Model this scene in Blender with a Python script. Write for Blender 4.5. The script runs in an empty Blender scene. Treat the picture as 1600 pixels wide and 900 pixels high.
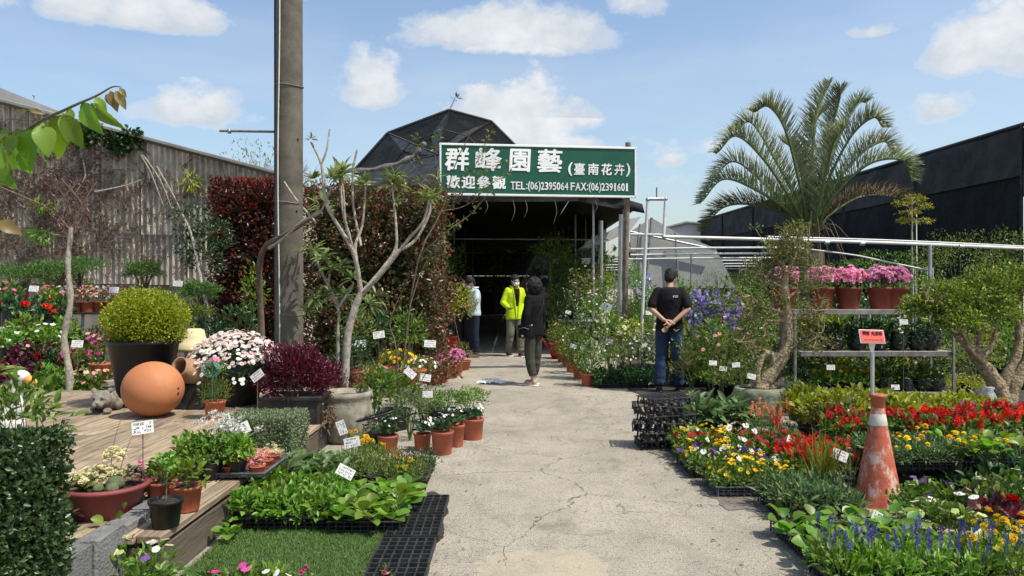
import bpy, bmesh, math, random
import numpy as np
from mathutils import Vector, Matrix, Euler, Quaternion
from mathutils import noise as mnoise

R = math.radians
scene = bpy.context.scene
col = scene.collection
rng = np.random.default_rng(7)
random.seed(7)

# ------------------------------------------------------------------ camera, sky, sun, exposure
H, F = 1.45, 1200.0                       # eye height; focal length in pixels of a 1600 wide frame
cam_d = bpy.data.cameras.new('camera'); cam = bpy.data.objects.new('camera', cam_d); col.objects.link(cam)
cam.location = (0, 0, H); cam.rotation_euler = (R(90), 0, 0)
cam_d.sensor_width = 36; cam_d.lens = 36 * F / 1600; cam_d.clip_start = 0.05; cam_d.clip_end = 3000
scene.camera = cam

SUN_EL, SUN_AZ = R(60), R(117)            # azimuth clockwise from +Y (view direction): right, a little behind the viewer
to_sun = Vector((math.sin(SUN_AZ) * math.cos(SUN_EL), math.cos(SUN_AZ) * math.cos(SUN_EL), math.sin(SUN_EL)))
sd = bpy.data.lights.new('sun', 'SUN'); sun = bpy.data.objects.new('sun', sd); col.objects.link(sun)
sd.energy = 3.85; sd.angle = R(0.53); sd.color = (1.0, 0.93, 0.81)
sun.rotation_euler = (-to_sun).to_track_quat('-Z', 'Y').to_euler(); sun.location = to_sun * 60

world = bpy.data.worlds.new('World'); scene.world = world; world.use_nodes = True
SKY_STRENGTH = 0.13
vs = scene.view_settings
vs.view_transform = 'Standard'; vs.look = 'None'; vs.gamma = 1.0; vs.use_curve_mapping = False; vs.exposure = 0.5
scene.cycles.max_bounces = 8; scene.cycles.transparent_max_bounces = 16; scene.cycles.use_denoising = True
scene.cycles.use_adaptive_sampling = True; scene.cycles.adaptive_threshold = 0.02

def sky_nodes():
    nt = world.node_tree; N = nt.nodes; L = nt.links; N.clear()
    out = N.new('ShaderNodeOutputWorld'); bg = N.new('ShaderNodeBackground'); bg.inputs[1].default_value = SKY_STRENGTH
    sky = N.new('ShaderNodeTexSky'); sky.sky_type = 'NISHITA'; sky.sun_disc = False
    sky.sun_elevation = SUN_EL; sky.sun_rotation = SUN_AZ; sky.altitude = 0; sky.air_density = 1.15; sky.dust_density = 2.0; sky.ozone_density = 1.6
    tc = N.new('ShaderNodeTexCoord'); sep = N.new('ShaderNodeSeparateXYZ'); L.new(tc.outputs['Generated'], sep.inputs[0])
    def m(op, a, b=None, c=None, clamp=False):
        n = N.new('ShaderNodeMath'); n.operation = op; n.use_clamp = clamp
        for i, x in enumerate((a, b, c)):
            if x is None: continue
            if isinstance(x, (int, float)): n.inputs[i].default_value = x
            else: L.new(x, n.inputs[i])
        return n.outputs[0]
    az = m('ARCTAN2', sep.outputs[0], sep.outputs[1]); el = m('ARCSINE', sep.outputs[2])
    def noise(scale, detail, rough, stretch=(1, 1, 1.5), off=(0, 0, 0)):
        mp = N.new('ShaderNodeMapping'); mp.inputs['Scale'].default_value = stretch; mp.inputs['Location'].default_value = off
        L.new(tc.outputs['Generated'], mp.inputs[0])
        n = N.new('ShaderNodeTexNoise'); n.inputs['Scale'].default_value = scale; n.inputs['Detail'].default_value = detail
        n.inputs['Roughness'].default_value = rough; L.new(mp.outputs[0], n.inputs['Vector']); return n.outputs[0]
    n1 = noise(9, 8, 0.63); n2 = noise(24, 4, 0.6, off=(3, 1, 2))
    nz = m('ADD', m('MULTIPLY', m('SUBTRACT', n1, 0.5), 2.1), m('MULTIPLY', m('SUBTRACT', n2, 0.5), 0.55))
    # cumulus: azimuth, elevation of the middle of the base, half width, height, density
    clouds = []
    def px(x, y, w, h, s=1.0):
        clouds.append((math.atan2(x - 800, F), math.atan2(450 - y, math.hypot(F, x - 800)), w / F, h / F, s))
    px(800, 60, 175, 72, 1.0); px(585, 150, 76, 62, .95); px(800, 195, 140, 98, 1.05); px(1545, 78, 120, 92, 1.05)
    px(300, 182, 84, 46, .85); px(170, 22, 190, 50, .85); px(450, -10, 70, 36, .6)
    px(905, 228, 46, 24, .7); px(1052, 254, 30, 16, .6); px(1372, 52, 42, 16, .55); px(1485, 175, 42, 28, .45); px(980, 10, 50, 50, .5); px(830, 280, 260, 60, .45)
    rr = random.Random(5)
    for i in range(6):
        a = R(58) + i * R(244) / 5 + rr.uniform(-.08, .08)
        if a > math.pi: a -= 2 * math.pi
        clouds.append((a, rr.uniform(.15, .6), rr.uniform(.14, .24), rr.uniform(.07, .12), rr.uniform(.7, 1)))
    tot, lowest = None, None
    for a, e, w, h, s in clouds:
        da = m('MULTIPLY', m('SUBTRACT', az, a), 1 / w)
        de = m('SUBTRACT', el, e)
        up = m('MULTIPLY', m('MAXIMUM', de, 0), 1 / h); dn = m('MULTIPLY', m('MINIMUM', de, 0), 1 / (h * .38))
        r2 = m('ADD', m('MULTIPLY', da, da), m('ADD', m('MULTIPLY', up, up), m('MULTIPLY', dn, dn)))
        b = m('MULTIPLY', m('SUBTRACT', 1.0, m('SQRT', r2)), s)
        base = m('MULTIPLY_ADD', up, 0.6, m('MULTIPLY', b, .7))
        tot = b if tot is None else m('MAXIMUM', tot, b)
        lowest = base if lowest is None else m('MAXIMUM', lowest, m('MULTIPLY', base, m('GREATER_THAN', b, -.25)))
    dens = m('ADD', tot, nz)
    mr = N.new('ShaderNodeMapRange'); mr.interpolation_type = 'SMOOTHSTEP'; L.new(dens, mr.inputs[0])
    mr.inputs[1].default_value = -.02; mr.inputs[2].default_value = .42; mr.inputs[3].default_value = 0; mr.inputs[4].default_value = .95
    # thin haze veil that is wider than the cloud itself
    cr = N.new('ShaderNodeMix'); cr.data_type = 'RGBA'
    k = 1 / SKY_STRENGTH / 2 ** vs.exposure
    cr.inputs[6].default_value = (.58 * k, .65 * k, .73 * k, 1); cr.inputs[7].default_value = (.93 * k, .94 * k, .95 * k, 1)
    sh = m('ADD', m('MULTIPLY', lowest, 1.0), m('MULTIPLY', m('SUBTRACT', n2, .5), 1.6), clamp=True); L.new(m('MAXIMUM', sh, m('SUBTRACT', 1.0, mr.outputs[0])), cr.inputs[0])
    veil = m('MULTIPLY', m('MAXIMUM', m('SUBTRACT', noise(2.2, 5, .6, (1, 1, 3.5), (5, 2, 1)), .45), 0), .7)
    mix = N.new('ShaderNodeMix'); mix.data_type = 'RGBA'
    L.new(m('MAXIMUM', mr.outputs[0], veil), mix.inputs[0]); L.new(sky.outputs[0], mix.inputs[6]); L.new(cr.outputs[2], mix.inputs[7])
    L.new(mix.outputs[2], bg.inputs[0]); L.new(bg.outputs[0], out.inputs[0])
sky_nodes()

# ------------------------------------------------------------------ helpers
def gx(px, d): return (px - 800) / F * d
def gz(py, d): return H - (py - 450) / F * d
def gd(py, z=0.0): return F * (H - z) / (py - 450)
def pt(px, py, d): return (gx(px, d), d, gz(py, d))

class MB:
    def __init__(s): s.v = []; s.f = []; s.n = 0
    def add(s, v, f, mat=0, rnd=None, smooth=False):
        v = np.asarray(v, float).reshape(-1, 3)
        if isinstance(f, np.ndarray) and f.ndim == 2: groups = [f]
        else:
            by = {}
            for q in f: by.setdefault(len(q), []).append(q)
            groups = [np.array(g) for g in by.values()]
            if rnd is not None and not np.isscalar(rnd): rnd = float(np.mean(rnd))
            if not np.isscalar(mat): mat = int(mat[0])
        s.v.append(v)
        for g in groups:
            m = len(g)
            if m == 0: continue
            s.f.append((g.astype(np.int64) + s.n, np.full(m, mat) if np.isscalar(mat) else np.asarray(mat), np.full(m, .5 if rnd is None else rnd) if (rnd is None or np.isscalar(rnd)) else np.asarray(rnd), smooth))
        s.n += len(v); return s
    def mesh(s, name, mats):
        me = bpy.data.meshes.new(name)
        V = np.concatenate(s.v) if s.v else np.zeros((0, 3))
        me.vertices.add(len(V)); me.vertices.foreach_set('co', V.astype(np.float32).ravel())
        loops = np.concatenate([g.ravel() for g, _, _, _ in s.f]); cnt = np.concatenate([np.full(len(g), g.shape[1]) for g, _, _, _ in s.f])
        start = np.concatenate([[0], np.cumsum(cnt)[:-1]])
        me.loops.add(len(loops)); me.loops.foreach_set('vertex_index', loops.astype(np.int32))
        me.polygons.add(len(cnt)); me.polygons.foreach_set('loop_start', start.astype(np.int32))
        me.polygons.foreach_set('material_index', np.concatenate([m for _, m, _, _ in s.f]).astype(np.int32))
        me.polygons.foreach_set('use_smooth', np.concatenate([np.full(len(g), sm) for g, _, _, sm in s.f]))
        me.update(calc_edges=True)
        at = me.attributes.new('rnd', 'FLOAT', 'FACE'); at.data.foreach_set('value', np.concatenate([r for _, _, r, _ in s.f]).astype(np.float32))
        for m in (mats if isinstance(mats, (list, tuple)) else [mats]): me.materials.append(m)
        return me

def box(mb, c, s, mat=0, rot=None, rnd=None):
    c = np.array(c, float); h = np.array(s, float) / 2
    v = np.array([[-1, -1, -1], [1, -1, -1], [1, 1, -1], [-1, 1, -1], [-1, -1, 1], [1, -1, 1], [1, 1, 1], [-1, 1, 1]]) * h
    if rot is not None: v = v @ np.array(Euler(rot).to_matrix()).T
    mb.add(v + c, np.array([[3, 2, 1, 0], [4, 5, 6, 7], [0, 1, 5, 4], [1, 2, 6, 5], [2, 3, 7, 6], [3, 0, 4, 7]]), mat, rnd)
    return mb
def bbox(mb, c, s, b, mat=0, rot=None, seg=1, jit=0, rnd=None):
    bm = bmesh.new(); bmesh.ops.create_cube(bm, size=1)
    for v in bm.verts: v.co = Vector((v.co.x * s[0], v.co.y * s[1], v.co.z * s[2]))
    bmesh.ops.bevel(bm, geom=bm.edges[:], offset=b, segments=seg, affect='EDGES', profile=.6)
    bm.verts.index_update()
    v = np.array([x.co for x in bm.verts]); f = [[w.index for w in p.verts] for p in bm.faces]; bm.free()
    if jit: v = v + rng.normal(0, jit, v.shape)
    if rot is not None: v = v @ np.array(Euler(rot).to_matrix()).T
    mb.add(v + np.array(c, float), f, mat, rnd); return mb
def lathe(mb, prof, seg=20, c=(0, 0, 0), mat=0, smooth=True, sx=1, sy=1, wob=0, rnd=None, rot=None):
    n = len(prof); a = np.linspace(0, 2 * math.pi, seg, endpoint=False); V = []
    for r, z in prof:
        w = 1 + (wob * np.sin(a * 3 + z * 9) if wob else 0)
        V.append(np.stack([r * np.cos(a) * sx * w, r * np.sin(a) * sy * w, np.full(seg, z)], 1))
    V = np.concatenate(V); f = []
    for i in range(n - 1):
        for j in range(seg):
            k = (j + 1) % seg; f.append((i * seg + j, i * seg + k, (i + 1) * seg + k, (i + 1) * seg + j))
    if rot is not None: V = V @ np.array(Euler(rot).to_matrix()).T
    mb.add(V + np.array(c, float), np.array(f), mat, rnd, smooth); return mb
def tube(mb, P, rad, seg=8, mat=0, smooth=True, cap=True, rnd=None, sq=1.0):
    P = np.array(P, float); n = len(P); rad = np.full(n, rad, float) if np.isscalar(rad) else np.array(rad, float)
    T = np.gradient(P, axis=0); T /= np.linalg.norm(T, axis=1)[:, None] + 1e-9
    u = np.cross(T[0], [0, 0, 1.0]);
    if np.linalg.norm(u) < .1: u = np.cross(T[0], [0, 1.0, 0])
    u /= np.linalg.norm(u); a = np.linspace(0, 2 * math.pi, seg, endpoint=False); V = []
    for i in range(n):
        u = u - T[i] * np.dot(u, T[i]); u /= np.linalg.norm(u) + 1e-9; w = np.cross(T[i], u)
        V.append(P[i] + rad[i] * (np.cos(a)[:, None] * u + sq * np.sin(a)[:, None] * w))
    V = np.concatenate(V); f = []
    for i in range(n - 1):
        for j in range(seg):
            k = (j + 1) % seg; f.append((i * seg + j, i * seg + k, (i + 1) * seg + k, (i + 1) * seg + j))
    mb.add(V, np.array(f), mat, rnd, smooth)
    if cap:
        mb.add(V[:seg], [tuple(range(seg))[::-1]], mat, rnd); mb.add(V[-seg:], [tuple(range(seg))], mat, rnd)
    return mb
def curve(P, n=16):
    """Catmull-Rom through control points."""
    P = np.array(P, float); Q = np.vstack([2 * P[0] - P[1], P, 2 * P[-1] - P[-2]]); out = []
    m = len(P) - 1
    for t in np.linspace(0, m, n):
        i = min(int(t), m - 1); s = t - i; a, b, c, d = Q[i], Q[i + 1], Q[i + 2], Q[i + 3]
        out.append(.5 * (2 * b + (c - a) * s + (2 * a - 5 * b + 4 * c - d) * s * s + (3 * b - a - 3 * c + d) * s ** 3))
    return np.array(out)
def ball(mb, c, r, seg=14, rings=9, mat=0, sc=(1, 1, 1), rnd=None, rot=None):
    pr = [(math.sin(math.pi * i / rings) * r + 1e-5, -math.cos(math.pi * i / rings) * r * sc[2]) for i in range(rings + 1)]
    return lathe(mb, pr, seg, c, mat, True, sc[0], sc[1], rnd=rnd, rot=rot)

# ---- leaves
def template(us, ws, fold=.18, droop=.15, mid=True):
    """stations along the leaf: u 0..1, half widths; folded along the rib, tip drooping"""
    V, Fc = [], []
    for u, w in zip(us, ws): V += [(u, -w, -droop * u * u, 1.7 * fold * w), (u, 0, -droop * u * u, 0), (u, w, -droop * u * u, 1.7 * fold * w)]
    for i in range(len(us) - 1):
        a, b = 3 * i, 3 * i + 3
        Fc += [(a, a + 1, b + 1, b), (a + 1, a + 2, b + 2, b + 1)]
    return np.array(V), np.array(Fc)
T_S = (np.array([(0, 0, 0, 0), (.45, -.5, 0, .18), (1, 0, -.06, 0), (.45, .5, 0, .18)]), np.array([(0, 1, 2), (0, 2, 3)]))
T_M = template([0, .35, .7, 1], [.05, .48, .36, .02], .3, .18)
T_B = template([0, .12, .3, .5, .7, .87, 1], [.03, .26, .45, .5, .4, .2, .01], .35, .28)
T_R = template([0, .15, .4, .7, .92, 1], [.05, .36, .52, .48, .25, .05], .25, .15)
T_BLADE = template([0, .35, .7, 1], [.4, .5, .35, .02], .4, .45)
T_LONG = template([0, .2, .45, .75, 1], [.12, .36, .5, .34, .01], .3, .3)
T_PETAL = template([0, .4, .8, 1], [.12, .42, .5, .2], -.1, .12)
def unit(a): return a / (np.linalg.norm(a, axis=-1, keepdims=True) + 1e-9)
def leaves(mb, P, D, Nn, L, W, T=T_S, mat=0, rnd=None):
    P = np.asarray(P, float); n = len(P)
    if n == 0: return mb
    tv, tf = T; tv = tv if tv.shape[1] == 4 else np.hstack([tv, np.zeros((len(tv), 1))]); D = unit(np.asarray(D, float)); S = np.cross(D, np.asarray(Nn, float))
    bad = np.linalg.norm(S, axis=1) < 1e-3; S[bad] = np.cross(D[bad], [1, .3, .2]); S = unit(S); U = np.cross(S, D)
    L = np.broadcast_to(np.asarray(L, float), (n,)); W = np.broadcast_to(np.asarray(W, float), (n,))
    V = P[:, None] + D[:, None] * (L[:, None, None] * tv[None, :, 0:1]) + S[:, None] * (W[:, None, None] * tv[None, :, 1:2]) + U[:, None] * (L[:, None, None] * tv[None, :, 2:3] + W[:, None, None] * tv[None, :, 3:4])
    k = len(tv); Fs = (tf[None] + (np.arange(n) * k)[:, None, None]).reshape(-1, tf.shape[1])
    if rnd is None: rnd = rng.random(n)
    mb.add(V.reshape(-1, 3), Fs, mat, np.repeat(rnd, len(tf)), True); return mb
def rdir(n): return unit(rng.normal(size=(n, 3)))
def shell(n, r, c=(0, 0, 0), lo=.55, zmin=-1.0, lump=.16, seed=None):
    """points in an uneven ellipsoid, thicker towards its surface; returns points, outward directions"""
    d = rdir(int(n * 2.2)); d = d[d[:, 2] > zmin][:n]
    ph = rng.random(9) * 6.28
    b = 1 + lump * (np.sin(d[:, 0] * 5 + ph[0]) * np.sin(d[:, 1] * 5 + ph[1]) + np.sin(d[:, 2] * 6 + ph[2] + d[:, 0] * 3)) * .7
    t = lo + (1 - lo) * rng.random(len(d)) ** .55
    return np.array(c) + d * np.array(r) * (b * t)[:, None], d
def foliage(mb, n, r, c, L, W, T=T_S, mat=0, lo=.5, zmin=-.6, up=.4, lump=.16, jitter=.6, rn=(0, 1)):
    P, d = shell(n, r, c, lo, zmin, lump); n = len(P)
    D = unit(d + np.array([0, 0, up]) + rng.normal(0, jitter, (n, 3)))
    Nn = unit(d * .5 + np.array([0, 0, .9]) + rng.normal(0, .5, (n, 3)))
    s = rng.uniform(.65, 1.25, n)
    leaves(mb, P, D, Nn, L * s, W * s, T, mat, rng.uniform(rn[0], rn[1], n)); return P, d
def scatter(mb, U, P, Z, s, spin=None, mat0=0):
    """copies of a small unit (verts, faces, mats) with its +Z along Z"""
    P = np.asarray(P, float); n = len(P)
    if n == 0: return mb
    tv, tf, tm = U; Z = unit(np.asarray(Z, float)); a = rng.random(n) * 6.283 if spin is None else np.broadcast_to(spin, (n,))
    X = np.cross(Z, rdir(n)); X = unit(X); Y = np.cross(Z, X)
    X2 = X * np.cos(a)[:, None] + Y * np.sin(a)[:, None]; Y2 = np.cross(Z, X2); s = np.broadcast_to(np.asarray(s, float), (n,))
    V = P[:, None] + s[:, None, None] * (X2[:, None] * tv[None, :, 0:1] + Y2[:, None] * tv[None, :, 1:2] + Z[:, None] * tv[None, :, 2:3])
    k = len(tv)
    rn = rng.random(n)
    by = {}
    for i, q in enumerate(tf): by.setdefault(len(q), []).append(i)
    first = True
    for kk, idx in by.items():
        f = np.array([tf[i] for i in idx]); mm = np.array([tm[i] for i in idx]) + mat0
        Fs = (f[None] + (np.arange(n) * k)[:, None, None]).reshape(-1, kk)
        if first: mb.add(V.reshape(-1, 3), Fs, np.tile(mm, n), np.repeat(rn, len(f)), True); first = False
        else:
            mb.n -= len(V.reshape(-1, 3)); mb.v.append(np.zeros((0, 3)))
            mb.f.append((Fs + mb.n, np.tile(mm, n), np.repeat(rn, len(f)), True)); mb.n += n * k
    return mb
def flower_unit(parts):
    """parts: list of (verts, faces, mat)"""
    V, Fc, M, n = [], [], [], 0
    for v, f, m in parts:
        V.append(np.asarray(v, float)); Fc += [tuple(int(i) + n for i in q) for q in f]; M += [m] * len(f); n += len(v)
    return np.concatenate(V), Fc, M
def petals(k, L, W, el, z=0, r0=.0, T=T_PETAL, mat=0, off=0, jit=0):
    out = []
    for i in range(k):
        a = off + 2 * math.pi * i / k + (random.uniform(-jit, jit) if jit else 0); e = el + (random.uniform(-jit, jit) if jit else 0)
        d = np.array([math.cos(a) * math.cos(e), math.sin(a) * math.cos(e), math.sin(e)]); s = np.array([-math.sin(a), math.cos(a), 0]); u = np.cross(d, s)
        v = np.array([0, 0, z]) + d * r0 + np.outer(T[0][:, 0] * L, d) + np.outer(T[0][:, 1] * W, s) + np.outer(T[0][:, 2] * L + T[0][:, 3] * W, u)
        out.append((v, T[1], mat))
    return out
def dome_part(r, h, z=0, seg=7, mat=1):
    a = np.linspace(0, 2 * math.pi, seg, endpoint=False)
    v = np.vstack([np.stack([r * np.cos(a), r * np.sin(a), np.full(seg, z)], 1), np.stack([.6 * r * np.cos(a), .6 * r * np.sin(a), np.full(seg, z + h * .75)], 1), [[0, 0, z + h]]])
    f = [(i, (i + 1) % seg, seg + (i + 1) % seg, seg + i) for i in range(seg)]; 
    f2 = [(seg + i, seg + (i + 1) % seg, 2 * seg, 2 * seg) for i in range(seg)]
    f2 = [q[:3] for q in f2]
    return [(v, f, mat), (v, f2, mat)]

# ---- materials
MATS = {}
def _nodes(name):
    m = bpy.data.materials.new(name); m.use_nodes = True; nt = m.node_tree
    return m, nt, nt.nodes, nt.links, nt.nodes['Principled BSDF'], nt.nodes['Material Output']
def mat(name, c, rough=.6, metal=0.0, var=.18, scale=8.0, bump=.15, bscale=None, spec=.4, c2=None, stain=0.0, stain_c=(.05, .045, .04), alpha=None, bdist=.004, coat=0):
    """plain surface with uneven colour, fine relief and optional stains"""
    if name in MATS: return MATS[name]
    m, nt, N, L, B, O = _nodes(name)
    tc = N.new('ShaderNodeTexCoord'); n1 = N.new('ShaderNodeTexNoise'); n1.inputs['Scale'].default_value = scale; n1.inputs['Detail'].default_value = 6
    n1.inputs['Roughness'].default_value = .65
    L.new(tc.outputs['Object'], n1.inputs['Vector'])
    r = N.new('ShaderNodeValToRGB'); c = tuple(c); d = tuple(c2) if c2 else tuple(min(1, x * (1 + var)) for x in c)
    r.color_ramp.elements[0].position = .33; r.color_ramp.elements[1].position = .68
    r.color_ramp.elements[0].color = (*[x * (1 - var) for x in c], 1); r.color_ramp.elements[1].color = (*d, 1)
    L.new(n1.outputs[0], r.inputs[0]); colour = r.outputs[0]
    oi = N.new('ShaderNodeObjectInfo'); hs = N.new('ShaderNodeHueSaturation'); mr = N.new('ShaderNodeMapRange')
    mr.inputs[3].default_value = .82; mr.inputs[4].default_value = 1.12; L.new(oi.outputs['Random'], mr.inputs[0]); L.new(mr.outputs[0], hs.inputs['Value']); L.new(colour, hs.inputs['Color']); colour = hs.outputs[0]
    if stain:
        n3 = N.new('ShaderNodeTexNoise'); n3.inputs['Scale'].default_value = scale * .45; n3.inputs['Detail'].default_value = 8; n3.inputs['Roughness'].default_value = .7; n3.inputs['Distortion'].default_value = .6
        L.new(tc.outputs['Object'], n3.inputs['Vector'])
        s = N.new('ShaderNodeMapRange'); s.inputs[1].default_value = .5; s.inputs[2].default_value = .72; s.inputs[4].default_value = stain; L.new(n3.outputs[0], s.inputs[0])
        mx = N.new('ShaderNodeMix'); mx.data_type = 'RGBA'; L.new(s.outputs[0], mx.inputs[0]); L.new(colour, mx.inputs[6]); mx.inputs[7].default_value = (*stain_c, 1); colour = mx.outputs[2]
    L.new(colour, B.inputs['Base Color']); B.inputs['Metallic'].default_value = metal; B.inputs['Specular IOR Level'].default_value = spec
    if coat: B.inputs['Coat Weight'].default_value = coat
    rr = N.new('ShaderNodeMapRange'); rr.inputs[3].default_value = max(0, rough - .1); rr.inputs[4].default_value = min(1, rough + .12); L.new(n1.outputs[0], rr.inputs[0]); L.new(rr.outputs[0], B.inputs['Roughness'])
    if bump:
        n2 = N.new('ShaderNodeTexNoise'); n2.inputs['Scale'].default_value = bscale or scale * 6; n2.inputs['Detail'].default_value = 4; L.new(tc.outputs['Object'], n2.inputs['Vector'])
        bp = N.new('ShaderNodeBump'); bp.inputs['Strength'].default_value = bump; bp.inputs['Distance'].default_value = bdist; L.new(n2.outputs[0], bp.inputs['Height']); L.new(bp.outputs[0], B.inputs['Normal'])
    if alpha is not None: B.inputs['Alpha'].default_value = alpha
    MATS[name] = m; return m
def leafmat(name, cols, rough=.42, trans=.3, spec=.45, hue=.02):
    """colours run along each leaf's own random value; thin leaves let light through"""
    if name in MATS: return MATS[name]
    m, nt, N, L, B, O = _nodes(name)
    at = N.new('ShaderNodeAttribute'); at.attribute_name = 'rnd'
    r = N.new('ShaderNodeValToRGB'); e = r.color_ramp.elements; k = len(cols)
    for i, c in enumerate(cols):
        if i < 2: el = e[i]; el.position = i / max(1, k - 1)
        else: el = e.new(i / (k - 1))
        el.color = (*c, 1)
    if k == 1: e[1].color = (*cols[0], 1)
    L.new(at.outputs['Fac'], r.inputs[0])
    oi = N.new('ShaderNodeObjectInfo'); hs = N.new('ShaderNodeHueSaturation'); mr = N.new('ShaderNodeMapRange'); mr.inputs[3].default_value = .8; mr.inputs[4].default_value = 1.15
    mh = N.new('ShaderNodeMapRange'); mh.inputs[3].default_value = .5 - hue; mh.inputs[4].default_value = .5 + hue
    L.new(oi.outputs['Random'], mr.inputs[0]); L.new(mr.outputs[0], hs.inputs['Value']); L.new(oi.outputs['Random'], mh.inputs[0]); L.new(mh.outputs[0], hs.inputs['Hue']); L.new(r.outputs[0], hs.inputs['Color'])
    L.new(hs.outputs[0], B.inputs['Base Color']); B.inputs['Roughness'].default_value = rough; B.inputs['Specular IOR Level'].default_value = spec
    tr = N.new('ShaderNodeBsdfTranslucent'); h2 = N.new('ShaderNodeHueSaturation'); h2.inputs['Saturation'].default_value = 1.1; h2.inputs['Value'].default_value = 1.3; L.new(hs.outputs[0], h2.inputs['Color']); L.new(h2.outputs[0], tr.inputs[0])
    mx = N.new('ShaderNodeMixShader'); mx.inputs[0].default_value = trans; L.new(B.outputs[0], mx.inputs[1]); L.new(tr.outputs[0], mx.inputs[2]); L.new(mx.outputs[0], O.inputs[0])
    MATS[name] = m; return m

# ---- things
def tag(o, label=None, cat=None, group=None, kind=None):
    if label: o['label'] = label
    if cat: o['category'] = cat
    if group: o['group'] = group
    if kind: o['kind'] = kind
    return o
def obj(name, me, parent=None, loc=(0, 0, 0), rot=(0, 0, 0), sc=1):
    o = bpy.data.objects.new(name, me); col.objects.link(o); o.location = loc; o.rotation_euler = rot
    o.scale = (sc, sc, sc) if np.isscalar(sc) else sc
    if parent is not None:
        o.parent = parent
        if name in STUFF: o['kind'] = 'stuff'
    return o
STUFF = ('foliage', 'upper_foliage', 'flower', 'new_shoots', 'cream_sedum', 'tall_sedum', 'green_sedum', 'red_flower', 'succulent', 'dry_tuft')
def empty(name, loc=(0, 0, 0), rz=0, sc=1):
    o = bpy.data.objects.new(name, None); col.objects.link(o); o.empty_display_size = .1
    o.location = loc; o.rotation_euler = (0, 0, rz); o.scale = (sc, sc, sc) if np.isscalar(sc) else sc; return o
def spawn(parts, name, label, cat, loc, rz=None, sc=1, group=None):
    """a thing from a recipe: list of (part name, mesh[, sub-parts]); alike things share mesh data"""
    rz = random.uniform(0, 6.28) if rz is None else rz
    if len(parts) == 1 and len(parts[0]) == 2:
        return tag(obj(name, parts[0][1], None, loc, (0, 0, rz), sc), label, cat, group)
    t = tag(empty(name, loc, rz, sc), label, cat, group)
    for p in parts:
        o = obj(p[0], p[1], t)
        if len(p) > 2:
            for q in p[2]: obj(q[0], q[1], o)
    return t
def struct(name, me, loc=(0, 0, 0)):
    return tag(obj(name, me, None, loc), kind='structure')
# ------------------------------------------------------------------ shared materials
M_terra = mat('plastic_terracotta', (.40, .105, .055), .48, var=.18, scale=5, bump=.05, stain=.25, stain_c=(.22, .12, .08))
M_terra_o = mat('clay_orange', (.46, .16, .07), .75, var=.16, scale=5, bump=.25, stain=.35, stain_c=(.34, .2, .13))
M_blk = mat('black_plastic', (.012, .012, .013), .42, var=.4, scale=12, bump=.06, stain=.35, stain_c=(.05, .048, .042))
M_blk_d = mat('dusty_black_plastic', (.02, .02, .021), .55, var=.4, scale=14, bump=.1, stain=.6, stain_c=(.085, .083, .078))
M_grey_tray = mat('grey_tray_plastic', (.11, .115, .12), .55, var=.3, scale=10, stain=.4, stain_c=(.05, .05, .05))
M_soil = mat('potting_soil', (.028, .02, .014), .95, var=.5, scale=40, bump=.9, bdist=.01)
M_conc = mat('weathered_concrete', (.27, .255, .225), .9, var=.25, scale=4, bump=.5, bscale=60, stain=.6, stain_c=(.09, .085, .075))
M_moss = mat('mossy_cast_stone', (.23, .21, .165), .9, var=.4, scale=9, bump=.8, bscale=40, stain=.9, stain_c=(.07, .075, .035))
M_galv = mat('galvanised_pipe', (.43, .44, .45), .45, metal=.6, var=.2, scale=6, bump=.04, stain=.3, stain_c=(.2, .19, .18))
M_pvc = mat('white_pipe', (.62, .62, .6), .4, var=.12, scale=5, bump=.02, stain=.3, stain_c=(.35, .33, .3))
M_rust = mat('rusty_steel', (.2, .15, .115), .8, var=.5, scale=9, bump=.4, stain=.6, stain_c=(.34, .32, .29))
M_white = mat('white_card', (.74, .74, .72), .6, var=.06, scale=9, bump=0)
M_ink = mat('dark_ink', (.03, .03, .035), .7, var=.1, bump=0)
M_bark = mat('brown_bark', (.13, .1, .07), .95, var=.45, scale=22, bump=.8, bdist=.012)
M_bark_pale = mat('pale_bark', (.43, .385, .32), .9, var=.45, scale=26, bump=1, bdist=.012, stain=.5, stain_c=(.19, .16, .125))
M_bark_gold = mat('gnarled_bark', (.34, .265, .165), .9, var=.5, scale=24, bump=1, bdist=.025, bscale=40, stain=.65, stain_c=(.12, .09, .055))
M_twig = mat('dry_twig', (.17, .125, .095), .9, var=.4, scale=20, bump=.3)
M_stem = mat('green_stem', (.1, .15, .045), .6, var=.3, scale=20, bump=.1)
M_wood = mat('stake_wood', (.3, .22, .14), .85, var=.35, scale=12, bump=.3)
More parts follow.
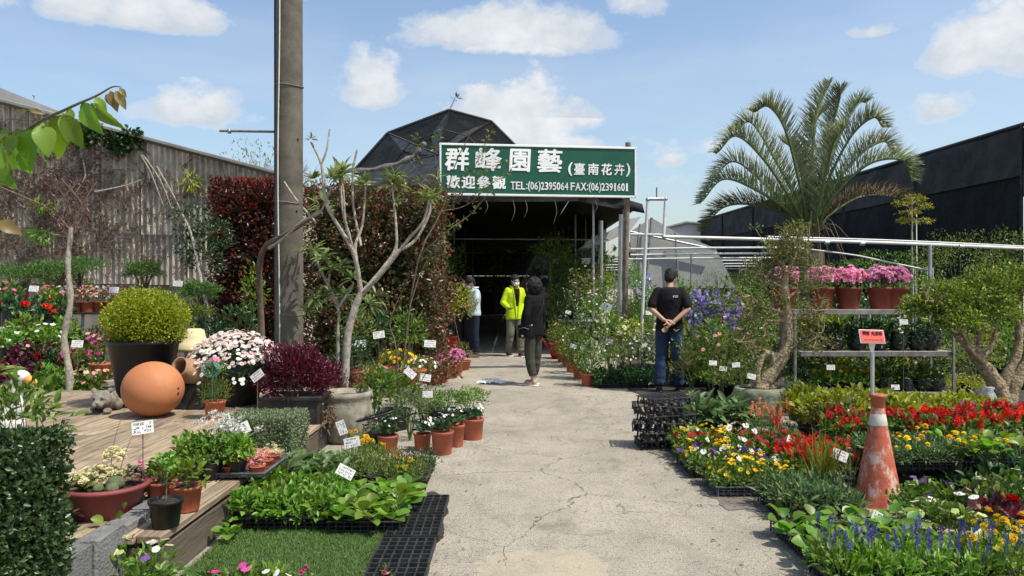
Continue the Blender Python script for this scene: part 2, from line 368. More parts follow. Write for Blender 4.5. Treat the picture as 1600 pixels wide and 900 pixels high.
def stretched_wood(name, c1, c2):
    m, nt, N, L, B, O = _nodes(name)
    tc = N.new('ShaderNodeTexCoord'); oi = N.new('ShaderNodeObjectInfo')
    ad = N.new('ShaderNodeVectorMath'); ad.operation = 'ADD'; L.new(tc.outputs['Object'], ad.inputs[0])
    ml = N.new('ShaderNodeMath'); ml.operation = 'MULTIPLY'; ml.inputs[1].default_value = 37; L.new(oi.outputs['Random'], ml.inputs[0]); L.new(ml.outputs[0], ad.inputs[1])
    mp = N.new('ShaderNodeMapping'); mp.inputs['Scale'].default_value = (26, 1.3, 26); L.new(ad.outputs[0], mp.inputs[0])
    n = N.new('ShaderNodeTexNoise'); n.inputs['Scale'].default_value = 2.2; n.inputs['Detail'].default_value = 8; n.inputs['Roughness'].default_value = .68; n.inputs['Distortion'].default_value = .5; L.new(mp.outputs[0], n.inputs['Vector'])
    n2 = N.new('ShaderNodeTexNoise'); n2.inputs['Scale'].default_value = 2.4; n2.inputs['Detail'].default_value = 5; L.new(ad.outputs[0], n2.inputs['Vector'])
    r = N.new('ShaderNodeValToRGB'); r.color_ramp.elements[0].position = .32; r.color_ramp.elements[1].position = .66
    r.color_ramp.elements[0].color = (*c1, 1); r.color_ramp.elements[1].color = (*c2, 1); L.new(n.outputs[0], r.inputs[0])
    mx = N.new('ShaderNodeMix'); mx.data_type = 'RGBA'; mx.blend_type = 'MULTIPLY'; mr = N.new('ShaderNodeMapRange'); mr.inputs[1].default_value = .45; mr.inputs[2].default_value = .7; mr.inputs[4].default_value = .75
    L.new(n2.outputs[0], mr.inputs[0]); L.new(mr.outputs[0], mx.inputs[0]); L.new(r.outputs[0], mx.inputs[6]); mx.inputs[7].default_value = (.5, .47, .42, 1)
    hs = N.new('ShaderNodeHueSaturation'); m2 = N.new('ShaderNodeMapRange'); m2.inputs[3].default_value = .78; m2.inputs[4].default_value = 1.15; L.new(oi.outputs['Random'], m2.inputs[0]); L.new(m2.outputs[0], hs.inputs['Value']); L.new(mx.outputs[2], hs.inputs['Color'])
    L.new(hs.outputs[0], B.inputs['Base Color']); B.inputs['Roughness'].default_value = .85
    b = N.new('ShaderNodeBump'); b.inputs['Strength'].default_value = .6; b.inputs['Distance'].default_value = .006; L.new(n.outputs[0], b.inputs['Height']); L.new(b.outputs[0], B.inputs['Normal'])
    return m
M_deck = stretched_wood('weathered_decking', (.11, .078, .048), (.47, .37, .25))

# ------------------------------------------------------------------ ground
def concrete_ground():
    m, nt, N, L, B, O = _nodes('cracked_concrete')
    tc = N.new('ShaderNodeTexCoord')
    def noise(s, d=6, r=.6, dist=0, v=None):
        n = N.new('ShaderNodeTexNoise'); n.inputs['Scale'].default_value = s; n.inputs['Detail'].default_value = d; n.inputs['Roughness'].default_value = r; n.inputs['Distortion'].default_value = dist
        L.new(v or tc.outputs['Object'], n.inputs['Vector']); return n
    def mrange(x, a, b, c, d, smooth=True):
        n = N.new('ShaderNodeMapRange'); n.interpolation_type = 'SMOOTHSTEP' if smooth else 'LINEAR'
        for i, q in enumerate((a, b, c, d)): n.inputs[i + 1].default_value = q
        L.new(x, n.inputs[0]); return n.outputs[0]
    def math_(op, a, b):
        n = N.new('ShaderNodeMath'); n.operation = op
        for i, q in enumerate((a, b)):
            if isinstance(q, (int, float)): n.inputs[i].default_value = q
            else: L.new(q, n.inputs[i])
        return n.outputs[0]
    def mixc(f, a, b, mode='MIX'):
        n = N.new('ShaderNodeMix'); n.data_type = 'RGBA'; n.blend_type = mode
        for i, q in ((0, f), (6, a), (7, b)):
            if isinstance(q, (int, float)): n.inputs[i].default_value = q
            elif isinstance(q, tuple): n.inputs[i].default_value = (*q, 1)
            else: L.new(q, n.inputs[i])
        return n.outputs[2]
    big = noise(.55, 5, .6); midn = noise(3.2, 6, .65, .4); fine = noise(38, 4, .7); grit = noise(130, 2, .6)
    c = mixc(mrange(big.outputs[0], .3, .7, 0, 1), (.275, .248, .196), (.38, .345, .272))
    c = mixc(mrange(midn.outputs[0], .45, .72, 0, .6), c, (.17, .155, .13))
    c = mixc(mrange(midn.outputs[0], .25, .42, .5, 0), c, (.4, .375, .315))
    # wheel and water staining in streaks along the drive
    mp0 = N.new('ShaderNodeMapping'); mp0.inputs['Scale'].default_value = (1.6, .28, 1); L.new(tc.outputs['Object'], mp0.inputs[0])
    st = noise(1.2, 7, .7, .8, mp0.outputs[0]); c = mixc(mrange(st.outputs[0], .5, .72, 0, .5), c, (.15, .137, .115))
    c = mixc(mrange(fine.outputs[0], .5, .66, 0, .75), c, (.12, .11, .09)); c = mixc(mrange(grit.outputs[0], .54, .64, 0, .8), c, (.5, .47, .41))
    c = mixc(mrange(grit.outputs[0], .36, .44, .6, 0), c, (.1, .09, .075))
    # cracks
    wv = noise(1.6, 5, .65); ad = N.new('ShaderNodeMix'); ad.data_type = 'RGBA'; ad.blend_type = 'LINEAR_LIGHT'; ad.inputs[0].default_value = .28
    L.new(tc.outputs['Object'], ad.inputs[6]); L.new(wv.outputs['Color'], ad.inputs[7])
    wv2 = noise(9, 4, .6); ad2 = N.new('ShaderNodeMix'); ad2.data_type = 'RGBA'; ad2.blend_type = 'LINEAR_LIGHT'; ad2.inputs[0].default_value = .035
    L.new(ad.outputs[2], ad2.inputs[6]); L.new(wv2.outputs['Color'], ad2.inputs[7])
    def crack(scale, w, lo, hi, seed):
        mp = N.new('ShaderNodeMapping'); mp.inputs['Location'].default_value = (seed, seed * .7, 0); L.new(ad2.outputs[2], mp.inputs[0])
        v = N.new('ShaderNodeTexVoronoi'); v.feature = 'DISTANCE_TO_EDGE'; v.inputs['Scale'].default_value = scale; v.voronoi_dimensions = '2D'; L.new(mp.outputs[0], v.inputs['Vector'])
        gate = noise(.8, 2, .5); mpg = N.new('ShaderNodeMapping'); mpg.inputs['Location'].default_value = (seed * 3, 1, 0); L.new(tc.outputs['Object'], mpg.inputs[0]); L.new(mpg.outputs[0], gate.inputs['Vector'])
        g = mrange(gate.outputs[0], lo, hi, 0, 1)
        return math_('MULTIPLY', mrange(v.outputs['Distance'], 0, w, 1, 0), g)
    ck = math_('MAXIMUM', crack(.7, .004, .36, .6, 2.3), math_('MAXIMUM', crack(2.1, .007, .48, .66, 5.1), crack(4.6, .013, .56, .7, 9.4)))
    # old cement repair with a ragged edge
    sp = N.new('ShaderNodeSeparateXYZ'); L.new(ad2.outputs[2], sp.inputs[0])
    ex = math_('MULTIPLY', math_('SUBTRACT', sp.outputs[0], .17), 2.9); ey = math_('MULTIPLY', math_('SUBTRACT', sp.outputs[1], 3.95), 3.4)
    r2 = math_('ADD', math_('MULTIPLY', ex, ex), math_('MULTIPLY', ey, ey))
    pm = mrange(math_('ADD', r2, math_('MULTIPLY', midn.outputs[0], 1.1)), 1.42, 1.56, .8, 0)
    pc = mixc(mrange(midn.outputs[0], .35, .65, 0, 1), (.40, .35, .255), (.33, .295, .22)); pc = mixc(mrange(fine.outputs[0], .5, .7, 0, .5), pc, (.24, .21, .16)); c = mixc(pm, c, pc)
    dry = noise(.9, 6, .7, 1.2); c = mixc(mrange(dry.outputs[0], .54, .7, 0, .55), c, (.13, .118, .095))  # dark blotches painted into the concrete as leaf shadow
    c = mixc(math_('MULTIPLY', ck, .5), c, (.05, .045, .037))
    L.new(c, B.inputs['Base Color']); B.inputs['Roughness'].default_value = .9; B.inputs['Specular IOR Level'].default_value = .25
    h = math_('SUBTRACT', math_('ADD', math_('MULTIPLY', fine.outputs[0], .5), math_('ADD', math_('MULTIPLY', grit.outputs[0], .3), math_('MULTIPLY', midn.outputs[0], .8))), math_('MULTIPLY', ck, .9))
    b = N.new('ShaderNodeBump'); b.inputs['Strength'].default_value = .9; b.inputs['Distance'].default_value = .018; L.new(h, b.inputs['Height']); L.new(b.outputs[0], B.inputs['Normal'])
    return m
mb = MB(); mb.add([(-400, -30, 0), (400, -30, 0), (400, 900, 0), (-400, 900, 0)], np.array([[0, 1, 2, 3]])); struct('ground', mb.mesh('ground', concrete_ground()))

def blob_sheet(name, outline, z, m, jag=.03, n=160):
    P = curve(np.array([(x, y, 0) for x, y in outline] + [(outline[0][0], outline[0][1], 0)]), n)[:-1]
    k = len(P); cc = P.mean(0); d = P - cc; d /= np.linalg.norm(d, axis=1)[:, None] + 1e-9
    P = P + d * np.array([mnoise.noise(Vector((p[0] * 6, p[1] * 6, 2))) + .6 * mnoise.noise(Vector((p[0] * 17, p[1] * 17, 5))) for p in P])[:, None] * jag * 1.6; P[:, 2] = z
    b = MB(); b.add(P, [tuple(range(k))]); return struct(name, b.mesh(name, m))
def gp(x, y): d = gd(y); return (gx(x, d), d)
M_patch = mat('fresh_cement', (.36, .315, .235), .92, var=.2, scale=7, bump=.7, bscale=80, stain=.6, stain_c=(.25, .225, .175))
if 0: blob_sheet('ground_cement_patch', [gp(*p) for p in ((775, 905), (790, 868), (850, 862), (905, 858), (930, 840), (972, 852), (985, 880), (960, 905), (860, 925))], .004, M_patch, .015)
M_wetsoil = mat('damp_dirt', (.045, .036, .027), .9, var=.5, scale=16, bump=.9, bdist=.012)
blob_sheet('ground_dirt_edge', [gp(*p) for p in ((560, 940), (600, 850), (660, 774), (692, 776), (700, 800), (690, 815), (694, 838), (672, 858), (664, 885), (655, 940))], .004, M_wetsoil, .02)
if 0: blob_sheet('ground_leaf_shade', [gp(*p) for p in ((1190, 818), (1215, 850), (1235, 880), (1260, 920), (1225, 925), (1212, 890), (1200, 860), (1182, 835))], .005, mat('shade_dark_concrete', (.085, .077, .064), .75, var=.4, scale=14, bump=.4), .05)  # switched off: dark sheet standing in for leaf shadow on the concrete
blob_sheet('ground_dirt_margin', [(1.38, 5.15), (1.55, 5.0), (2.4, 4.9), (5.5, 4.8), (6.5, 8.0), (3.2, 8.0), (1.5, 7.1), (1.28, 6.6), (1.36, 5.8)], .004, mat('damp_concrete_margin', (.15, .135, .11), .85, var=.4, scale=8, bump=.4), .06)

# ------------------------------------------------------------------ artificial turf: ledge and mat
def turf_mat(name, a, b):
    return leafmat(name, [a, b, tuple(x * 1.5 for x in b)], .7, .15, .2)
M_turf = turf_mat('artificial_turf', (.045, .095, .022), (.11, .19, .05)); M_turfbase = mat('turf_backing', (.06, .1, .03), .9, var=.4, scale=30, bump=.8)
def turf(name, x0, x1, y0, y1, z0, z1, n, label):
    b = MB(); bbox(b, ((x0 + x1) / 2, (y0 + y1) / 2, (z0 + z1) / 2), (x1 - x0, y1 - y0, z1 - z0), .005, 0)
    t = tag(obj(name, b.mesh(name, M_turfbase)), label, 'turf')
    g = MB(); P = np.stack([rng.uniform(x0, x1, n), rng.uniform(y0, y1, n), np.full(n, z1)], 1)
    D = unit(np.stack([rng.normal(0, .5, n), rng.normal(0, .5, n), np.ones(n)], 1)); leaves(g, P, D, rdir(n), rng.uniform(.012, .024, n), .0035, T_S, 0)
    o = obj('turf_pile', g.mesh('turf_pile', M_turf), t); o['kind'] = 'stuff'
    return t
turf('turf_mat', -1.66, -.72, 3.1, 4.95, .002, .014, 42000, 'flat green artificial turf mat on the ground in front of the leafy trays')
turf('turf_ledge', -3.3, -1.99, 3.0, 4.32, .002, .235, 26000, 'raised artificial turf ledge behind the grey concrete blocks')

# ------------------------------------------------------------------ concrete block kerb
bw = tag(empty('block_wall', (-1.93, 3.5, 0)), 'low retaining wall of rough grey concrete blocks beside the wooden step', 'wall')
M_block = mat('rough_concrete_block', (.17, .172, .17), .95, var=.3, scale=9, bump=1, bscale=70, bdist=.012, stain=.35, stain_c=(.09, .09, .085))
for i in range(5):
    b = MB(); bbox(b, (0, 0, .15), (.105, .255, .3), .008, 0, jit=.0025, seg=2); obj('block', b.mesh('block', M_block), bw, (rng.normal(0, .004), -.44 + i * .268, rng.normal(0, .004)))

# ------------------------------------------------------------------ wooden deck with lower step
dk = tag(empty('wooden_deck', (-2.2, 4.3, 0)), 'weathered timber deck of long planks with a lower step along its edge', 'deck')
w = .138
for row in range(22):                                     # planks run away from the viewer
    y = 4.32; x = -2.2 - w / 2 - row * (w + .007)
    while y < 8.05:
        L_ = min(8.1 - y, random.choice([1.5, 1.9, 2.3]) if (y > 4.4 or row % 2) else random.choice([.9, 1.3]))
        b = MB(); bbox(b, (0, L_ / 2, -.016), (w, L_ - .006, .032), .004); obj('plank', b.mesh('plank', M_deck), dk, (x + 2.2, y - 4.3, .37 + rng.normal(0, .0025)), (rng.normal(0, .001), rng.normal(0, .006), 0)); y += L_
for i in range(4):                                        # the step
    for y0, L_ in ((3.72, 1.85), (5.57, 1.7)):
        b = MB(); bbox(b, (0, L_ / 2, -.02), (.122, L_ - .006, .04), .005); obj('plank', b.mesh('plank', M_deck), dk, (-1.7 - .061 - i * .127 + 2.2, y0 - 4.3 - (.02 * (i % 2)), .25 + rng.normal(0, .002)), (0, rng.normal(0, .005), 0))
M_deckside = stretched_wood('dark_timber_fascia', (.06, .045, .033), (.15, .115, .085))  # fascia boards in a darker wood than the planks
for (x, z, h, y0, y1) in ((-2.215, .31, .115, 4.32, 8.1), (-1.722, .105, .2, 3.74, 7.25)):
    b = MB(); bbox(b, (0, 0, 0), (.03, y1 - y0, h), .004); obj('fascia_board', b.mesh('fascia_board', M_deckside), dk, (x + 2.2, (y0 + y1) / 2 - 4.3, z - .02))
b = MB(); bbox(b, (0, 0, 0), (.5, .03, .2), .004); obj('fascia_board', b.mesh('fascia_board', M_deckside), dk, (-1.95 + 2.2, 3.745 - 4.3, .085))
b = MB(); bbox(b, (0, 0, 0), (3.05, .03, .32), .004); obj('fascia_board', b.mesh('fascia_board', M_deckside), dk, (-3.75 + 2.2, 4.335 - 4.3, .17))

# ------------------------------------------------------------------ corrugated shed with low wall, far left
SD = 14.0
sh = tag(empty('corrugated_shed', (-8, SD, 0)), 'long shed clad in weathered grey corrugated sheets with sloping roof edge', 'shed')
M_corr = mat('asbestos_cement', (.46, .415, .345), .92, var=.45, scale=2.2, bump=.35, bscale=40, stain=.8, stain_c=(.14, .115, .085))
def roof_z(x): return gz(185 + (gx_inv(x) - 100) * .262, SD)
def gx_inv(x): return 800 + x / SD * F
sheet_w = .86; xs = -4.22
def corr_sheet(w, z0, zl, zr, amp=.034, pitch=.107):
    b = MB(); n = int(w / pitch * 8) + 1; x = np.linspace(0, w, n); y = -amp * np.cos(2 * math.pi * x / pitch)
    rows = 5; V = []
    for j in range(rows):
        t = j / (rows - 1); zt = zl + (zr - zl) * x / w; V.append(np.stack([x, y + rng.normal(0, .0015, n), z0 + (zt - z0) * t], 1))
    V = np.concatenate(V); f = [(j * n + i, j * n + i + 1, (j + 1) * n + i + 1, (j + 1) * n + i) for j in range(rows - 1) for i in range(n - 1)]
    b.add(V, np.array(f), 0, None, True)
    Vb = V + np.array([0, .008, 0]); b.add(Vb, np.array(f)[:, ::-1], 0, None, True)
    return b.mesh('corrugated_sheet', M_corr)
i = 0
while xs > -12.5:
    x0 = xs - sheet_w
    zl, zr = roof_z(x0) - .05, roof_z(xs) - .05; zm = 2.42 + .02 * (i % 2)
    low = corr_sheet(sheet_w, 1.52 + rng.normal(0, .012), zm + .06, zm + .06)
    obj('corrugated_sheet', low, sh, (x0 + 8, rng.normal(0, .006), 0), (0, rng.normal(0, .004), 0))
    if zr > zm: obj('corrugated_sheet', corr_sheet(sheet_w, zm, zl, zr), sh, (x0 + 8, -.03 + rng.normal(0, .006), 0), (0, rng.normal(0, .003), 0))
    xs -= sheet_w - .04; i += 1
b = MB(); bbox(b, (0, 0, 0), (8.6, .16, 1.55), .01); obj('base_wall', b.mesh('base_wall', mat('stained_render', (.2, .185, .16), .95, var=.35, scale=2.5, bump=.6, bscale=25, stain=.7, stain_c=(.07, .065, .05))), sh, (-8.4 + 8, .14, .775))
ang = math.atan2(roof_z(-12.6) - roof_z(-4.1), -8.5)
b = MB(); L_ = math.hypot(8.6, roof_z(-12.6) - roof_z(-4.1)); bbox(b, (0, 0, 0), (L_, .34, .06), .01)
obj('roof_edge', b.mesh('roof_edge', mat('roof_sheet_edge', (.3, .3, .28), .8, var=.25, scale=2, stain=.5, stain_c=(.12, .12, .11))), sh, (-8.35 + 8, -.02, (roof_z(-12.6) + roof_z(-4.1)) / 2 + .02), (0, -math.atan2(roof_z(-4.1) - roof_z(-12.6), 8.5), 0))
b = MB(); b.add([(-4.1, 0, roof_z(-4.1)), (-12.6, 0, roof_z(-12.6)), (-12.6, 12, roof_z(-12.6)), (-4.1, 12, roof_z(-4.1))], np.array([[0, 1, 2, 3]])); 
obj('roof_slope', b.mesh('roof_slope', M_corr), sh, (8, .17, .0))
b = MB(); box(b, (-4.13, 6, 1.75), (.06, 11.6, 3.4)); obj('side_wall', b.mesh('side_wall', M_corr), sh, (8, .2, 0))
# the taller grey roof rising behind it
gr = tag(empty('grey_roofed_hall', (-14, 24, 0)), 'tall hall with pale grey metal roof rising behind the corrugated shed', 'building')
b = MB(); d1, d2 = 22, 22
P = [pt(-260, 52, 22), pt(0, 137, 22), pt(215, 222, 22), pt(215, 460, 22), pt(-260, 460, 22)]
P = np.array(P) - np.array([-14, 24, 0]); Q = P + np.array([0, 9, 0]); b.add(np.vstack([P, Q]), [(0, 1, 2, 3, 4)[::-1], (5, 6, 7, 8, 9), (0, 1, 6, 5), (1, 2, 7, 6), (2, 3, 8, 7), (4, 0, 5, 9)])
obj('roof', b.mesh('roof', mat('pale_metal_roof', (.33, .335, .335), .7, var=.12, scale=1.5, bump=.1, stain=.3, stain_c=(.22, .22, .22))), gr)
for k in range(2):
    b = MB(); tube(b, [(0, 0, 0), (0, 0, .1)], .02, 8); lathe(b, [(.001, .09), (.04, .1), (.035, .14), (.001, .15)], 10)
    q = pt(48 + 82 * k, 153.5 + 33 * k, 22); obj('roof_vent', b.mesh('roof_vent', M_galv), gr, (q[0] + 14, q[1] - 24 + .15, q[2]))

# ------------------------------------------------------------------ concrete utility pole
PD = 8.8
pole = tag(empty('utility_pole', (gx(452, PD), PD, 0)), 'tall dark grey concrete utility pole with a white cable running up its side', 'pole')
b = MB(); lathe(b, [(.158, 0), (.155, 2.0), (.15, 4), (.145, 6), (.14, 8.5), (.001, 8.5)], 32); obj('shaft', b.mesh('shaft', mat('pole_concrete', (.105, .095, .075), .95, var=.35, scale=5, bump=.8, bscale=80, bdist=.006, stain=.55, stain_c=(.06, .055, .045))), pole)
for z in (1.15, 2.42, 3.75, 5.2):
    b = MB(); a = np.linspace(0, 2 * math.pi, 33); tube(b, np.stack([.158 * np.cos(a), .158 * np.sin(a), z + .012 * np.sin(a * 2)], 1), .006, 6); obj('steel_band', b.mesh('steel_band', M_rust), pole)
b = MB(); P = [(-.09 + .012 * math.sin(z * 2.3), -.145 + .004 * z * .2, z) for z in np.linspace(.4, 8, 50)]; P = [(-.075 + .01 * math.sin(z * 1.7), -.152 + z * .0008, z) for z in np.linspace(.3, 8, 50)]
tube(b, P, .008, 6); obj('cable', b.mesh('cable', M_pvc), pole)
b = MB(); tube(b, [(-.150, -.03, z) for z in np.linspace(.3, 8, 30)], .016, 6); obj('conduit', b.mesh('conduit', M_blk_d), pole)
b = MB(); tube(b, [(-.12, .0, gz(206, PD)), (-.79, -.02, gz(205, PD))], .014, 8); obj('iron_bar', b.mesh('iron_bar', M_rust), pole)
b = MB(); lathe(b, [(.001, -.02), (.028, -.016), (.03, 0), (.028, .016), (.001, .02)], 12, (-.68, -.02, gz(205.5, PD)), rot=(0, R(90), 0)); obj('insulator', b.mesh('insulator', M_galv), pole)
for k in range(14):
    a = rng.uniform(-2.6, -.6); z = rng.uniform(1.6, 5.5)
    if k < 5:
        b = MB(); lathe(b, [(.011, 0), (.012, .012), (.005, .013), (.005, .004)], 8, rot=(R(90), 0, 0)); obj('step_hole', b.mesh('step_hole', M_blk), pole, (.155 * math.cos(a), .155 * math.sin(a), z))

# ------------------------------------------------------------------ greenhouse of black shade net behind the sign
GD = 16.2
M_net = mat('black_shade_net', (.012, .012, .014), .8, var=.3, scale=6, bump=.5, bscale=14, bdist=.03)
def net_mat(name, c, a):
    m, nt, N, L, B, O = _nodes(name); tr = N.new('ShaderNodeBsdfTransparent'); mx = N.new('ShaderNodeMixShader'); df = N.new('ShaderNodeBsdfDiffuse'); tl = N.new('ShaderNodeBsdfTranslucent'); m2 = N.new('ShaderNodeMixShader')
    df.inputs[0].default_value = (*c, 1); tl.inputs[0].default_value = (*c, 1); m2.inputs[0].default_value = .35
    tc = N.new('ShaderNodeTexCoord'); n = N.new('ShaderNodeTexNoise'); n.inputs['Scale'].default_value = 3; n.inputs['Detail'].default_value = 5; L.new(tc.outputs['Object'], n.inputs[0])
    mr = N.new('ShaderNodeMapRange'); mr.inputs[3].default_value = a - .1; mr.inputs[4].default_value = min(1, a + .1); L.new(n.outputs[0], mr.inputs[0]); L.new(mr.outputs[0], mx.inputs[0])
    L.new(df.outputs[0], m2.inputs[1]); L.new(tl.outputs[0], m2.inputs[2]); L.new(tr.outputs[0], mx.inputs[1]); L.new(m2.outputs[0], mx.inputs[2]); L.new(mx.outputs[0], O.inputs[0]); return m
M_gable = net_mat('grey_gable_net', (.035, .035, .036), .74); M_thin = net_mat('thin_black_net', (.01, .01, .012), .9)
gh = tag(empty('net_greenhouse', (0, GD, 0)), 'black shade-net greenhouse with gambrel front and dark open entrance', 'greenhouse')
A = [pt(552, 268, GD), pt(606, 208, GD), pt(702, 172, GD), pt(768, 190, GD), pt(812, 234, GD)]
A = [np.array(p) - np.array([0, GD, 0]) for p in A]
def wrinkled(quadgrid, name, m, amp=.02, n=(14, 8), parent=gh):
    a, b_, c, d = [np.array(q, float) for q in quadgrid]; nu, nv = n; V = []
    for j in range(nv + 1):
        for i in range(nu + 1):
            u, v = i / nu, j / nv; p = (a * (1 - u) + b_ * u) * (1 - v) + (d * (1 - u) + c * u) * v
            nn = np.cross(b_ - a, d - a); nn /= np.linalg.norm(nn); k = 1 if 0 < i < nu and 0 < j < nv else .25
            V.append(p + nn * k * amp * (mnoise.noise(Vector(p * 1.7)) + .5 * mnoise.noise(Vector(p * 5))) * 2)
    f = [(j * (nu + 1) + i, j * (nu + 1) + i + 1, (j + 1) * (nu + 1) + i + 1, (j + 1) * (nu + 1) + i) for j in range(nv) for i in range(nu)]
    q = MB(); q.add(np.array(V), np.array(f), 0, None, True); return obj(name, q.mesh(name, m), parent)
for i in range(4):
    wrinkled((A[i], A[i + 1], A[i + 1] + np.array([0, 26, 0]), A[i] + np.array([0, 26, 0])), 'roof_net', M_thin, .03, (8, 16))
# gable: five net panels between ribs
hub = (A[0] + A[4]) / 2 + np.array([.05, 0, .12])
for i in range(4): wrinkled((hub, A[i], A[i + 1], hub * .5 + (A[i] + A[i + 1]) * .25), 'gable_net', M_gable, .02, (6, 6))
for i in range(5):
    q = MB(); tube(q, [hub + np.array([0, -.03, 0]), A[i] + np.array([0, -.03, 0])], .022, 6); obj('rib', q.mesh('rib', M_blk_d), gh)
for i in range(4):
    q = MB(); tube(q, [A[i] + np.array([0, -.02, 0]), A[i + 1] + np.array([0, -.02, 0])], .03, 6); obj('rib', q.mesh('rib', M_blk_d), gh)
    a_, b_ = hub + (A[i] - hub) * .55, hub + (A[i + 1] - hub) * .55
    q = MB(); tube(q, [a_ + np.array([0, -.03, 0]), b_ + np.array([0, -.03, 0])], .014, 6); obj('rib', q.mesh('rib', M_blk_d), gh)
q = MB(); tube(q, [A[2], A[2] + np.array([.12, 0, .26])], .008, 5); obj('ridge_wire', q.mesh('ridge_wire', M_rust), gh)
# rolled net at the eave, paler than the black net
q = MB(); P = curve([A[0] + np.array([.0, -.12, -.03]), pt(600, 262, GD - .2) - np.array([0, GD, 0]), pt(640, 248, GD - .2) - np.array([0, GD, 0]), pt(658, 232, GD - .2) - np.array([0, GD, 0]), pt(664, 222, GD - .2) - np.array([0, GD, 0])], 24)
tube(q, P, np.abs(.055 + .02 * np.sin(np.arange(24) * 1.3)), 10); obj('rolled_net', q.mesh('rolled_net', mat('pale_rolled_net', (.17, .165, .155), .9, var=.5, scale=9, bump=.8, bdist=.02)), gh)
# flat canopy over the entrance, side and end walls
XL, XR, ZC = -3.6, 2.75, 3.32
def canopy(x0, x1, y0, y1, z0, z1): return wrinkled(((x0, y0, z0), (x1, y0, z1), (x1, y1, z1 - .1), (x0, y1, z0 - .1)), 'canopy_net', M_net, .05, (18, 18))
canopy(XL, 1.4, 0, 26, 3.62, 3.6); canopy(1.4, XR, 0, 24, 3.6, 3.2)
wrinkled(((XL, -.01, 3.25), (1.4, -.01, 3.28), (1.4, 0, 3.62), (XL, 0, 3.62)), 'canopy_valance', M_net, .06, (20, 4))
wrinkled(((1.4, -.01, 3.28), (XR + .05, -.01, 3.02), (XR, 0, 3.22), (1.4, 0, 3.62)), 'canopy_valance', M_net, .06, (12, 4))
wrinkled(((XL, 0, 0), (XL, 26, 0), (XL, 26, 3.6), (XL, 0, 3.6)), 'side_net', M_net, .04, (16, 8))
wrinkled(((2.6, 5, 0), (2.6, 26, 0), (2.6, 26, 3.5), (2.6, 5, 3.5)), 'side_net', M_thin, .04, (16, 8))
wrinkled(((XL, 26, 0), (4, 26, 0), (4, 26, 2.1), (XL, 26, 2.1)), 'end_net', M_net, .04, (12, 6))
wrinkled(((XL, 26, 2.13), (4, 26, 2.13), (4, 26, 5.5), (XL, 26, 5.5)), 'end_net', M_net, .04, (12, 6))
for x in (-2.6, -1.6, 1.75, 2.4):
    for y in (.3, 5, 10, 15, 20):
        if x > 1 or y > 2: q = MB(); tube(q, [(x, y, 0), (x, y, 3.5)], .028, 8); obj('post', q.mesh('post', M_galv), gh)
for y in (4, 12):
    q = MB(); tube(q, [(XL, y, 2.75), (2.6, y, 2.72)], .02, 6); obj('cross_pipe', q.mesh('cross_pipe', M_galv), gh)
for k, (x, l) in enumerate(((.02, .45), (.28, .38), (.9, .5), (1.75, .3), (-.55, .3))):   # torn strips hanging from the valance
    q = MB(); P = curve([(x, -.05, 3.3), (x + .04, -.06, 3.3 - l * .5), (x - .03, -.05, 3.3 - l)], 8); tube(q, P, [.012, .014, .016, .014, .018, .014, .012, .006], 5, sq=.3); obj('net_strip', q.mesh('net_strip', mat('frayed_strip', (.2, .19, .17), .9)), gh)

# ------------------------------------------------------------------ pale net house and roofs far behind, on the right
pn = tag(empty('pale_net_house', (2.4, 21, 0)), 'pale grey net-covered nursery house beyond the pipe frames', 'greenhouse')
M_palenet = mat('pale_grey_net', (.46, .47, .465), .85, var=.12, scale=3, bump=.3, bscale=20, bdist=.02)
def poly(parent, name, pts, m, thick=.05):
    P = np.array(pts, float); k = len(P); Q = P + np.array([0, thick, 0]); q = MB()
    q.add(np.vstack([P, Q]), [tuple(range(k)), tuple(range(k, 2 * k))[::-1]] + [(i, i + k, (i + 1) % k + k, (i + 1) % k) for i in range(k)]); return obj(name, q.mesh(name, m), parent)
o3 = np.array([2.4, 21, 0])
poly(pn, 'net_wall', [np.array(pt(x, y, 21)) - o3 for x, y in ((985, 450), (1150, 450), (1118, 388), (1062, 366), (1018, 340), (985, 362))], M_palenet)
poly(pn, 'net_roof', [np.array(pt(x, y, 20.9)) - o3 for x, y in ((905, 388), (985, 342), (1002, 338), (985, 360), (925, 387))], mat('white_net_roof', (.62, .63, .62), .8, var=.1, scale=3), 3)
for x0, x1, y0, y1 in ((990, 1000, 440, 350), (1010, 1018, 440, 340), (1060, 1055, 440, 364), (985, 1118, 362, 390)):
    q = MB(); tube(q, [np.array(pt(x0, y0, 20.85)) - o3, np.array(pt(x1, y1, 20.85)) - o3], .03, 6); obj('frame_pipe', q.mesh('frame_pipe', M_galv), pn)
fr = tag(empty('distant_warehouse', (8, 40, 0)), 'distant cream corrugated warehouse gable between the net houses', 'building'); o4 = np.array([8, 40, 0])
poly(fr, 'gable_wall', [np.array(pt(x, y, 40)) - o4 for x, y in ((1040, 460), (1110, 460), (1110, 350), (1072, 347), (1040, 356))], mat('cream_sheet', (.6, .6, .52), .7, var=.1, scale=2), 6)
poly(fr, 'roof', [np.array(pt(x, y, 39.8)) - o4 for x, y in ((1038, 357), (1072, 348), (1112, 351), (1112, 349), (1072, 345.5), (1038, 354.5))], M_galv, 6.5)

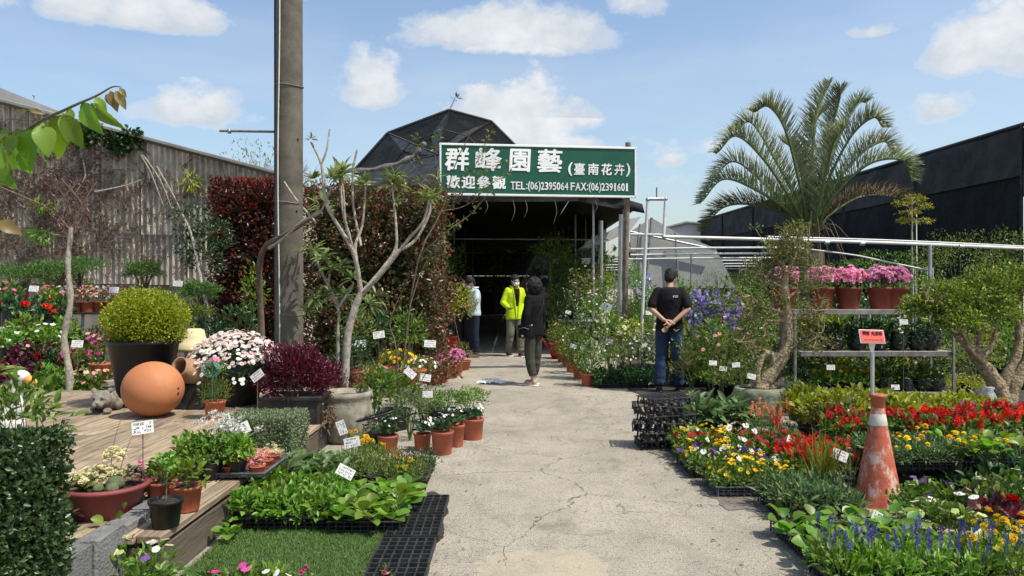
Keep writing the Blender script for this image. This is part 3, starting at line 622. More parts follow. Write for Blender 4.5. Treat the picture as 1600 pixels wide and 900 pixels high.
# ------------------------------------------------------------------ long black net shed on the right
bs = tag(empty('black_net_shed', (11, 20, 0)), 'long black shade-net shed running behind the triangle palm', 'shed')
M_bsn = mat('dense_black_net', (.008, .0084, .0095), .8, var=.5, scale=1.6, bump=.9, bscale=5, bdist=.05); M_bs2 = mat('grey_black_net', (.05, .05, .049), .8, var=.4, scale=2.4, bump=.9, bscale=6, bdist=.05)
p0, p1 = np.array([9.85, 40.5, 0]), np.array([11.2, 12.5, 0])
def bs_pt(t, z): return p0 + (p1 - p0) * t + np.array([0, 0, z]) - np.array([11, 20, 0])
N_ = 7
for k in range(N_):
    t0, t1 = k / N_, (k + 1) / N_ - .002
    zs = 4.95
    wrinkled((bs_pt(t0, 0), bs_pt(t1, 0), bs_pt(t1, 3.9), bs_pt(t0, 3.9)), 'net_panel', M_bsn, .07, (16, 10), bs)
    wrinkled((bs_pt(t0, 3.87) + np.array([-.05, 0, 0]), bs_pt(t1, 3.87) + np.array([-.05, 0, 0]), bs_pt(t1, zs), bs_pt(t0, zs)), 'upper_net', M_bs2, .06, (16, 6), bs)
    q = MB(); tube(q, [bs_pt(t0, 0) + np.array([-.06, 0, 0]), bs_pt(t0, zs) + np.array([-.06, 0, 0])], .035, 6); obj('post', q.mesh('post', M_blk_d), bs)
q = MB(); tube(q, [bs_pt(0, 4.97), bs_pt(1, 4.97)], .05, 8); obj('top_rail', q.mesh('top_rail', M_blk_d), bs)
wrinkled((bs_pt(0, 0), bs_pt(0, 0) + np.array([9, 0, 0]), bs_pt(0, 4.95) + np.array([9, 0, 0]), bs_pt(0, 4.95)), 'end_net', M_bsn, .03, (6, 6), bs)
wrinkled((bs_pt(0, 4.9), bs_pt(1, 4.9), bs_pt(1, 4.9) + np.array([9, 0, 0]), bs_pt(0, 4.9) + np.array([9, 0, 0])), 'roof_net', M_bsn, .05, (10, 6), bs)

# ------------------------------------------------------------------ pipe frames over the open benches
def pipe(name, P, r, m, label, cat='pipe', group=None, joints=()):
    q = MB(); tube(q, P, r, 10)
    t = tag(obj(name, q.mesh(name, m)), label, cat, group); return t
arch = tag(empty('pipe_frame', (gx(1008, 12.4), 12.4, 0)), 'white plastic water pipe on posts with an upright loop beside the sign', 'pipe frame')
o5 = np.array([gx(1008, 12.4), 12.4, 0])
def pl(pts, r, m, nm, par=arch, o=o5, n=24, smooth=True):
    P = np.array(pts) - o; q = MB(); tube(q, curve(P, n) if smooth else P, r, 8); return obj(nm, q.mesh(nm, m), par)
pl([pt(1001, 560, 12.4), pt(1006, 440, 12.4), pt(1012, 312, 12.4)], .026, M_pvc, 'riser')
pl([pt(1012, 311, 12.4), pt(1040, 311, 12.4)], .028, M_galv, 'loop_top', smooth=False); pl([pt(1040, 310, 12.4), pt(1037, 369, 12.4)], .026, M_pvc, 'loop_side', smooth=False)
pl([pt(1026, 311, 12.4), pt(1026, 293, 12.4)], .012, M_rust, 'valve', smooth=False)
for p in ((1012, 312), (1040, 311), (1037, 370)):
    q = MB(); ball(q, np.array(pt(*p, 12.4)) - o5, .036, 10, 6); obj('elbow', q.mesh('elbow', M_galv), arch)
pl([pt(985, 366, 12.4), pt(1036, 367, 12.4)], .02, M_pvc, 'side_pipe', smooth=False)
pl([pt(1036, 370, 12.4), pt(1200, 374, 12.6), pt(1400, 380, 12.9), pt(1640, 390, 13.2)], .027, M_pvc, 'main_pipe')
pl([pt(1200, 370, 12.8), pt(1400, 376, 13.1), pt(1640, 387, 13.4)], .016, M_pvc, 'thin_pipe')
pl([pt(1453, 382, 12.95), pt(1453, 440, 12.95), pt(1451, 560, 12.95)], .03, M_galv, 'post')
pl([pt(1225, 385, 13.1), pt(1330, 398, 13), pt(1380, 408, 13), pt(1450, 422, 13)], .014, M_pvc, 'slack_hose')
for k, x in enumerate((1105, 1190, 1290, 1345, 1500)):
    q = MB(); tube(q, [(0, 0, -.01), (0, 0, .06)], .034, 8); obj('coupling', q.mesh('coupling', M_galv), arch, tuple(np.array(pt(x, 371 + (x - 1036) * .031, 12.6)) - o5), (0, R(90), 0))
fg = 'white roof pipes over the open benches'
for k, (y, d, xa, xb) in enumerate(((388, 15.5, 985, 1215), (397, 17.5, 985, 1215), (404, 19.5, 960, 1210), (408, 22, 950, 1190), (413, 25, 940, 1180), (417, 28, 940, 1180), (421, 32, 930, 1170))):
    pipe('roof_pipe', [pt(xa, y + 1.5, d), pt((xa + xb) / 2, y - .5, d), pt(xb, y - 1, d)], .024, M_pvc, 'white plastic roof pipe, number %s from the nearest of seven over the open benches' % ('one two three four five six seven'.split()[k]), 'pipe', fg)
    for s, x in enumerate((xa + 20, xa + 95, xb - 25)):
        if k in (1, 3, 5): pipe('bench_post', [pt(x, y, d), (gx(x, d), d, 0)], .02, M_galv, 'slim grey post under the %s white roof pipe, %s of three' % ({1: 'second', 3: 'fourth', 5: 'sixth'}[k], ('left', 'middle', 'right')[s]), 'post', 'posts under the roof pipes')

# ------------------------------------------------------------------ shop sign on two posts
sg = tag(empty('shop_sign', (gx(688, 12.9), 12.9, 0)), 'long green shop sign with white Chinese lettering and phone numbers on posts', 'sign')
ax = np.array([gx(992, 13.3) - gx(688, 12.9), .4, 0]); SW = float(np.linalg.norm(ax)); rz = math.atan2(ax[1], ax[0]); zb, zt = 3.025, 3.865
M_green = mat('green_sign_paint', (.005, .085, .047), .45, var=.14, scale=2, bump=.03, stain=.2, stain_c=(.02, .1, .07)); M_signw = mat('sign_white', (.82, .83, .82), .5, var=.04, bump=0)
b = MB(); bbox(b, (SW / 2, 0, (zb + zt) / 2), (SW, .05, zt - zb), .004); board = obj('board', b.mesh('board', M_green), sg, (0, 0, 0), (0, 0, rz))
for c, s in (((SW / 2, -.008, zt), (SW + .04, .066, .035)), ((SW / 2, -.008, zb), (SW + .04, .066, .035)), ((0, -.008, (zb + zt) / 2), (.03, .066, zt - zb + .03)), ((SW, -.008, (zb + zt) / 2), (.03, .066, zt - zb + .03))):
    b = MB(); bbox(b, c, s, .004); obj('border', b.mesh('border', M_signw), board)
def text_mesh(s, size):
    cu = bpy.data.curves.new('lettering', 'FONT'); cu.body = s; cu.size = size; cu.extrude = .004; cu.resolution_u = 3
    o = bpy.data.objects.new('tmp', cu); col.objects.link(o); dg = bpy.context.evaluated_depsgraph_get(); me = bpy.data.meshes.new_from_object(o.evaluated_get(dg)); bpy.data.objects.remove(o)
    co = np.zeros(len(me.vertices) * 3, np.float32); me.vertices.foreach_get('co', co); return co.reshape(-1, 3), [tuple(p.vertices) for p in me.polygons]
def letter(s, x, z, w, h, bold, nm='lettering', m=None, parent=None, shear=0, y=-.030):
    """one character fitted into a box on the board; brush weight comes from copies set round a small circle"""
    co, fc = text_mesh(s, 1.0)
    if not len(co): return
    lo, hi = co.min(0), co.max(0); b = bold; co = (co - lo) / np.maximum(hi - lo, 1e-6); co[:, 2] -= .5
    ww, hh = w * (1 - 2 * b), h * (1 - 2 * b); q = MB(); n = 8 if b else 1
    for k in range(n):
        a = 6.283 * k / n; V = np.stack([w * b + co[:, 0] * ww + shear * co[:, 1] * h + (math.cos(a) * b * h if b else 0), h * b + co[:, 1] * hh + (math.sin(a) * b * h * .8 if b else 0), co[:, 2] * .006 + k * .0003], 1); q.add(V, fc)
    return obj(nm, q.mesh(nm, m or M_signw), parent or board, (x, y, z), (R(90), 0, 0))
def sx_(px): return (px - 688) / 304 * SW
def sz_(py): return zt - (py - 228) / 79 * (zt - zb)
# big characters (drawn brush-thick), the bracketed place name, the welcome line and the numbers
for ch, x0, x1, y0, y1 in (('群', 694, 731, 233, 270), ('峰', 740, 781, 233, 270), ('園', 793, 825, 234, 271), ('藝', 836, 875, 234, 272)):
    letter(ch, sx_(x0), sz_(y1 - (x0 - 688) * .01), sx_(x1) - sx_(x0), (y1 - y0) / 79 * (zt - zb), .027, shear=.05)
for ch, x0, x1, y0, y1 in (('(', 885, 891, 254, 276), ('臺', 894, 911, 255, 274), ('南', 916, 933, 255, 274), ('花', 937, 954, 255, 274), ('卉', 958, 974, 255, 274), (')', 977, 983, 254, 276)):
    letter(ch, sx_(x0), sz_(y1 - 1.2), sx_(x1) - sx_(x0), (y1 - y0) / 79 * (zt - zb), .022, shear=.04)
for ch, x0, x1 in (('歡', 697, 718), ('迎', 720, 741), ('參', 743, 765), ('觀', 767, 788)):
    letter(ch, sx_(x0), sz_(298), sx_(x1) - sx_(x0), 21 / 79 * (zt - zb), .034)
# numerals with slab serifs, stroke by stroke from the built-in face, then narrowed
x = 795.5
def serif_line(s, x0, x1, y0, y1):
    adv = {':': .45, '(': .5, ')': .5, ' ': .35, 'T': 1.1, 'E': 1.1, 'L': 1.05, 'F': 1.05, 'A': 1.2, 'X': 1.2}
    tot = sum(adv.get(c, .86) for c in s); x = x0
    for c in s:
        wd = adv.get(c, .86) / tot * (x1 - x0)
        if c != ' ':
            h = (y1 - y0) / 79 * (zt - zb); ww = sx_(x + wd * .86) - sx_(x)
            yb = y1 + (3 if c in '()' else 0); hh = h * (1.32 if c in '()' else (.72 if c == ':' else 1)); yy = yb
            letter(c, sx_(x) + (ww * .28 if c == '1' else (ww * .2 if c == ':' else 0)), sz_(yy - 1) + (h * .06 if c == ':' else 0), ww * (.42 if c == '1' else (.55 if c == ':' else 1)), hh, .022 if c not in '()' else .012)
            if c in 'TELFAX1':            # foot and head serifs
                q = MB(); t = h * .09
                marks = {'T': [(.22, .56, 0)], 'E': [(-.1, .3, 0), (-.1, .3, .91)], 'L': [(-.1, .3, 0), (-.1, .35, .91)], 'F': [(-.1, .42, 0), (-.1, .3, .91)], 'A': [(-.12, .3, 0), (.72, .42, 0)], 'X': [(-.1, .34, 0), (.74, .36, 0), (-.1, .34, .91), (.74, .36, .91)], '1': [(.16, .7, 0)]}[c]
                for u, l, v in marks: box(q, (sx_(x) + ww * (u + l / 2), -.0305, sz_(yy - 1) + h * v + t / 2), (ww * l, .005, t))
                obj('lettering', q.mesh('serif', M_signw), board)
        x += wd
serif_line('TEL:(06)2395064', 795.5, 886, 286.5, 299); serif_line('FAX:(06)2391601', 889, 982, 286.5, 299)
b = MB(); tube(b, [(0, 0, 0), (.012, 0, 2), (.0, 0, 3.02)], .034, 10); obj('post', b.mesh('post', M_rust), sg, (gx(692, 12.98) - gx(688, 12.9), .08, 0))
b = MB(); tube(b, [(0, 0, 0), (.06, 0, 3.0), (.08, 0, 3.98)], .05, 10); obj('post', b.mesh('post', M_rust), sg, (gx(974, 13.4) - gx(688, 12.9), .47, 0))
pipe('support_pipe', [(gx(966, 13.5), 13.5, 0), (gx(970, 13.5), 13.5, gz(335, 13.5))], .035, M_galv, 'grey steel tube standing beside the right post of the sign', 'post')
pipe('support_pipe', [(gx(940, 15), 15, 0), (gx(940, 15), 15, gz(345, 15))], .03, M_galv, 'grey steel tube between the entrance plants, nearest the woman in black', 'post')
# ------------------------------------------------------------------ plant materials
G = dict(
 box=leafmat('boxwood_leaf', [(0.014, 0.04, 0.011), (0.032, 0.081, 0.021), (0.069, 0.138, 0.04)], .35),
 lime=leafmat('lime_leaf', [(.11, .15, .012), (.25, .29, .02), (.44, .43, .045)], .45, .4),
 mid=leafmat('mid_green_leaf', [(0.044, 0.098, 0.015), (0.094, 0.175, 0.025), (0.188, 0.263, 0.05)], .4, .35),
 fresh=leafmat('fresh_green_leaf', [(0.072, 0.156, 0.018), (0.138, 0.264, 0.03), (0.24, 0.36, 0.06)], .4, .4),
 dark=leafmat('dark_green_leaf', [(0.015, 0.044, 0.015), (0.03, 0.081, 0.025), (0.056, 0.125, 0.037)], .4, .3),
 blue=leafmat('bluish_leaf', [(0.054, 0.108, 0.038), (0.095, 0.169, 0.057), (0.176, 0.25, 0.095)], .45, .3),
 olive=leafmat('olive_leaf', [(0.057, 0.086, 0.017), (0.127, 0.172, 0.034), (0.23, 0.253, 0.057)], .5, .35),
 yellowg=leafmat('yellow_green_leaf', [(.12, .16, .018), (.25, .28, .03), (.42, .4, .06)], .5, .4),
 red=leafmat('red_tip_leaf', [(.016, .022, .009), (.03, .03, .012), (.06, .03, .018), (.12, .042, .024), (.22, .1, .06)], .32, .25),
 redtip=leafmat('new_red_leaf', [(.1, .03, .018), (.24, .055, .025), (.4, .12, .05)], .35, .3),
 maroon=leafmat('maroon_leaf', [(.035, .006, .015), (.09, .012, .03), (.2, .03, .06)], .4, .3, hue=.01),
 bonsai=leafmat('bonsai_leaf', [(.05, .085, .014), (.12, .165, .024), (.3, .31, .05)], .45, .35),
 redgreen=leafmat('mixed_hedge_leaf', [(.03, .05, .012), (.06, .095, .022), (.12, .15, .04), (.09, .05, .024), (.19, .055, .032), (.34, .22, .15)], .32, .3),
 juniper=leafmat('juniper_needle', [(0.036, 0.087, 0.022), (0.072, 0.145, 0.029), (0.145, 0.217, 0.043)], .55, .2),
 grey=leafmat('grey_green_leaf', [(.09, .13, .06), (.16, .2, .1), (.26, .3, .17)], .6, .3),
 silver=leafmat('silver_leaf', [(.4, .43, .38), (.55, .57, .5), (.68, .68, .62)], .7, .3),
 palm=leafmat('palm_leaflet', [(.13, .165, .07), (.22, .255, .12), (.38, .4, .24)], .3, .45), palmdry=leafmat('dry_palm_leaflet', [(.14, .1, .05), (.2, .14, .075), (.13, .14, .05)], .6, .3),
 cream=leafmat('cream_succulent', [(.45, .42, .2), (.62, .56, .32), (.7, .66, .45)], .5, .3),
 near=leafmat('young_walnut_leaf', [(.1, .2, .02), (.17, .3, .035), (.25, .38, .06)], .4, .5),
 dryleaf=leafmat('dry_leaf', [(.1, .06, .03), (.17, .11, .06), (.25, .19, .11)], .8, .2),
 salix=leafmat('frangipani_leaf', [(.1, .17, .045), (.19, .27, .085), (.33, .4, .17)], .4, .4),
)
def fm(n, *c, t=.35): return leafmat('petal_' + n, list(c), .6, t, .25, hue=.006)
FL = dict(
 white=fm('white', (.68, .68, .62), (.8, .8, .76), (.85, .84, .82)), pinkw=fm('pale_pink', (.62, .47, .46), (.76, .64, .63), (.82, .77, .75)), yellow=fm('yellow', (.7, .45, .01), (.8, .58, .015), (.85, .68, .04)),
 marig=fm('marigold', (.7, .3, .005), (.8, .45, .01), (.85, .58, .02)), redf=fm('scarlet', (.38, .004, .008), (.55, .01, .013), (.66, .025, .022), t=.2), crimson=fm('crimson', (.22, .004, .012), (.34, .008, .02), (.42, .02, .03)),
 orange=fm('orange', (.6, .16, .06), (.68, .24, .1), (.74, .34, .18)), violet=fm('violet', (.1, .03, .2), (.16, .06, .32), (.25, .1, .45)), purple=fm('lilac_blue', (.2, .16, .46), (.34, .29, .62), (.55, .5, .78)), blue=fm('salvia_blue', (.045, .045, .2), (.08, .08, .3), (.15, .15, .42)),
 pink=fm('pink', (.62, .12, .28), (.72, .24, .4), (.8, .42, .54)), magenta=fm('magenta', (.5, .02, .2), (.62, .05, .3), (.68, .1, .4)), boug=fm('bougainvillea_pink', (.58, .16, .36), (.7, .3, .48), (.78, .5, .6)), salmon=fm('salmon', (.66, .25, .2), (.74, .38, .34), (.78, .5, .45)),
 centre=fm('flower_centre', (.55, .36, .02), (.6, .42, .03)), eye=fm('pansy_eye', (.03, .008, .02), (.06, .01, .03)), palelime=fm('pale_lime_flower', (.5, .58, .2), (.6, .66, .3), (.68, .7, .42)),
)
# ------------------------------------------------------------------ flower units, one unit across
U_daisy = flower_unit(petals(11, .5, .24, .12) + dome_part(.15, .1, .0))
U_vinca = flower_unit(petals(5, .5, .5, .12) + dome_part(.07, .05, .02, 6))
U_pansy = flower_unit(petals(2, .46, .62, .5, 0, .04, off=1.1) + petals(2, .46, .5, .2, .02, .04, off=-.1) + petals(1, .5, .7, .1, .03, .02, off=-1.57) + dome_part(.13, .05, .04, 6))
_m = []
for k, (n_, el, L_) in enumerate(((11, .15, .5), (10, .6, .42), (7, 1.05, .34))): _m += petals(n_, L_, .24, el, .06 * k, .02, off=k * .3, jit=.2)
U_marigold = flower_unit(_m + dome_part(.12, .2, .15, 6, 0))
_s = []
for k in range(9):
    _s += petals(4, .16 + .05 * math.sin(k / 8 * 3.1), .1, .55 + .04 * k, k * .1, .03, T=T_S, off=k * .8, jit=.3)
U_spike = flower_unit(_s)
_s = []
for k in range(7): _s += petals(5, .2 + .12 * math.sin(k / 6 * 3.1), .15, .35 + .1 * k, k * .11, .04, T=T_S, off=k * .9, jit=.4)
U_salvia = flower_unit(_s)
U_cluster = flower_unit(petals(3, .5, .52, .7, off=.2) + petals(3, .42, .45, 1.0, .05, off=1.2))
U_rosette = flower_unit(petals(7, .5, .26, .5, jit=.2) + petals(6, .36, .2, .9, .04, off=.4) + petals(4, .2, .14, 1.2, .08))
U_round = flower_unit(dome_part(.5, .45, 0, 8, 0) + dome_part(.5, -.4, 0, 8, 0))

# ------------------------------------------------------------------ pots and containers
CACHE = {}
def pot_mesh(r, h, taper=.76, m=None, rim=True, seg=22):
    m = m or M_terra; key = ('pot', r, h, taper, m.name, rim)
    if key not in CACHE:
        q = MB(); rb = r * taper; t = max(.004, r * .05)
        pr = [(.001, 0), (rb * .97, 0), (rb, .006)]
        if rim: pr += [(r * .95, h * .86), (r * 1.02, h * .87), (r * 1.05, h * .99), (r * 1.03, h), (r * .96, h), (r * .93, h * .9), (.001, h * .88)]
        else: pr += [(r, h - .006), (r, h), (r - t, h), (r - t * 1.3, h * .9), (.001, h * .88)]
        lathe(q, pr, seg); CACHE[key] = q.mesh('pot', m)
    return CACHE[key]
def soil_mesh(r, h):
    key = ('soil', r, h)
    if key not in CACHE:
        q = MB(); pr = [(r, h - .01), (r * .8, h + .004), (r * .4, h + .01), (.001, h + .008)]; lathe(q, pr, 14, wob=.03); CACHE[key] = q.mesh('soil', M_soil)
    return CACHE[key]
def bushy(n=300, r=.15, rz=.14, z=.05, L=.04, W=.02, T=T_S, m='mid', up=.5, stems=9, lo=.25, zmin=-.35, lump=.18, jit=.6, rn=(0, 1), stem_m=None):
    q = MB(); c = np.array([0, 0, z + rz * .45])
    for i in range(stems):
        d = unit(np.array([rng.normal(), rng.normal(), 1.0 + rng.random()])); e = d * np.array([r, r, rz * 1.5]) * rng.uniform(.5, .85)
        tube(q, curve([(0, 0, 0), e * .5 + rng.normal(0, .02 * r / .15, 3) + np.array([0, 0, z * .5]), e + np.array([0, 0, z])], 5), [.004, .0035, .003, .0025, .0015], 4, 1, cap=False)
    foliage(q, n, (r, r, rz), c, L, W, T, 0, lo, zmin, up, lump, jit, rn)
    return q, c
def bush_mesh(**k):
    m = k.pop('m', 'mid'); q, c = bushy(**k); return q.mesh('foliage', [G[m], M_stem])
def flowers_mesh(U, n, r, rz, z, size, mats, zmin=.15, face=.5, var=.2, out=1.0):
    q = MB(); d = rdir(max(60, n * 4)); d = d[d[:, 2] > zmin][:n]; P = np.array([0, 0, z + rz * .45]) + d * np.array([r, r, rz]) * out * rng.uniform(.92, 1.08, (len(d), 1))
    Z = unit(d * .7 + np.array([0, -.25, face]) + rng.normal(0, .25, d.shape)); scatter(q, U, P, Z, size * rng.uniform(1 - var, 1 + var, len(P)))
    return q.mesh('flower', [FL[x] for x in mats])
def spikes_mesh(n, r, z0, z1, sz, mats, lean=.25, wscale=1.0, U=None):
    q = MB(); a = rng.random(n) * 6.28; rr = r * np.sqrt(rng.random(n)); P = np.stack([rr * np.cos(a), rr * np.sin(a), rng.uniform(z0, z1, n)], 1)
    Z = unit(np.stack([rng.normal(0, lean, n), rng.normal(0, lean, n), np.ones(n)], 1)); scatter(q, U or U_spike, P, Z, sz * rng.uniform(.7, 1.2, n))
    for p in P: tube(q, [(p[0] * .5, p[1] * .5, z0 * .3), p], .0025, 4, len(mats), cap=False)
    return q.mesh('flower', [FL[x] for x in mats] + [M_stem])
def broad_mesh(n, spread, L, W, m='fresh', T=T_B, z=.02, el=(.2, 1.2), seed=0):
    """broad leaves from a crown, on short stalks"""
    q = MB(); a = rng.random(n) * 6.28; e = rng.uniform(*el, n); s = rng.uniform(.6, 1.1, n) * spread
    D = np.stack([np.cos(a) * np.cos(e), np.sin(a) * np.cos(e), np.sin(e)], 1); B_ = np.stack([np.zeros(n), np.zeros(n), np.full(n, z)], 1); P = B_ + D * s[:, None]
    for i in range(n): tube(q, [B_[i], P[i]], [.004, .0025], 4, 1, cap=False)
    D2 = unit(D * np.array([1, 1, .35]) + rng.normal(0, .15, (n, 3))); leaves(q, P, D2, np.tile([0, 0, 1.0], (n, 1)) + rng.normal(0, .25, (n, 3)), L * rng.uniform(.7, 1.2, n), W * rng.uniform(.8, 1.15, n), T, 0)
    return q.mesh('foliage', [G[m], M_stem])
def broad_parts(n, spread, L, W, m='fresh', T=T_B, z=.02, el=(.2, 1.2)):
    """like broad_mesh, each leaf with its stalk a part of its own"""
    out = []
    for i in range(n):
        q = MB(); a = 6.283 * (i + rng.random() * .8) / n * 2.4; e = rng.uniform(*el); s = rng.uniform(.6, 1.1) * spread; D = np.array([math.cos(a) * math.cos(e), math.sin(a) * math.cos(e), math.sin(e)]); B_ = np.array([0, 0, z]); P = B_ + D * s
        tube(q, [B_, P], [.004, .0025], 4, 1, cap=False); D2 = unit(D * np.array([1, 1, .35]) + rng.normal(0, .15, 3))
        leaves(q, [P], [D2], [np.array([0, 0, 1.0]) + rng.normal(0, .25, 3)], L * rng.uniform(.7, 1.2), W * rng.uniform(.8, 1.15), T, 0); out.append(('leaf', q.mesh('leaf', [G[m], M_stem])))
    return out
def single_flowers(U, n, r, rz, z, size, mats, zmin=.15, face=.5):
    return [('blossom', flowers_mesh(U, 1, r, rz, z, size, mats, zmin, face)) for _ in range(n)]
def grass_mesh(n, L, W, m='fresh', r=.03, spread=.35, T=T_BLADE):
    q = MB(); a = rng.random(n) * 6.28; P = np.stack([rng.normal(0, r, n), rng.normal(0, r, n), np.zeros(n)], 1); D = np.stack([np.cos(a) * spread * rng.random(n) * 1.6, np.sin(a) * spread * rng.random(n) * 1.6, np.ones(n)], 1)
    leaves(q, P, D, np.stack([-np.cos(a), -np.sin(a), np.full(n, .3)], 1), L * rng.uniform(.6, 1.1, n), W, T, 0); return q.mesh('foliage', G[m])
T_RIB = None
def pad_tree(q, pads, n_per, L, W, T=T_S, mi=0, lump=.25):
    for c, r in pads: foliage(q, int(n_per * r[0] * r[1] / .04), r, c, L, W, T, mi, .35, -.9, .5, lump)

def price_tag_parts():
    out = []
    for v in range(5):
        q = MB(); box(q, (0, 0, 0), (.115, .002, .07)); card = q.mesh('card', M_white)
        q = MB(); rr = random.Random(v)
        for row in range(3):
            x = -.046
            while x < .044:
                w_ = rr.uniform(.004, .011); hgt = .012
                if rr.random() < .82:
                    for s in range(rr.choice([2, 3, 4])):
                        if rr.random() < .5: box(q, (x + w_ / 2, -.0018, .022 - row * .021 + rr.uniform(-hgt / 2, hgt / 2)), (w_, .0008, .0018), rot=(0, rr.uniform(-.35, .35), 0))
                        else: box(q, (x + rr.uniform(0, w_), -.0018, .022 - row * .021), (.0018, .0008, hgt * rr.uniform(.6, 1)), rot=(0, rr.uniform(-.3, .3), 0))
                x += w_ + .004
        out.append((card, q.mesh('lettering', M_ink)))
    q = MB(); tube(q, [(0, 0, 0), (0, 0, 1)], .003, 5); return out, q.mesh('stake', M_twig)
TAGS, STAKE = price_tag_parts()
def price_tag(loc, h, label, tilt=0.0, lean=0.0, sc=1.0, turn=0.0, v=0):
    """card on a thin stake; loc is where the stake meets the ground or soil"""
    t = tag(empty('price_tag', loc, turn), label, 'price tag', 'handwritten price tags')
    s = obj('stake', STAKE, t, (0, .004, 0), (R(lean), 0, 0), (1, 1, h)); c = obj('card', TAGS[v % 5][0], t, (0, -.002 - math.sin(R(lean)) * h * 1.0, h * math.cos(R(lean))), (R(-12), R(tilt), 0), sc)
    obj('lettering', TAGS[v % 5][1], c); return t
def tag_at(px, py, d, ground, label, tilt=0, sc=1.0, turn=0, v=0):
    z = gz(py, d); return price_tag((gx(px, d), d, ground), z - ground, label, tilt, 0, sc, turn, v)

# trays
def tray_mesh(w, l, h, nx, ny, m=None, lip=.016, closed=False, solid_floor=True):
    key = ('tray', w, l, h, nx, ny, (m or M_blk).name, closed)
    if key in CACHE: return CACHE[key]
    q = MB(); t = .004
    for s in (-1, 1):
        box(q, (s * (w / 2), 0, h), (lip, l + lip, .006)); box(q, (0, s * (l / 2), h + .0008), (w - lip, lip, .006))
    n = max(4, int(w / .045)); m2 = max(4, int(l / .045))
    for s in (-1, 1):
        for i in range(n + 1): box(q, (-w / 2 + w * i / n, s * (l / 2 - .006), h / 2), (.006, .005, h))
        for i in range(m2 + 1): box(q, (s * (w / 2 - .006), -l / 2 + l * i / m2, h / 2), (.005, .006, h))
        for zz in ((.3, .62) if not closed else (.15, .5, .85)):
            hh = .006 if not closed else h * .34
            box(q, (s * (w / 2 - .009), 0, h * zz), (.003, l - .02, hh)); box(q, (0, s * (l / 2 - .009), h * zz), (w - .02, .003, hh))
    for i in range(nx + 1): box(q, (-w / 2 + .01 + (w - .02) * i / nx, 0, h - .006 if nx > 3 else .006), (.006, l - .03, .006))
    for j in range(ny + 1): box(q, (0, -l / 2 + .01 + (l - .02) * j / ny, h - .0065 if nx > 3 else .0065), (w - .03, .006, .006))
    if solid_floor: box(q, (0, 0, .004), (w - .03, l - .03, .004))
    CACHE[key] = q.mesh('tray', m or M_blk_d); return CACHE[key]
def grid_tray_mesh(w, l, h, nx, ny, m=None):
    """open lattice: deep cells between thin walls"""
    key = ('grid', w, l, h, nx, ny, (m or M_blk_d).name)
    if key in CACHE: return CACHE[key]
    q = MB()
    for i in range(nx + 1): box(q, (-w / 2 + w * i / nx, 0, h / 2), (.009, l, h))
    for j in range(ny + 1): box(q, (0, -l / 2 + l * j / ny, h / 2 + .0006), (w, .009, h))
    for i in range(nx):
        for j in range(ny):
            if (i + j) % 2 == 0: box(q, (-w / 2 + w * (i + .5) / nx, -l / 2 + l * (j + .5) / ny, .005), (w / nx * .8, .008, .004))
            else: box(q, (-w / 2 + w * (i + .5) / nx, -l / 2 + l * (j + .5) / ny, .005), (.008, l / ny * .8, .004))
    CACHE[key] = q.mesh('tray', m or M_blk_d); return CACHE[key]
ORD = 'first second third fourth fifth sixth seventh eighth'.split()
def plant_tray(x, y, z, w, l, nx, ny, makers, tray_label, plant_label, name, cat, group, rz=0, h=.06, m=None, sc=(.85, 1.12), pot=True, pr=None, skip=0, tray=True):
    """a tray thing and, standing in it, one thing for each small pot"""
    if tray: tag(obj('seedling_tray', tray_mesh(w, l, h, nx, ny, m), None, (x, y, z), (0, 0, rz)), tray_label, 'tray', 'seedling trays')
    pr = pr or min(w / nx, l / ny) * .44
    ca, sa = math.cos(rz), math.sin(rz); out = []
    for i in range(nx):
        for j in range(ny):
            if random.random() < skip: continue
            u, v = -w / 2 + w * (i + .5) / nx + rng.normal(0, .006), -l / 2 + l * (j + .5) / ny + rng.normal(0, .006)
            mk = makers[(i * 7 + j * 3 + int(rng.integers(0, 3))) % len(makers)]
            parts = ([('pot', pot_mesh(round(pr, 3), h * 1.05, .8, M_blk, False, 12), [('soil', soil_mesh(round(pr * .92, 3), h * .98))])] if pot else []) + list(mk[1] if isinstance(mk, tuple) else mk)
            lb = plant_label if not isinstance(mk, tuple) else plant_label.replace('*', mk[0])
            gp_ = group if not isinstance(mk, tuple) else group.replace('*', mk[0])
            lb += ', %s row, %s from left' % (ORD[j] if j else 'front', ORD[i] if i else 'first')
            o = spawn(parts, name, lb, cat, (x + u * ca - v * sa, y + u * sa + v * ca, z + .006), None, rng.uniform(*sc), gp_); out.append(o)
    return out
def lift(me, dz):
    """same mesh raised, so that a plant grows from its pot's soil"""
    m2 = me.copy(); co = np.zeros(len(m2.vertices) * 3, np.float32); m2.vertices.foreach_get('co', co); co[2::3] += dz; m2.vertices.foreach_set('co', co); m2.update(); return m2
def potted(px, py, d=None, z=0.0, r=.1, h=.17, pm=None, plant=(), name='potted_plant', label='', cat='potted plant', group=None, taper=.76, rz=None, rim=True, sc=1, potname='pot', X=None):
    """pot whose base stands at the pixel (px, py) on a surface of height z"""
    d = d or gd(py, z); parts = [(potname, pot_mesh(r, h, taper, pm, rim), [('soil', soil_mesh(round(r * .92, 3), h * .9))])] + [(n, lift(m_, h * .9)) for n, m_ in plant]
    return spawn(parts, name, label, cat, (gx(px, d) if X is None else X, d, z), rz, sc, group)
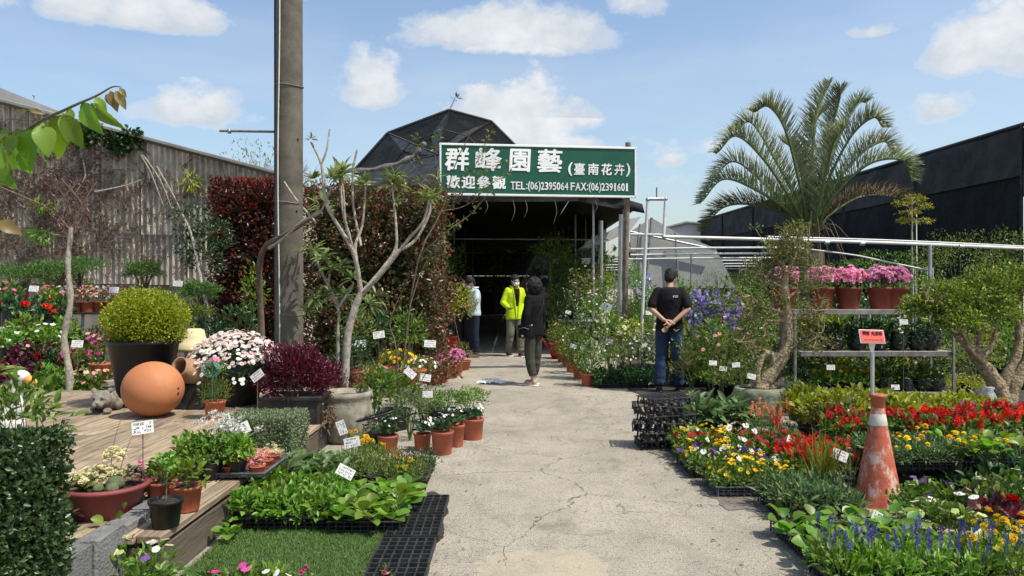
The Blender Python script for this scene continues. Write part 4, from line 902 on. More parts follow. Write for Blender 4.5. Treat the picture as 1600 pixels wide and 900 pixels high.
# ================================================================== LEFT SIDE
def hedge_block(name, label, x0, x1, y0, y1, z0, z1, n, L, W, m, tips=None, cat='hedge', T=T_S, lump=.05, ntip=0, loc=None, core=True):
    """clipped hedge: leaves packed towards the faces of a soft-cornered box"""
    c = np.array([(x0 + x1) / 2, (y0 + y1) / 2, 0]); h = np.array([(x1 - x0) / 2, (y1 - y0) / 2, (z1 - z0) / 2]); t = tag(empty(name, tuple(c)), label, cat)
    def pts(k, inn):
        P = rng.uniform(-1, 1, (k, 3)); ax_ = rng.choice(3, k, p=np.array([h[1] * h[2], h[0] * h[2], h[0] * h[1]]) / (h[1] * h[2] + h[0] * h[2] + h[0] * h[1])); sg_ = rng.choice([-1, 1], k)
        P[np.arange(k), ax_] = sg_ * (1 - inn * rng.random(k) ** 1.5); D = np.zeros((k, 3)); D[np.arange(k), ax_] = sg_
        Q = P * h; 
        bump = np.array([mnoise.noise(Vector((q * 2.6 + c).tolist())) + .6 * mnoise.noise(Vector((q * 7 + c).tolist())) for q in Q]); Q = Q + D * (bump * lump * 1.6)[:, None]
        return Q + np.array([0, 0, (z0 + z1) / 2]), D
    q = MB(); P, D = pts(n, .35 if min(h) > .2 else .6); k = len(P)
    leaves(q, P, unit(D * .7 + rng.normal(0, .7, (k, 3)) + np.array([0, 0, .3])), unit(D + rng.normal(0, .5, (k, 3)) + np.array([0, 0, .4])), L * rng.uniform(.6, 1.25, k), W * rng.uniform(.7, 1.2, k), T, 0)
    mats = [G[m]]
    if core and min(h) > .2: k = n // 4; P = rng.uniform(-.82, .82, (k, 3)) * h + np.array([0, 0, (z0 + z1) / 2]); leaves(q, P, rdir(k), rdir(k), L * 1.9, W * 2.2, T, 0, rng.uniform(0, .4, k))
    obj('foliage', q.mesh('foliage', mats), t)
    if tips and ntip:
        q = MB(); P, D = pts(ntip, .06); w_ = (P[:, 2] > z1 - (z1 - z0) * .16) | (rng.random(len(P)) < .3); P, D = P[w_], D[w_]
        D = unit(D + np.array([0, 0, .7]) + rng.normal(0, .45, D.shape)); leaves(q, P, D, unit(D + rng.normal(0, .8, D.shape)), L * 1.1, W, T, 0); obj('new_shoots', q.mesh('new_shoots', G[tips]), t)
    q = MB()
    for i in range(max(4, int((x1 - x0) / .35))):
        xx = x0 + (x1 - x0) * (i + .5) / max(4, int((x1 - x0) / .35)) - c[0]; P = curve([(xx, 0, 0), (xx + rng.normal(0, .06), rng.normal(0, .05), z1 * .4), (xx + rng.normal(0, .12), rng.normal(0, .08), z1 * .85)], 8); tube(q, P, np.linspace(.022, .006, 8) * min(1, (x1 - x0) / 2 + .3), 6)
    obj('stem', q.mesh('stem', M_bark), t); return t

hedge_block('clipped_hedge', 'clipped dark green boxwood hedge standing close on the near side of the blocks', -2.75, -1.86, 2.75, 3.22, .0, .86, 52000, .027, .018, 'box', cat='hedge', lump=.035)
for k, (x, y, z, r) in enumerate(((-2.05, 3.3, .80, .13), (-2.35, 3.45, .82, .16))):
    pass
# leafy shrub whose top shows over the clipped hedge
spawn([('foliage', bush_mesh(n=240, r=.22, rz=.2, z=.45, L=.075, W=.03, T=T_M, m='mid', stems=14)), ('stem', (lambda q: (tube(q, [(0, 0, 0), (0, 0, .5)], .012, 6), q.mesh('stem', M_bark))[1])(MB()))], 'leafy_shrub', 'leafy green shrub whose top shows just above the clipped boxwood hedge', 'shrub', (gx(30, 4.0), 4.0, .24))

# ---- near branch with young leaves, upper left
nb = tag(empty('overhanging_branch', (gx(-160, 2.1), 2.1, gz(380, 2.1))), 'thin overhanging branch with large bright green young leaves against the sky', 'branch'); o_ = np.array([gx(-160, 2.1), 2.1, gz(380, 2.1)])
stemP = curve([np.array(pt(x, y, d)) - o_ for x, y, d in ((-160, 380, 2.3), (-60, 300, 2.15), (40, 205, 2.05), (105, 170, 2.0), (150, 150, 2.0), (175, 136, 2.0), (190, 136, 2.0))], 30)
q = MB(); tube(q, stemP, np.linspace(.006, .0012, 30), 6); obj('stem', q.mesh('stem', leafmat('young_shoot', [(.1, .12, .04), (.14, .13, .06)], .5, .1)), nb)
def ribbed(nv=9, fold=.16, droop=.32, rib=.012):
    u = np.linspace(0, 1, 2 * nv + 1); w = .5 * np.sin(np.pi * u ** .8) ** .8 * (1 - .35 * u ** 4); w[0] = .02; w[-1] = .004; V, Fc = [], []
    for i, (a, b) in enumerate(zip(u, w)):
        for v in (-1, -.5, 0, .5, 1):       # veins rise obliquely towards the edge
            uu = min(1, a + .10 * abs(v) * (1 - a)); V.append((uu, b * v, fold * b * abs(v) - droop * uu * uu + (rib if i % 2 else -rib) * (v != 0) - .02 * abs(v) ** 3 * math.sin(a * 9)))
    for i in range(len(u) - 1):
        for j in range(4): a = 5 * i + j; Fc.append((a, a + 1, a + 6, a + 5))
    return np.array(V), np.array(Fc)
T_NEAR = ribbed()
nl = [((20, 222), (38, 278), 56), ((10, 218), (-22, 268), 60), ((66, 190), (74, 236), 52), ((112, 168), (100, 215), 40), ((150, 150), (160, 176), 26), ((-10, 235), (22, 262), 48), ((36, 208), (60, 226), 40), ((98, 175), (84, 247), 62), ((98, 175), (118, 225), 46), ((128, 158), (140, 200), 46), ((140, 160), (178, 200), 32), ((58, 195), (30, 260), 74), ((45, 200), (-8, 262), 66), ((60, 200), (55, 255), 44), ((30, 210), (8, 240), 44), ((0, 230), (-12, 285), 60), ((-20, 250), (5, 282), 40), ((-45, 262), (-40, 330), 60), ((-70, 290), (-60, 360), 60), ((20, 205), (-30, 222), 40), ((75, 190), (62, 240), 40)]
lm = [G['near']]
for i, (a, b_, wpx) in enumerate(nl):
    d = 2.0 + .12 * math.sin(i * 2.1); A_ = np.array(pt(*a, d)) - o_; B_ = np.array(pt(b_[0], b_[1], d + .05 * math.cos(i))) - o_; L_ = np.linalg.norm(B_ - A_)
    q = MB(); leaves(q, [A_], [B_ - A_ + np.array([0, .15 * L_ * math.sin(i * 1.7), .05 * L_])], [[rng.normal(0, .45), -1, .45 + rng.normal(0, .25)]], L_ * 1.05, wpx / F * d * .66, T_NEAR, 0, np.array([rng.random()]))
    # side veins as low ridges
    obj('leaf', q.mesh('leaf', lm), nb)
bronze = leafmat('bronze_young_leaf', [(.2, .13, .06), (.26, .2, .08)], .4, .4)
for a, b_, wpx in (((172, 140), (182, 172), 17), ((180, 140), (196, 168), 15), ((186, 137), (197, 150), 9), ((165, 146), (176, 165), 12), ((44, 172), (68, 175), 9), ((44, 172), (22, 176), 8), ((-5, 345), (30, 362), 22)):
    A_ = np.array(pt(*a, 2.0)) - o_; B_ = np.array(pt(*b_, 2.0)) - o_; L_ = np.linalg.norm(B_ - A_); q = MB(); leaves(q, [A_], [B_ - A_], [[.3, -1, .3]], L_, wpx / F * 2.0, T_NEAR, 0, np.array([rng.random()])); obj('leaf', q.mesh('leaf', bronze), nb)
q = MB(); tube(q, [np.array(pt(45, 205, 2.04)) - o_, np.array(pt(44, 172, 2.0)) - o_], .0012, 5); obj('stem', q.mesh('stem', M_stem), nb)

# ---- red bowl of succulents on the ledge
BX, BY, BZ = gx(168, 4.1), 4.08, .236
bowl = tag(empty('bowl_planter', (BX, BY, BZ)), 'wide dusty red bowl of cream succulents and small cacti on the turf ledge', 'planter')
M_redbowl = mat('faded_red_plastic', (.24, .055, .055), .6, var=.2, scale=6, stain=.5, stain_c=(.12, .07, .05))
q = MB(); lathe(q, [(.001, 0), (.13, 0), (.14, .01), (.175, .09), (.198, .15), (.218, .155), (.222, .175), (.2, .18), (.19, .15), (.001, .14)], 40); obj('bowl', q.mesh('bowl', M_redbowl), bowl)
q = MB(); lathe(q, [(.195, .15), (.12, .17), (.05, .18), (.001, .18)], 20, wob=.03); obj('soil', q.mesh('soil', M_soil), bowl)
def rosettes(n, r, h0, size, m, rmin=0, U=U_rosette, offx=0, offy=0, spread=(1, 1)):
    q = MB(); a = rng.random(n) * 6.28; rr = rmin + (r - rmin) * np.sqrt(rng.random(n)); P = np.stack([offx + rr * np.cos(a) * spread[0], offy + rr * np.sin(a) * spread[1], h0 + rng.uniform(0, .05, n) + .05 * (1 - rr / r)], 1); scatter(q, U, P, np.stack([rng.normal(0, .3, n), rng.normal(-.2, .3, n), np.ones(n)], 1), size * rng.uniform(.6, 1.2, n)); return q.mesh('succulent', m)
obj('cream_sedum', rosettes(300, .15, .17, .034, G['cream'], offx=-.05, offy=.03), bowl); obj('tall_sedum', rosettes(70, .06, .27, .03, G['cream'], offx=.0, offy=.1), bowl)
obj('green_sedum', rosettes(60, .07, .18, .03, G['grey'], offx=.12, offy=.04), bowl); obj('red_flower', rosettes(24, .03, .2, .02, FL['magenta'], offx=.16, offy=.05), bowl)
q = MB(); n = 26; a = rng.random(n) * 6.28; e = rng.uniform(.25, 1.3, n); leaves(q, np.tile([-.06, -.1, .17], (n, 1)), np.stack([np.cos(a) * np.cos(e), np.sin(a) * np.cos(e), np.sin(e)], 1), np.tile([0, 0, 1.0], (n, 1)), .11, .016, T_LONG, 0); obj('aloe', q.mesh('aloe', G['olive']), bowl)
for x, y, s in ((.08, -.06, .045), (.1, -.13, .032), (.03, -.13, .028)):
    q = MB(); lathe(q, [(.001, -.01), (s, .01), (s * 1.05, s * .6), (s * .7, s * 1.3), (.001, s * 1.45)], 16, wob=.05); obj('cactus', q.mesh('cactus', mat('cactus_skin', (.1, .13, .06), .8, var=.4, scale=60, bump=.8)), bowl, (x, y, .165))
q = MB(); n = 40; P, d = shell(n, (.09, .06, .05), (-.1, -.2, .05)); leaves(q, P, d + rng.normal(0, .5, d.shape), rdir(len(P)), .04, .012, T_M, 0); obj('dry_tuft', q.mesh('dry_tuft', G['dryleaf']), bowl)
q = MB()
for pth in ([(-.03, .1, .2), (.0, .1, .4), (.05, .12, .58)], [(.02, .1, .2), (.06, .1, .33), (.1, .12, .44)]): tube(q, curve(pth, 10), np.linspace(.0025, .001, 10), 4)
obj('bare_twig', q.mesh('bare_twig', M_twig), bowl)
q = MB(); leaves(q, [(-.22, -.16, .0), (-.2, -.17, .02), (.16, -.2, .06), (.1, -.21, .04), (.19, -.19, .1)], [(-.4, -.2, .5), (.2, -.3, .6), (.4, -.3, .2), (-.3, -.3, .2), (.3, -.2, .4)], np.tile([0, -1, .8], (5, 1)), [.13, .11, .06, .06, .04], [.07, .06, .045, .045, .03], T_R, 0); obj('seedling', q.mesh('seedling', G['fresh']), bowl)
tag_at(223, 668, 4.45, .238, 'white handwritten price tag on a thin stake behind the red succulent bowl', -8, 1.05, .12, 0)
spawn([('pot', pot_mesh(.05, .06, .85, M_grey_tray)), ('foliage', lift(broad_mesh(16, .03, .04, .025, 'fresh', T_R), .05))], 'potted_plant', 'tiny grey pot with a bright seedling at the foot of the red bowl', 'potted plant', (gx(222, 4.2), 4.2, .237))

# ---- pots on the step
potted(291, 797, z=.252, r=.083, h=.135, plant=[('foliage', bush_mesh(n=90, r=.09, rz=.08, z=.03, L=.05, W=.028, T=T_M, m='fresh'))], label='terracotta pot with a leafy seedling on the step behind the black pot', taper=.8)
potted(252, 788, z=.252, r=.08, h=.13, plant=[('foliage', bush_mesh(n=70, r=.07, rz=.06, z=.03, L=.05, W=.03, T=T_M, m='mid'))], label='terracotta pot with a small plant beside the succulent bowl on the step', taper=.8)
q = MB(); tube(q, curve([(0, 0, 0), (.004, 0, .1), (-.006, .0, .2)], 6), .003, 5, 1); foliage(q, 60, (.05, .05, .04), (0, 0, .2), .028, .02, T_R, 0)
potted(259, 822, z=.252, r=.082, h=.135, pm=M_blk, plant=[('foliage', q.mesh('foliage', [G['fresh'], M_stem]))], label='black plastic pot with one thin-stemmed green succulent on the step', taper=.78)
for k, (px, py, r, lab) in enumerate(((300, 752, .12, 'dense fresh green herb in a black pot, nearest the terracotta pots on the step'), (330, 748, .13, 'dense fresh green herb in a black pot, middle one of the step row'), (368, 745, .11, 'dense fresh green herb in a black pot beside the succulent tray'))):
    potted(px, py, z=.252, r=.07, h=.11, pm=M_blk, plant=[('foliage', bush_mesh(n=330, r=r, rz=r * .95, z=.02, L=.042, W=.024, T=T_M, m=('fresh', 'mid', 'fresh')[k], zmin=-.5))], label=lab, name='potted_herb', cat='potted plant', group='herbs on the deck step', rim=False, d=gd(py, .252) - .0 * k)
q = MB(); 
for i in range(26):
    a = rng.random() * 6.28; p = np.array([math.cos(a) * .09 * rng.random(), math.sin(a) * .09 * rng.random(), .05]); e = p + np.array([rng.normal(0, .07), rng.normal(0, .07), rng.uniform(.1, .2)]); tube(q, curve([p * .4, p, e], 6), .0022, 4, 1, cap=False); foliage(q, 16, (.03, .03, .02), e, .022, .014, T_S, 0)
potted(352, 728, z=.252, r=.08, h=.1, pm=M_blk, plant=[('foliage', q.mesh('foliage', [G['silver'], mat('silver_stem', (.5, .5, .45), .8)]))], label='silvery white dusty-leaved plant behind the green herbs on the step', name='potted_herb', group='herbs on the deck step')
# tray of little succulents
TX, TY = gx(388, 4.95), 5.02
tag(obj('succulent_tray', tray_mesh(.3, .46, .03, 4, 5, M_grey_tray), None, (TX, TY, .262), (0, 0, 0)), 'flat grey tray holding little succulent pots on the step', 'tray')
for k, (u, v, m_, lb) in enumerate(((-.08, -.16, 'yellow', 'small red pot with yellow-flowered kalanchoe at the front of the grey tray'), (.08, -.15, 'salmon', 'small red pot with pinkish stonecrop at the front corner of the grey tray'), (-.08, .0, 'cream', 'small red pot with cream stonecrop in the middle of the grey tray'), (.08, .02, 'salmon', 'small red pot with reddish stonecrop by the path side of the grey tray'), (-.07, .15, 'lime', 'small red pot with lime stonecrop at the back of the grey tray'), (.08, .17, 'cream', 'small red pot with pale stonecrop at the back corner of the grey tray'))):
    fol = rosettes(26, .05, .05, .03, G['fresh'] if k == 0 else (G.get(m_) or FL[m_])); pr_ = [('pot', pot_mesh(.052, .055, .85, M_terra)), ('succulent', fol)]
    if k in (0, 4): pr_.append(('flower', flowers_mesh(U_marigold, 14, .045, .03, .06, .03, ['yellow', 'yellow'])))
    spawn(pr_, 'potted_succulent', lb, 'potted plant', (TX + u, TY + v, .270), group='little succulents in the grey tray')
tag_at(376, 671, 5.2, .27, 'white price tag leaning over the little succulent tray on the step', -25, 1.1, .1, 1)

# ---- objects on the deck
b3 = tag(empty('terracotta_ball', (gx(239, 6.45), 6.45, .37)), 'big smooth terracotta ball resting on the wooden deck', 'garden ornament'); r_ = .246
q = MB(); pr = [(math.sin(math.pi * i / 28) * r_ + 1e-5, r_ * .94 - math.cos(math.pi * i / 28) * r_ * .94) for i in range(29)]; lathe(q, pr, 48); obj('shell', q.mesh('shell', mat('ball_terracotta', (.52, .2, .085), .62, var=.1, scale=2.6, bump=.12, bscale=90, stain=.5, stain_c=(.6, .3, .16), spec=.3)), b3)
for a in (0, .09): q = MB(); lathe(q, [(.001, 0), (.011, .0), (.012, .003), (.001, .004)], 12, rot=(0, R(90), 0)); obj('vent_hole', q.mesh('vent_hole', M_blk), b3, (r_ * math.cos(R(-14)) * .985, r_ * math.sin(R(-14)) * .985 , r_ * .99 - a * .45 + .0), (0, 0, R(-14)))
big = tag(empty('topiary_pot', (gx(225, 7.1), 7.1, .37)), 'tall black pot with a clipped round lime-green bush on the deck', 'potted plant')
q = MB(); lathe(q, [(.001, 0), (.2, 0), (.21, .01), (.3, .56), (.315, .565), (.318, .60), (.29, .60), (.28, .52), (.001, .5)], 36); obj('pot', q.mesh('pot', M_blk), big)
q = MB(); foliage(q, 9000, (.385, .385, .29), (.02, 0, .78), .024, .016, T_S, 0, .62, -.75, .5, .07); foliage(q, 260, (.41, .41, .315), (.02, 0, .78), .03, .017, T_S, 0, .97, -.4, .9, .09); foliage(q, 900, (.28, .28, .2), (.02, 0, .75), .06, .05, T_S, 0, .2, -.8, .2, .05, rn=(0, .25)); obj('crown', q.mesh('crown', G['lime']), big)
q = MB()
for i in range(7): tube(q, curve([(0, 0, .5), (rng.normal(0, .06), rng.normal(0, .06), .6), (rng.normal(0, .14), rng.normal(0, .14), .8)], 6), .008, 5)
obj('stem', q.mesh('stem', M_bark), big); q = MB(); lathe(q, [(.285, .53), (.1, .545), (.001, .55)], 24); obj('soil', q.mesh('soil', M_soil), big)

dz = tag(empty('daisy_pot', (gx(368, 7.15), 7.15, .37)), 'broad dome of pale pink and white daisies in a black tub', 'potted plant')
q = MB(); lathe(q, [(.001, 0), (.2, 0), (.25, .28), (.262, .285), (.264, .31), (.24, .31), (.001, .27)], 32); obj('pot', q.mesh('pot', M_blk_d), dz)
q = MB(); foliage(q, 4800, (.4, .38, .27), (0, 0, .33), .045, .012, T_S, 0, .45, -.35, .5, .06); obj('foliage', q.mesh('foliage', G['dark']), dz)
obj('flower', flowers_mesh(U_daisy, 620, .425, .35, .17, .038, ['pinkw', 'centre'], zmin=.2, out=.98), dz)
obj('flower', flowers_mesh(U_daisy, 170, .43, .35, .16, .042, ['white', 'centre'], zmin=-.25, out=1.0), dz)
tag_at(402, 587, 6.6, .37, 'white price tag leaning on a long stake between daisies and maroon plant', -38, 1.0, 0, 2)

# cream mushroom-shaped ornament, clay jar, small feathery pot, lion cub
mu = tag(empty('mushroom_ornament', (gx(303, 7.7), 7.7, .37), 0, 1.12), 'cream mushroom-shaped clay ornament standing behind the daisies', 'garden ornament')
q = MB(); lathe(q, [(.1, 0), (.085, .2), (.08, .38), (.09, .42)], 24); obj('stalk', q.mesh('stalk', mat('pale_clay', (.42, .3, .2), .8, var=.2)), mu)
q = MB(); lathe(q, [(.09, .40), (.165, .40), (.172, .43), (.13, .475), (.098, .53), (.088, .585), (.06, .60), (.001, .602)], 28); obj('cap', q.mesh('cap', mat('cream_glaze', (.68, .61, .34), .65, var=.12, scale=12, bump=.2, stain=.3, stain_c=(.5, .44, .25))), mu)
jr = tag(empty('clay_jar', (gx(300, 6.9), 6.85, .37)), 'brown clay jar lying tilted with its dark mouth open, right of the ball', 'jar')
q = MB(); lathe(q, [(.001, -.2), (.09, -.19), (.12, -.08), (.11, .04), (.085, .1), (.095, .13), (.082, .13), (.07, .1), (.09, .03), (.1, -.08), (.001, -.15)], 28, (0, 0, .34), rot=(R(70), 0, R(-25))); obj('body', q.mesh('body', mat('jar_clay', (.3, .18, .1), .75, var=.3, scale=9, stain=.5, stain_c=(.42, .32, .22))), jr)
q = MB(); bbox(q, (0, .08, .11), (.26, .24, .22), .01); obj('stand', q.mesh('stand', M_blk_d), jr)
ft = potted(336, 655, z=.37, d=6.35, r=.085, h=.15, plant=[('foliage', bush_mesh(n=700, r=.13, rz=.13, z=.02, L=.035, W=.006, m='olive', zmin=-.6, up=.9)), ('upper_foliage', lift(bush_mesh(n=240, r=.09, rz=.09, z=.17, L=.045, W=.012, m='mid', up=.6), .05)), ('flower', lift(flowers_mesh(U_vinca, 3, .05, .03, .32, .07, ['pink', 'centre'], zmin=.6), 0))], label='small red pot of feathery green with a pink flower and green wire spiral', taper=.85)
q = MB()
for k in range(5):
    a = np.linspace(0, 6.3, 30); rr = .03 + .012 * k; tube(q, np.stack([rr * np.cos(a), -.05 + 0 * a - .01 * k, .42 + rr * np.sin(a) * .85], 1), .0025, 4, cap=False)
tube(q, [(0, -.06, .1), (0, -.06, .48)], .0025, 4); obj('wire_spiral', q.mesh('wire_spiral', mat('green_wire', (.14, .34, .26), .5)), ft).rotation_euler = (0, 0, -ft.rotation_euler.z)
lc = tag(empty('stone_cub', (gx(166, 6.75), 6.7, .37)), 'small weathered grey stone lion cub lying on the deck beside the black pot', 'statue')
def remesh(mb, vox, mats, name, smooth=4):
    me = mb.mesh(name, mats); o = bpy.data.objects.new('tmp', me); col.objects.link(o); md = o.modifiers.new('r', 'REMESH'); md.mode = 'VOXEL'; md.voxel_size = vox; md.use_smooth_shade = True
    if smooth: sm = o.modifiers.new('s', 'SMOOTH'); sm.factor = .5; sm.iterations = smooth
    dg = bpy.context.evaluated_depsgraph_get(); m2 = bpy.data.meshes.new_from_object(o.evaluated_get(dg)); bpy.data.objects.remove(o); m2.materials.clear()
    for m in (mats if isinstance(mats, (list, tuple)) else [mats]): m2.materials.append(m)
    m2.name = name; return m2
q = MB(); ball(q, (0, .08, .09), .1, sc=(1, 1.5, .9)); ball(q, (.0, -.06, .115), .085, sc=(1.05, .95, .95)); ball(q, (0, -.135, .09), .042, sc=(1.2, .8, .8)); ball(q, (0, -.165, .1), .015)
for s in (-1, 1):
    ball(q, (s * .065, -.03, .19), .024); ball(q, (s * .07, -.13, .025), .034, sc=(1, 1.7, .8)); ball(q, (s * .032, -.135, .135), .016); ball(q, (s * .09, .12, .05), .05, sc=(.8, 1.4, 1))
    ball(q, (s * .026, -.16, .078), .022)
body = obj('body', remesh(q, .007, mat('worn_stone', (.2, .18, .15), .95, var=.4, scale=20, bump=.8, bscale=90, stain=.4, stain_c=(.09, .085, .07)), 'body', 2), lc)
for s in (-1, 1): q = MB(); ball(q, (s * .031, -.148, .137), .009, 8, 6); obj('eye', q.mesh('eye', mat('dark_stone', (.05, .045, .04), .9)), lc)
lc.rotation_euler.z = R(12)
# white goose ornament
go = tag(empty('goose_ornament', (gx(22, 5.2), 5.2, .372)), 'white goose ornament with orange beak among the leaves at the deck', 'garden ornament'); M_goose = mat('goose_white', (.72, .7, .66), .5, var=.08, bump=.1); 
q = MB(); ball(q, (-.1, 0, .16), .13, sc=(1.35, .85, .85)); tube(q, curve([(-.02, 0, .2), (.045, 0, .28), (.03, 0, .38), (.03, 0, .45), (.06, 0, .48)], 14), [.075, .07, .062, .055, .05, .046, .043, .042, .042, .042, .044, .046, .046, .04], 12); ball(q, (.065, 0, .475), .055, sc=(1.15, .85, .9)); ball(q, (-.29, 0, .21), .04, sc=(2, 1, .6))
obj('body', remesh(q, .008, M_goose, 'body', 3), go); q = MB(); lathe(q, [(.03, 0), (.028, .03), (.018, .07), (.001, .085)], 12, (.112, 0, .465), rot=(0, R(108), 0), sy=1.0); obj('beak', q.mesh('beak', mat('beak_orange', (.62, .27, .06), .5)), go)
for s in (-1, 1): q = MB(); ball(q, (.085, s * .043, .49), .007, 8, 6); obj('eye', q.mesh('eye', M_blk), go)
for s in (-1, 1): q = MB(); lathe(q, [(.001, 0), (.045, .004), (.05, .015), (.001, .02)], 10, (-.06, s * .05, 0), sx=1.5); obj('foot', q.mesh('foot', mat('beak_orange', (.62, .27, .06), .5)), go)
go.rotation_euler.z = R(-15)
vp = spawn([('foliage', (lambda q, n=30: (leaves(q, np.stack([rng.normal(0, .05, n), rng.normal(0, .05, n), rng.uniform(.25, .5, n)], 1), np.stack([rng.normal(0, 1, n), rng.normal(0, 1, n), rng.uniform(-.1, .6, n)], 1), np.tile([0, 0, 1.0], (n, 1)), rng.uniform(.14, .22, n), rng.uniform(.05, .08, n), T_B, 0), tube(q, [(0, 0, 0), (0, 0, .45)], .01, 6, 1), q.mesh('foliage', [leafmat('variegated_leaf', [(.08, .15, .03), (.16, .24, .06), (.5, .5, .2)], .35, .35), M_stem]))[2])(MB())), ('pot', pot_mesh(.12, .2, .8))], 'potted_plant', 'pot of broad variegated yellow-green leaves hanging over the white goose', 'potted plant', (gx(-8, 5.5), 5.5, .372))

# ---- maroon plant in its black crate, clipped grey-green block, concrete urn
mr_ = tag(empty('maroon_planter', (gx(463, 6.95), 6.95, 0)), 'dense maroon-leaved plants in a long black box by the pole', 'planter')
q = MB(); bbox(q, (0, 0, .24), (.50, .38, .48), .012); bbox(q, (0, 0, .475), (.54, .42, .035), .006); obj('box', q.mesh('box', M_blk_d), mr_)
q = MB(); foliage(q, 5200, (.36, .22, .3), (0, 0, .66), .05, .014, T_S, 0, .2, -.6, .7, .22); 
obj('foliage', q.mesh('foliage', G['maroon']), mr_)
q = MB(); bbox(q, (0, 0, .485), (.47, .35, .01), .003); obj('soil', q.mesh('soil', M_soil), mr_)
mr2 = spawn([('foliage', bush_mesh(n=1500, r=.26, rz=.24, z=.32, L=.05, W=.014, m='maroon', up=.7)), ('pot', pot_mesh(.2, .3, .8, M_blk))], 'maroon_shrub', 'second maroon-leaved shrub in a black pot, right up against the concrete pole', 'potted plant', (gx(522, 8.05), 8.05, 0))
hedge_block('clipped_planter_hedge', 'low clipped grey-green hedge block of tiny leaves behind the small succulents', gx(362, 6.0), gx(470, 6.0), 5.75, 6.2, .2, .47, 30000, .02, .010, 'grey', cat='hedge', lump=.015)
q = MB(); bbox(q, ((gx(362, 6.0) + gx(470, 6.0)) / 2, 5.98, .12), (.52, .42, .24), .01); tag(obj('planter_box', q.mesh('planter_box', M_blk)), 'black planter box under the clipped grey-green hedge block', 'planter')
ur = tag(empty('concrete_urn', (gx(539, 7.3), 7.3, 0)), 'old mossy concrete urn at the foot of the frangipani tree', 'urn')
q = MB(); lathe(q, [(.001, 0), (.2, 0), (.235, .06), (.26, .2), (.25, .36), (.235, .4), (.25, .42), (.255, .47), (.225, .47), (.21, .42), (.001, .4)], 32, wob=.012); obj('body', q.mesh('body', M_moss), ur)
q = MB(); lathe(q, [(.21, .42), (.1, .435), (.001, .44)], 20); obj('soil', q.mesh('soil', M_soil), ur)

# ---- frangipani with grey branches and leaf rosettes
FD = 7.95
def fp(x, y, d=FD): return pt(420 + .4 * x, 160 + .4 * y, d)
fr_ = tag(empty('frangipani_tree', (gx(538, FD), FD, 0)), 'frangipani tree with smooth grey forking branches and leaf rosettes at their tips', 'tree'); of = np.array([gx(538, FD), FD, 0])
segs = [([(285, 1270, FD), (300, 1040, FD), (310, 900, FD), (335, 810, FD), (360, 745, FD)], .062, .05), ([(360, 745, FD), (345, 640, 7.9), (318, 560, 7.85), (240, 430, 7.8), (217, 360, 7.8), (205, 240, 7.8), (165, 155, 7.85)], .036, .016), ([(318, 570, 7.85), (345, 650, FD), (290, 430, 8.0), (280, 300, 8.05)][::1], .02, .014),
        ([(350, 660, FD), (338, 560, 8.0), (365, 480, 8.05), (378, 330, 8.05)], .024, .014), ([(335, 590, 7.9), (300, 470, 7.75), (292, 360, 7.7), (285, 295, 7.7)], .022, .013), ([(360, 750, FD), (420, 680, 8.0), (490, 585, 8.05), (498, 500, 8.05), (482, 330, 8.1)], .036, .015), ([(490, 588, 8.05), (570, 540, 8.1), (625, 440, 8.1), (632, 380, 8.1)], .026, .015),
        ([(365, 748, FD), (440, 670, 7.85), (540, 540, 7.8), (600, 470, 7.75), (625, 390, 7.75)], .03, .015), ([(205, 240, 7.8), (225, 190, 7.8), (238, 105, 7.85)], .016, .012), ([(328, 260, 8.2), (345, 185, 8.2)], .02, .014), ([(360, 560, 8.05), (330, 400, 8.2), (328, 260, 8.2)], .02, .016)]
segs[2] = ([(338, 620, FD), (315, 520, 8.0), (290, 430, 8.0), (280, 300, 8.05)], .022, .014)
segs.append(([(0, 570, 8.6), (60, 530, 8.3), (130, 465, 8.1), (200, 430, 8.0), (245, 330, 7.9)], .024, .012)); segs.append(([(60, 310, 8.1), (100, 370, 8.05), (150, 430, 8.0), (185, 470, 7.9)], .013, .016))
q = MB()
for P, r0, r1 in segs: C_ = curve([np.array(fp(*p)) - of for p in P], 18); tube(q, C_, np.linspace(r0, r1, 18) * .72 * (1 + .08 * np.sin(np.arange(18) * 2.2)), 9)
obj('trunk', q.mesh('trunk', M_bark_pale), fr_)
q = MB()
for x, y, d, s in ((170, 305, 7.9, .8), (245, 300, 7.9, .9), (285, 285, 7.7, 1.2), (280, 300, 8.05, .9), (378, 325, 8.05, 1), (482, 320, 8.1, 1.2), (490, 290, 8.0, .8), (500, 390, 8.1, .7), (632, 370, 8.1, 1.1), (622, 385, 7.75, .9), (590, 320, 8.2, .6), (165, 150, 7.85, .35), (360, 320, 8.2, .6), (660, 300, 8, .5)):
    n = int(26 * s); c = np.array(fp(x, y, d)) - of; a = rng.random(n) * 6.28; e = rng.uniform(-.25, 1.35, n); D = np.stack([np.cos(a) * np.cos(e), np.sin(a) * np.cos(e), np.sin(e)], 1); leaves(q, c + D * .025, D, np.tile([0, 0, 1.0], (n, 1)) + rng.normal(0, .2, (n, 3)), rng.uniform(.09, .17, n) * max(.6, s), rng.uniform(.03, .05, n) * max(.6, s), T_LONG, 0)
obj('crown', q.mesh('crown', G['salix']), fr_)
f2 = tag(empty('young_frangipani', (gx(528, 8.3), 8.3, 0)), 'smaller frangipani with long grey-green leaves left of the big one', 'tree'); of2 = np.array([gx(528, 8.3), 8.3, 0]); q = MB(); q2 = MB()
for P, r0, r1 in (([(270, 1150), (270, 900), (270, 800), (200, 650), (180, 590)], .02, .011), ([(268, 800), (235, 730), (238, 670)], .013, .01), ([(272, 800), (320, 730), (330, 700)], .012, .009)): tube(q, curve([np.array(fp(x, y, 8.3)) - of2 for x, y in P], 12), np.linspace(r0, r1, 12), 8)
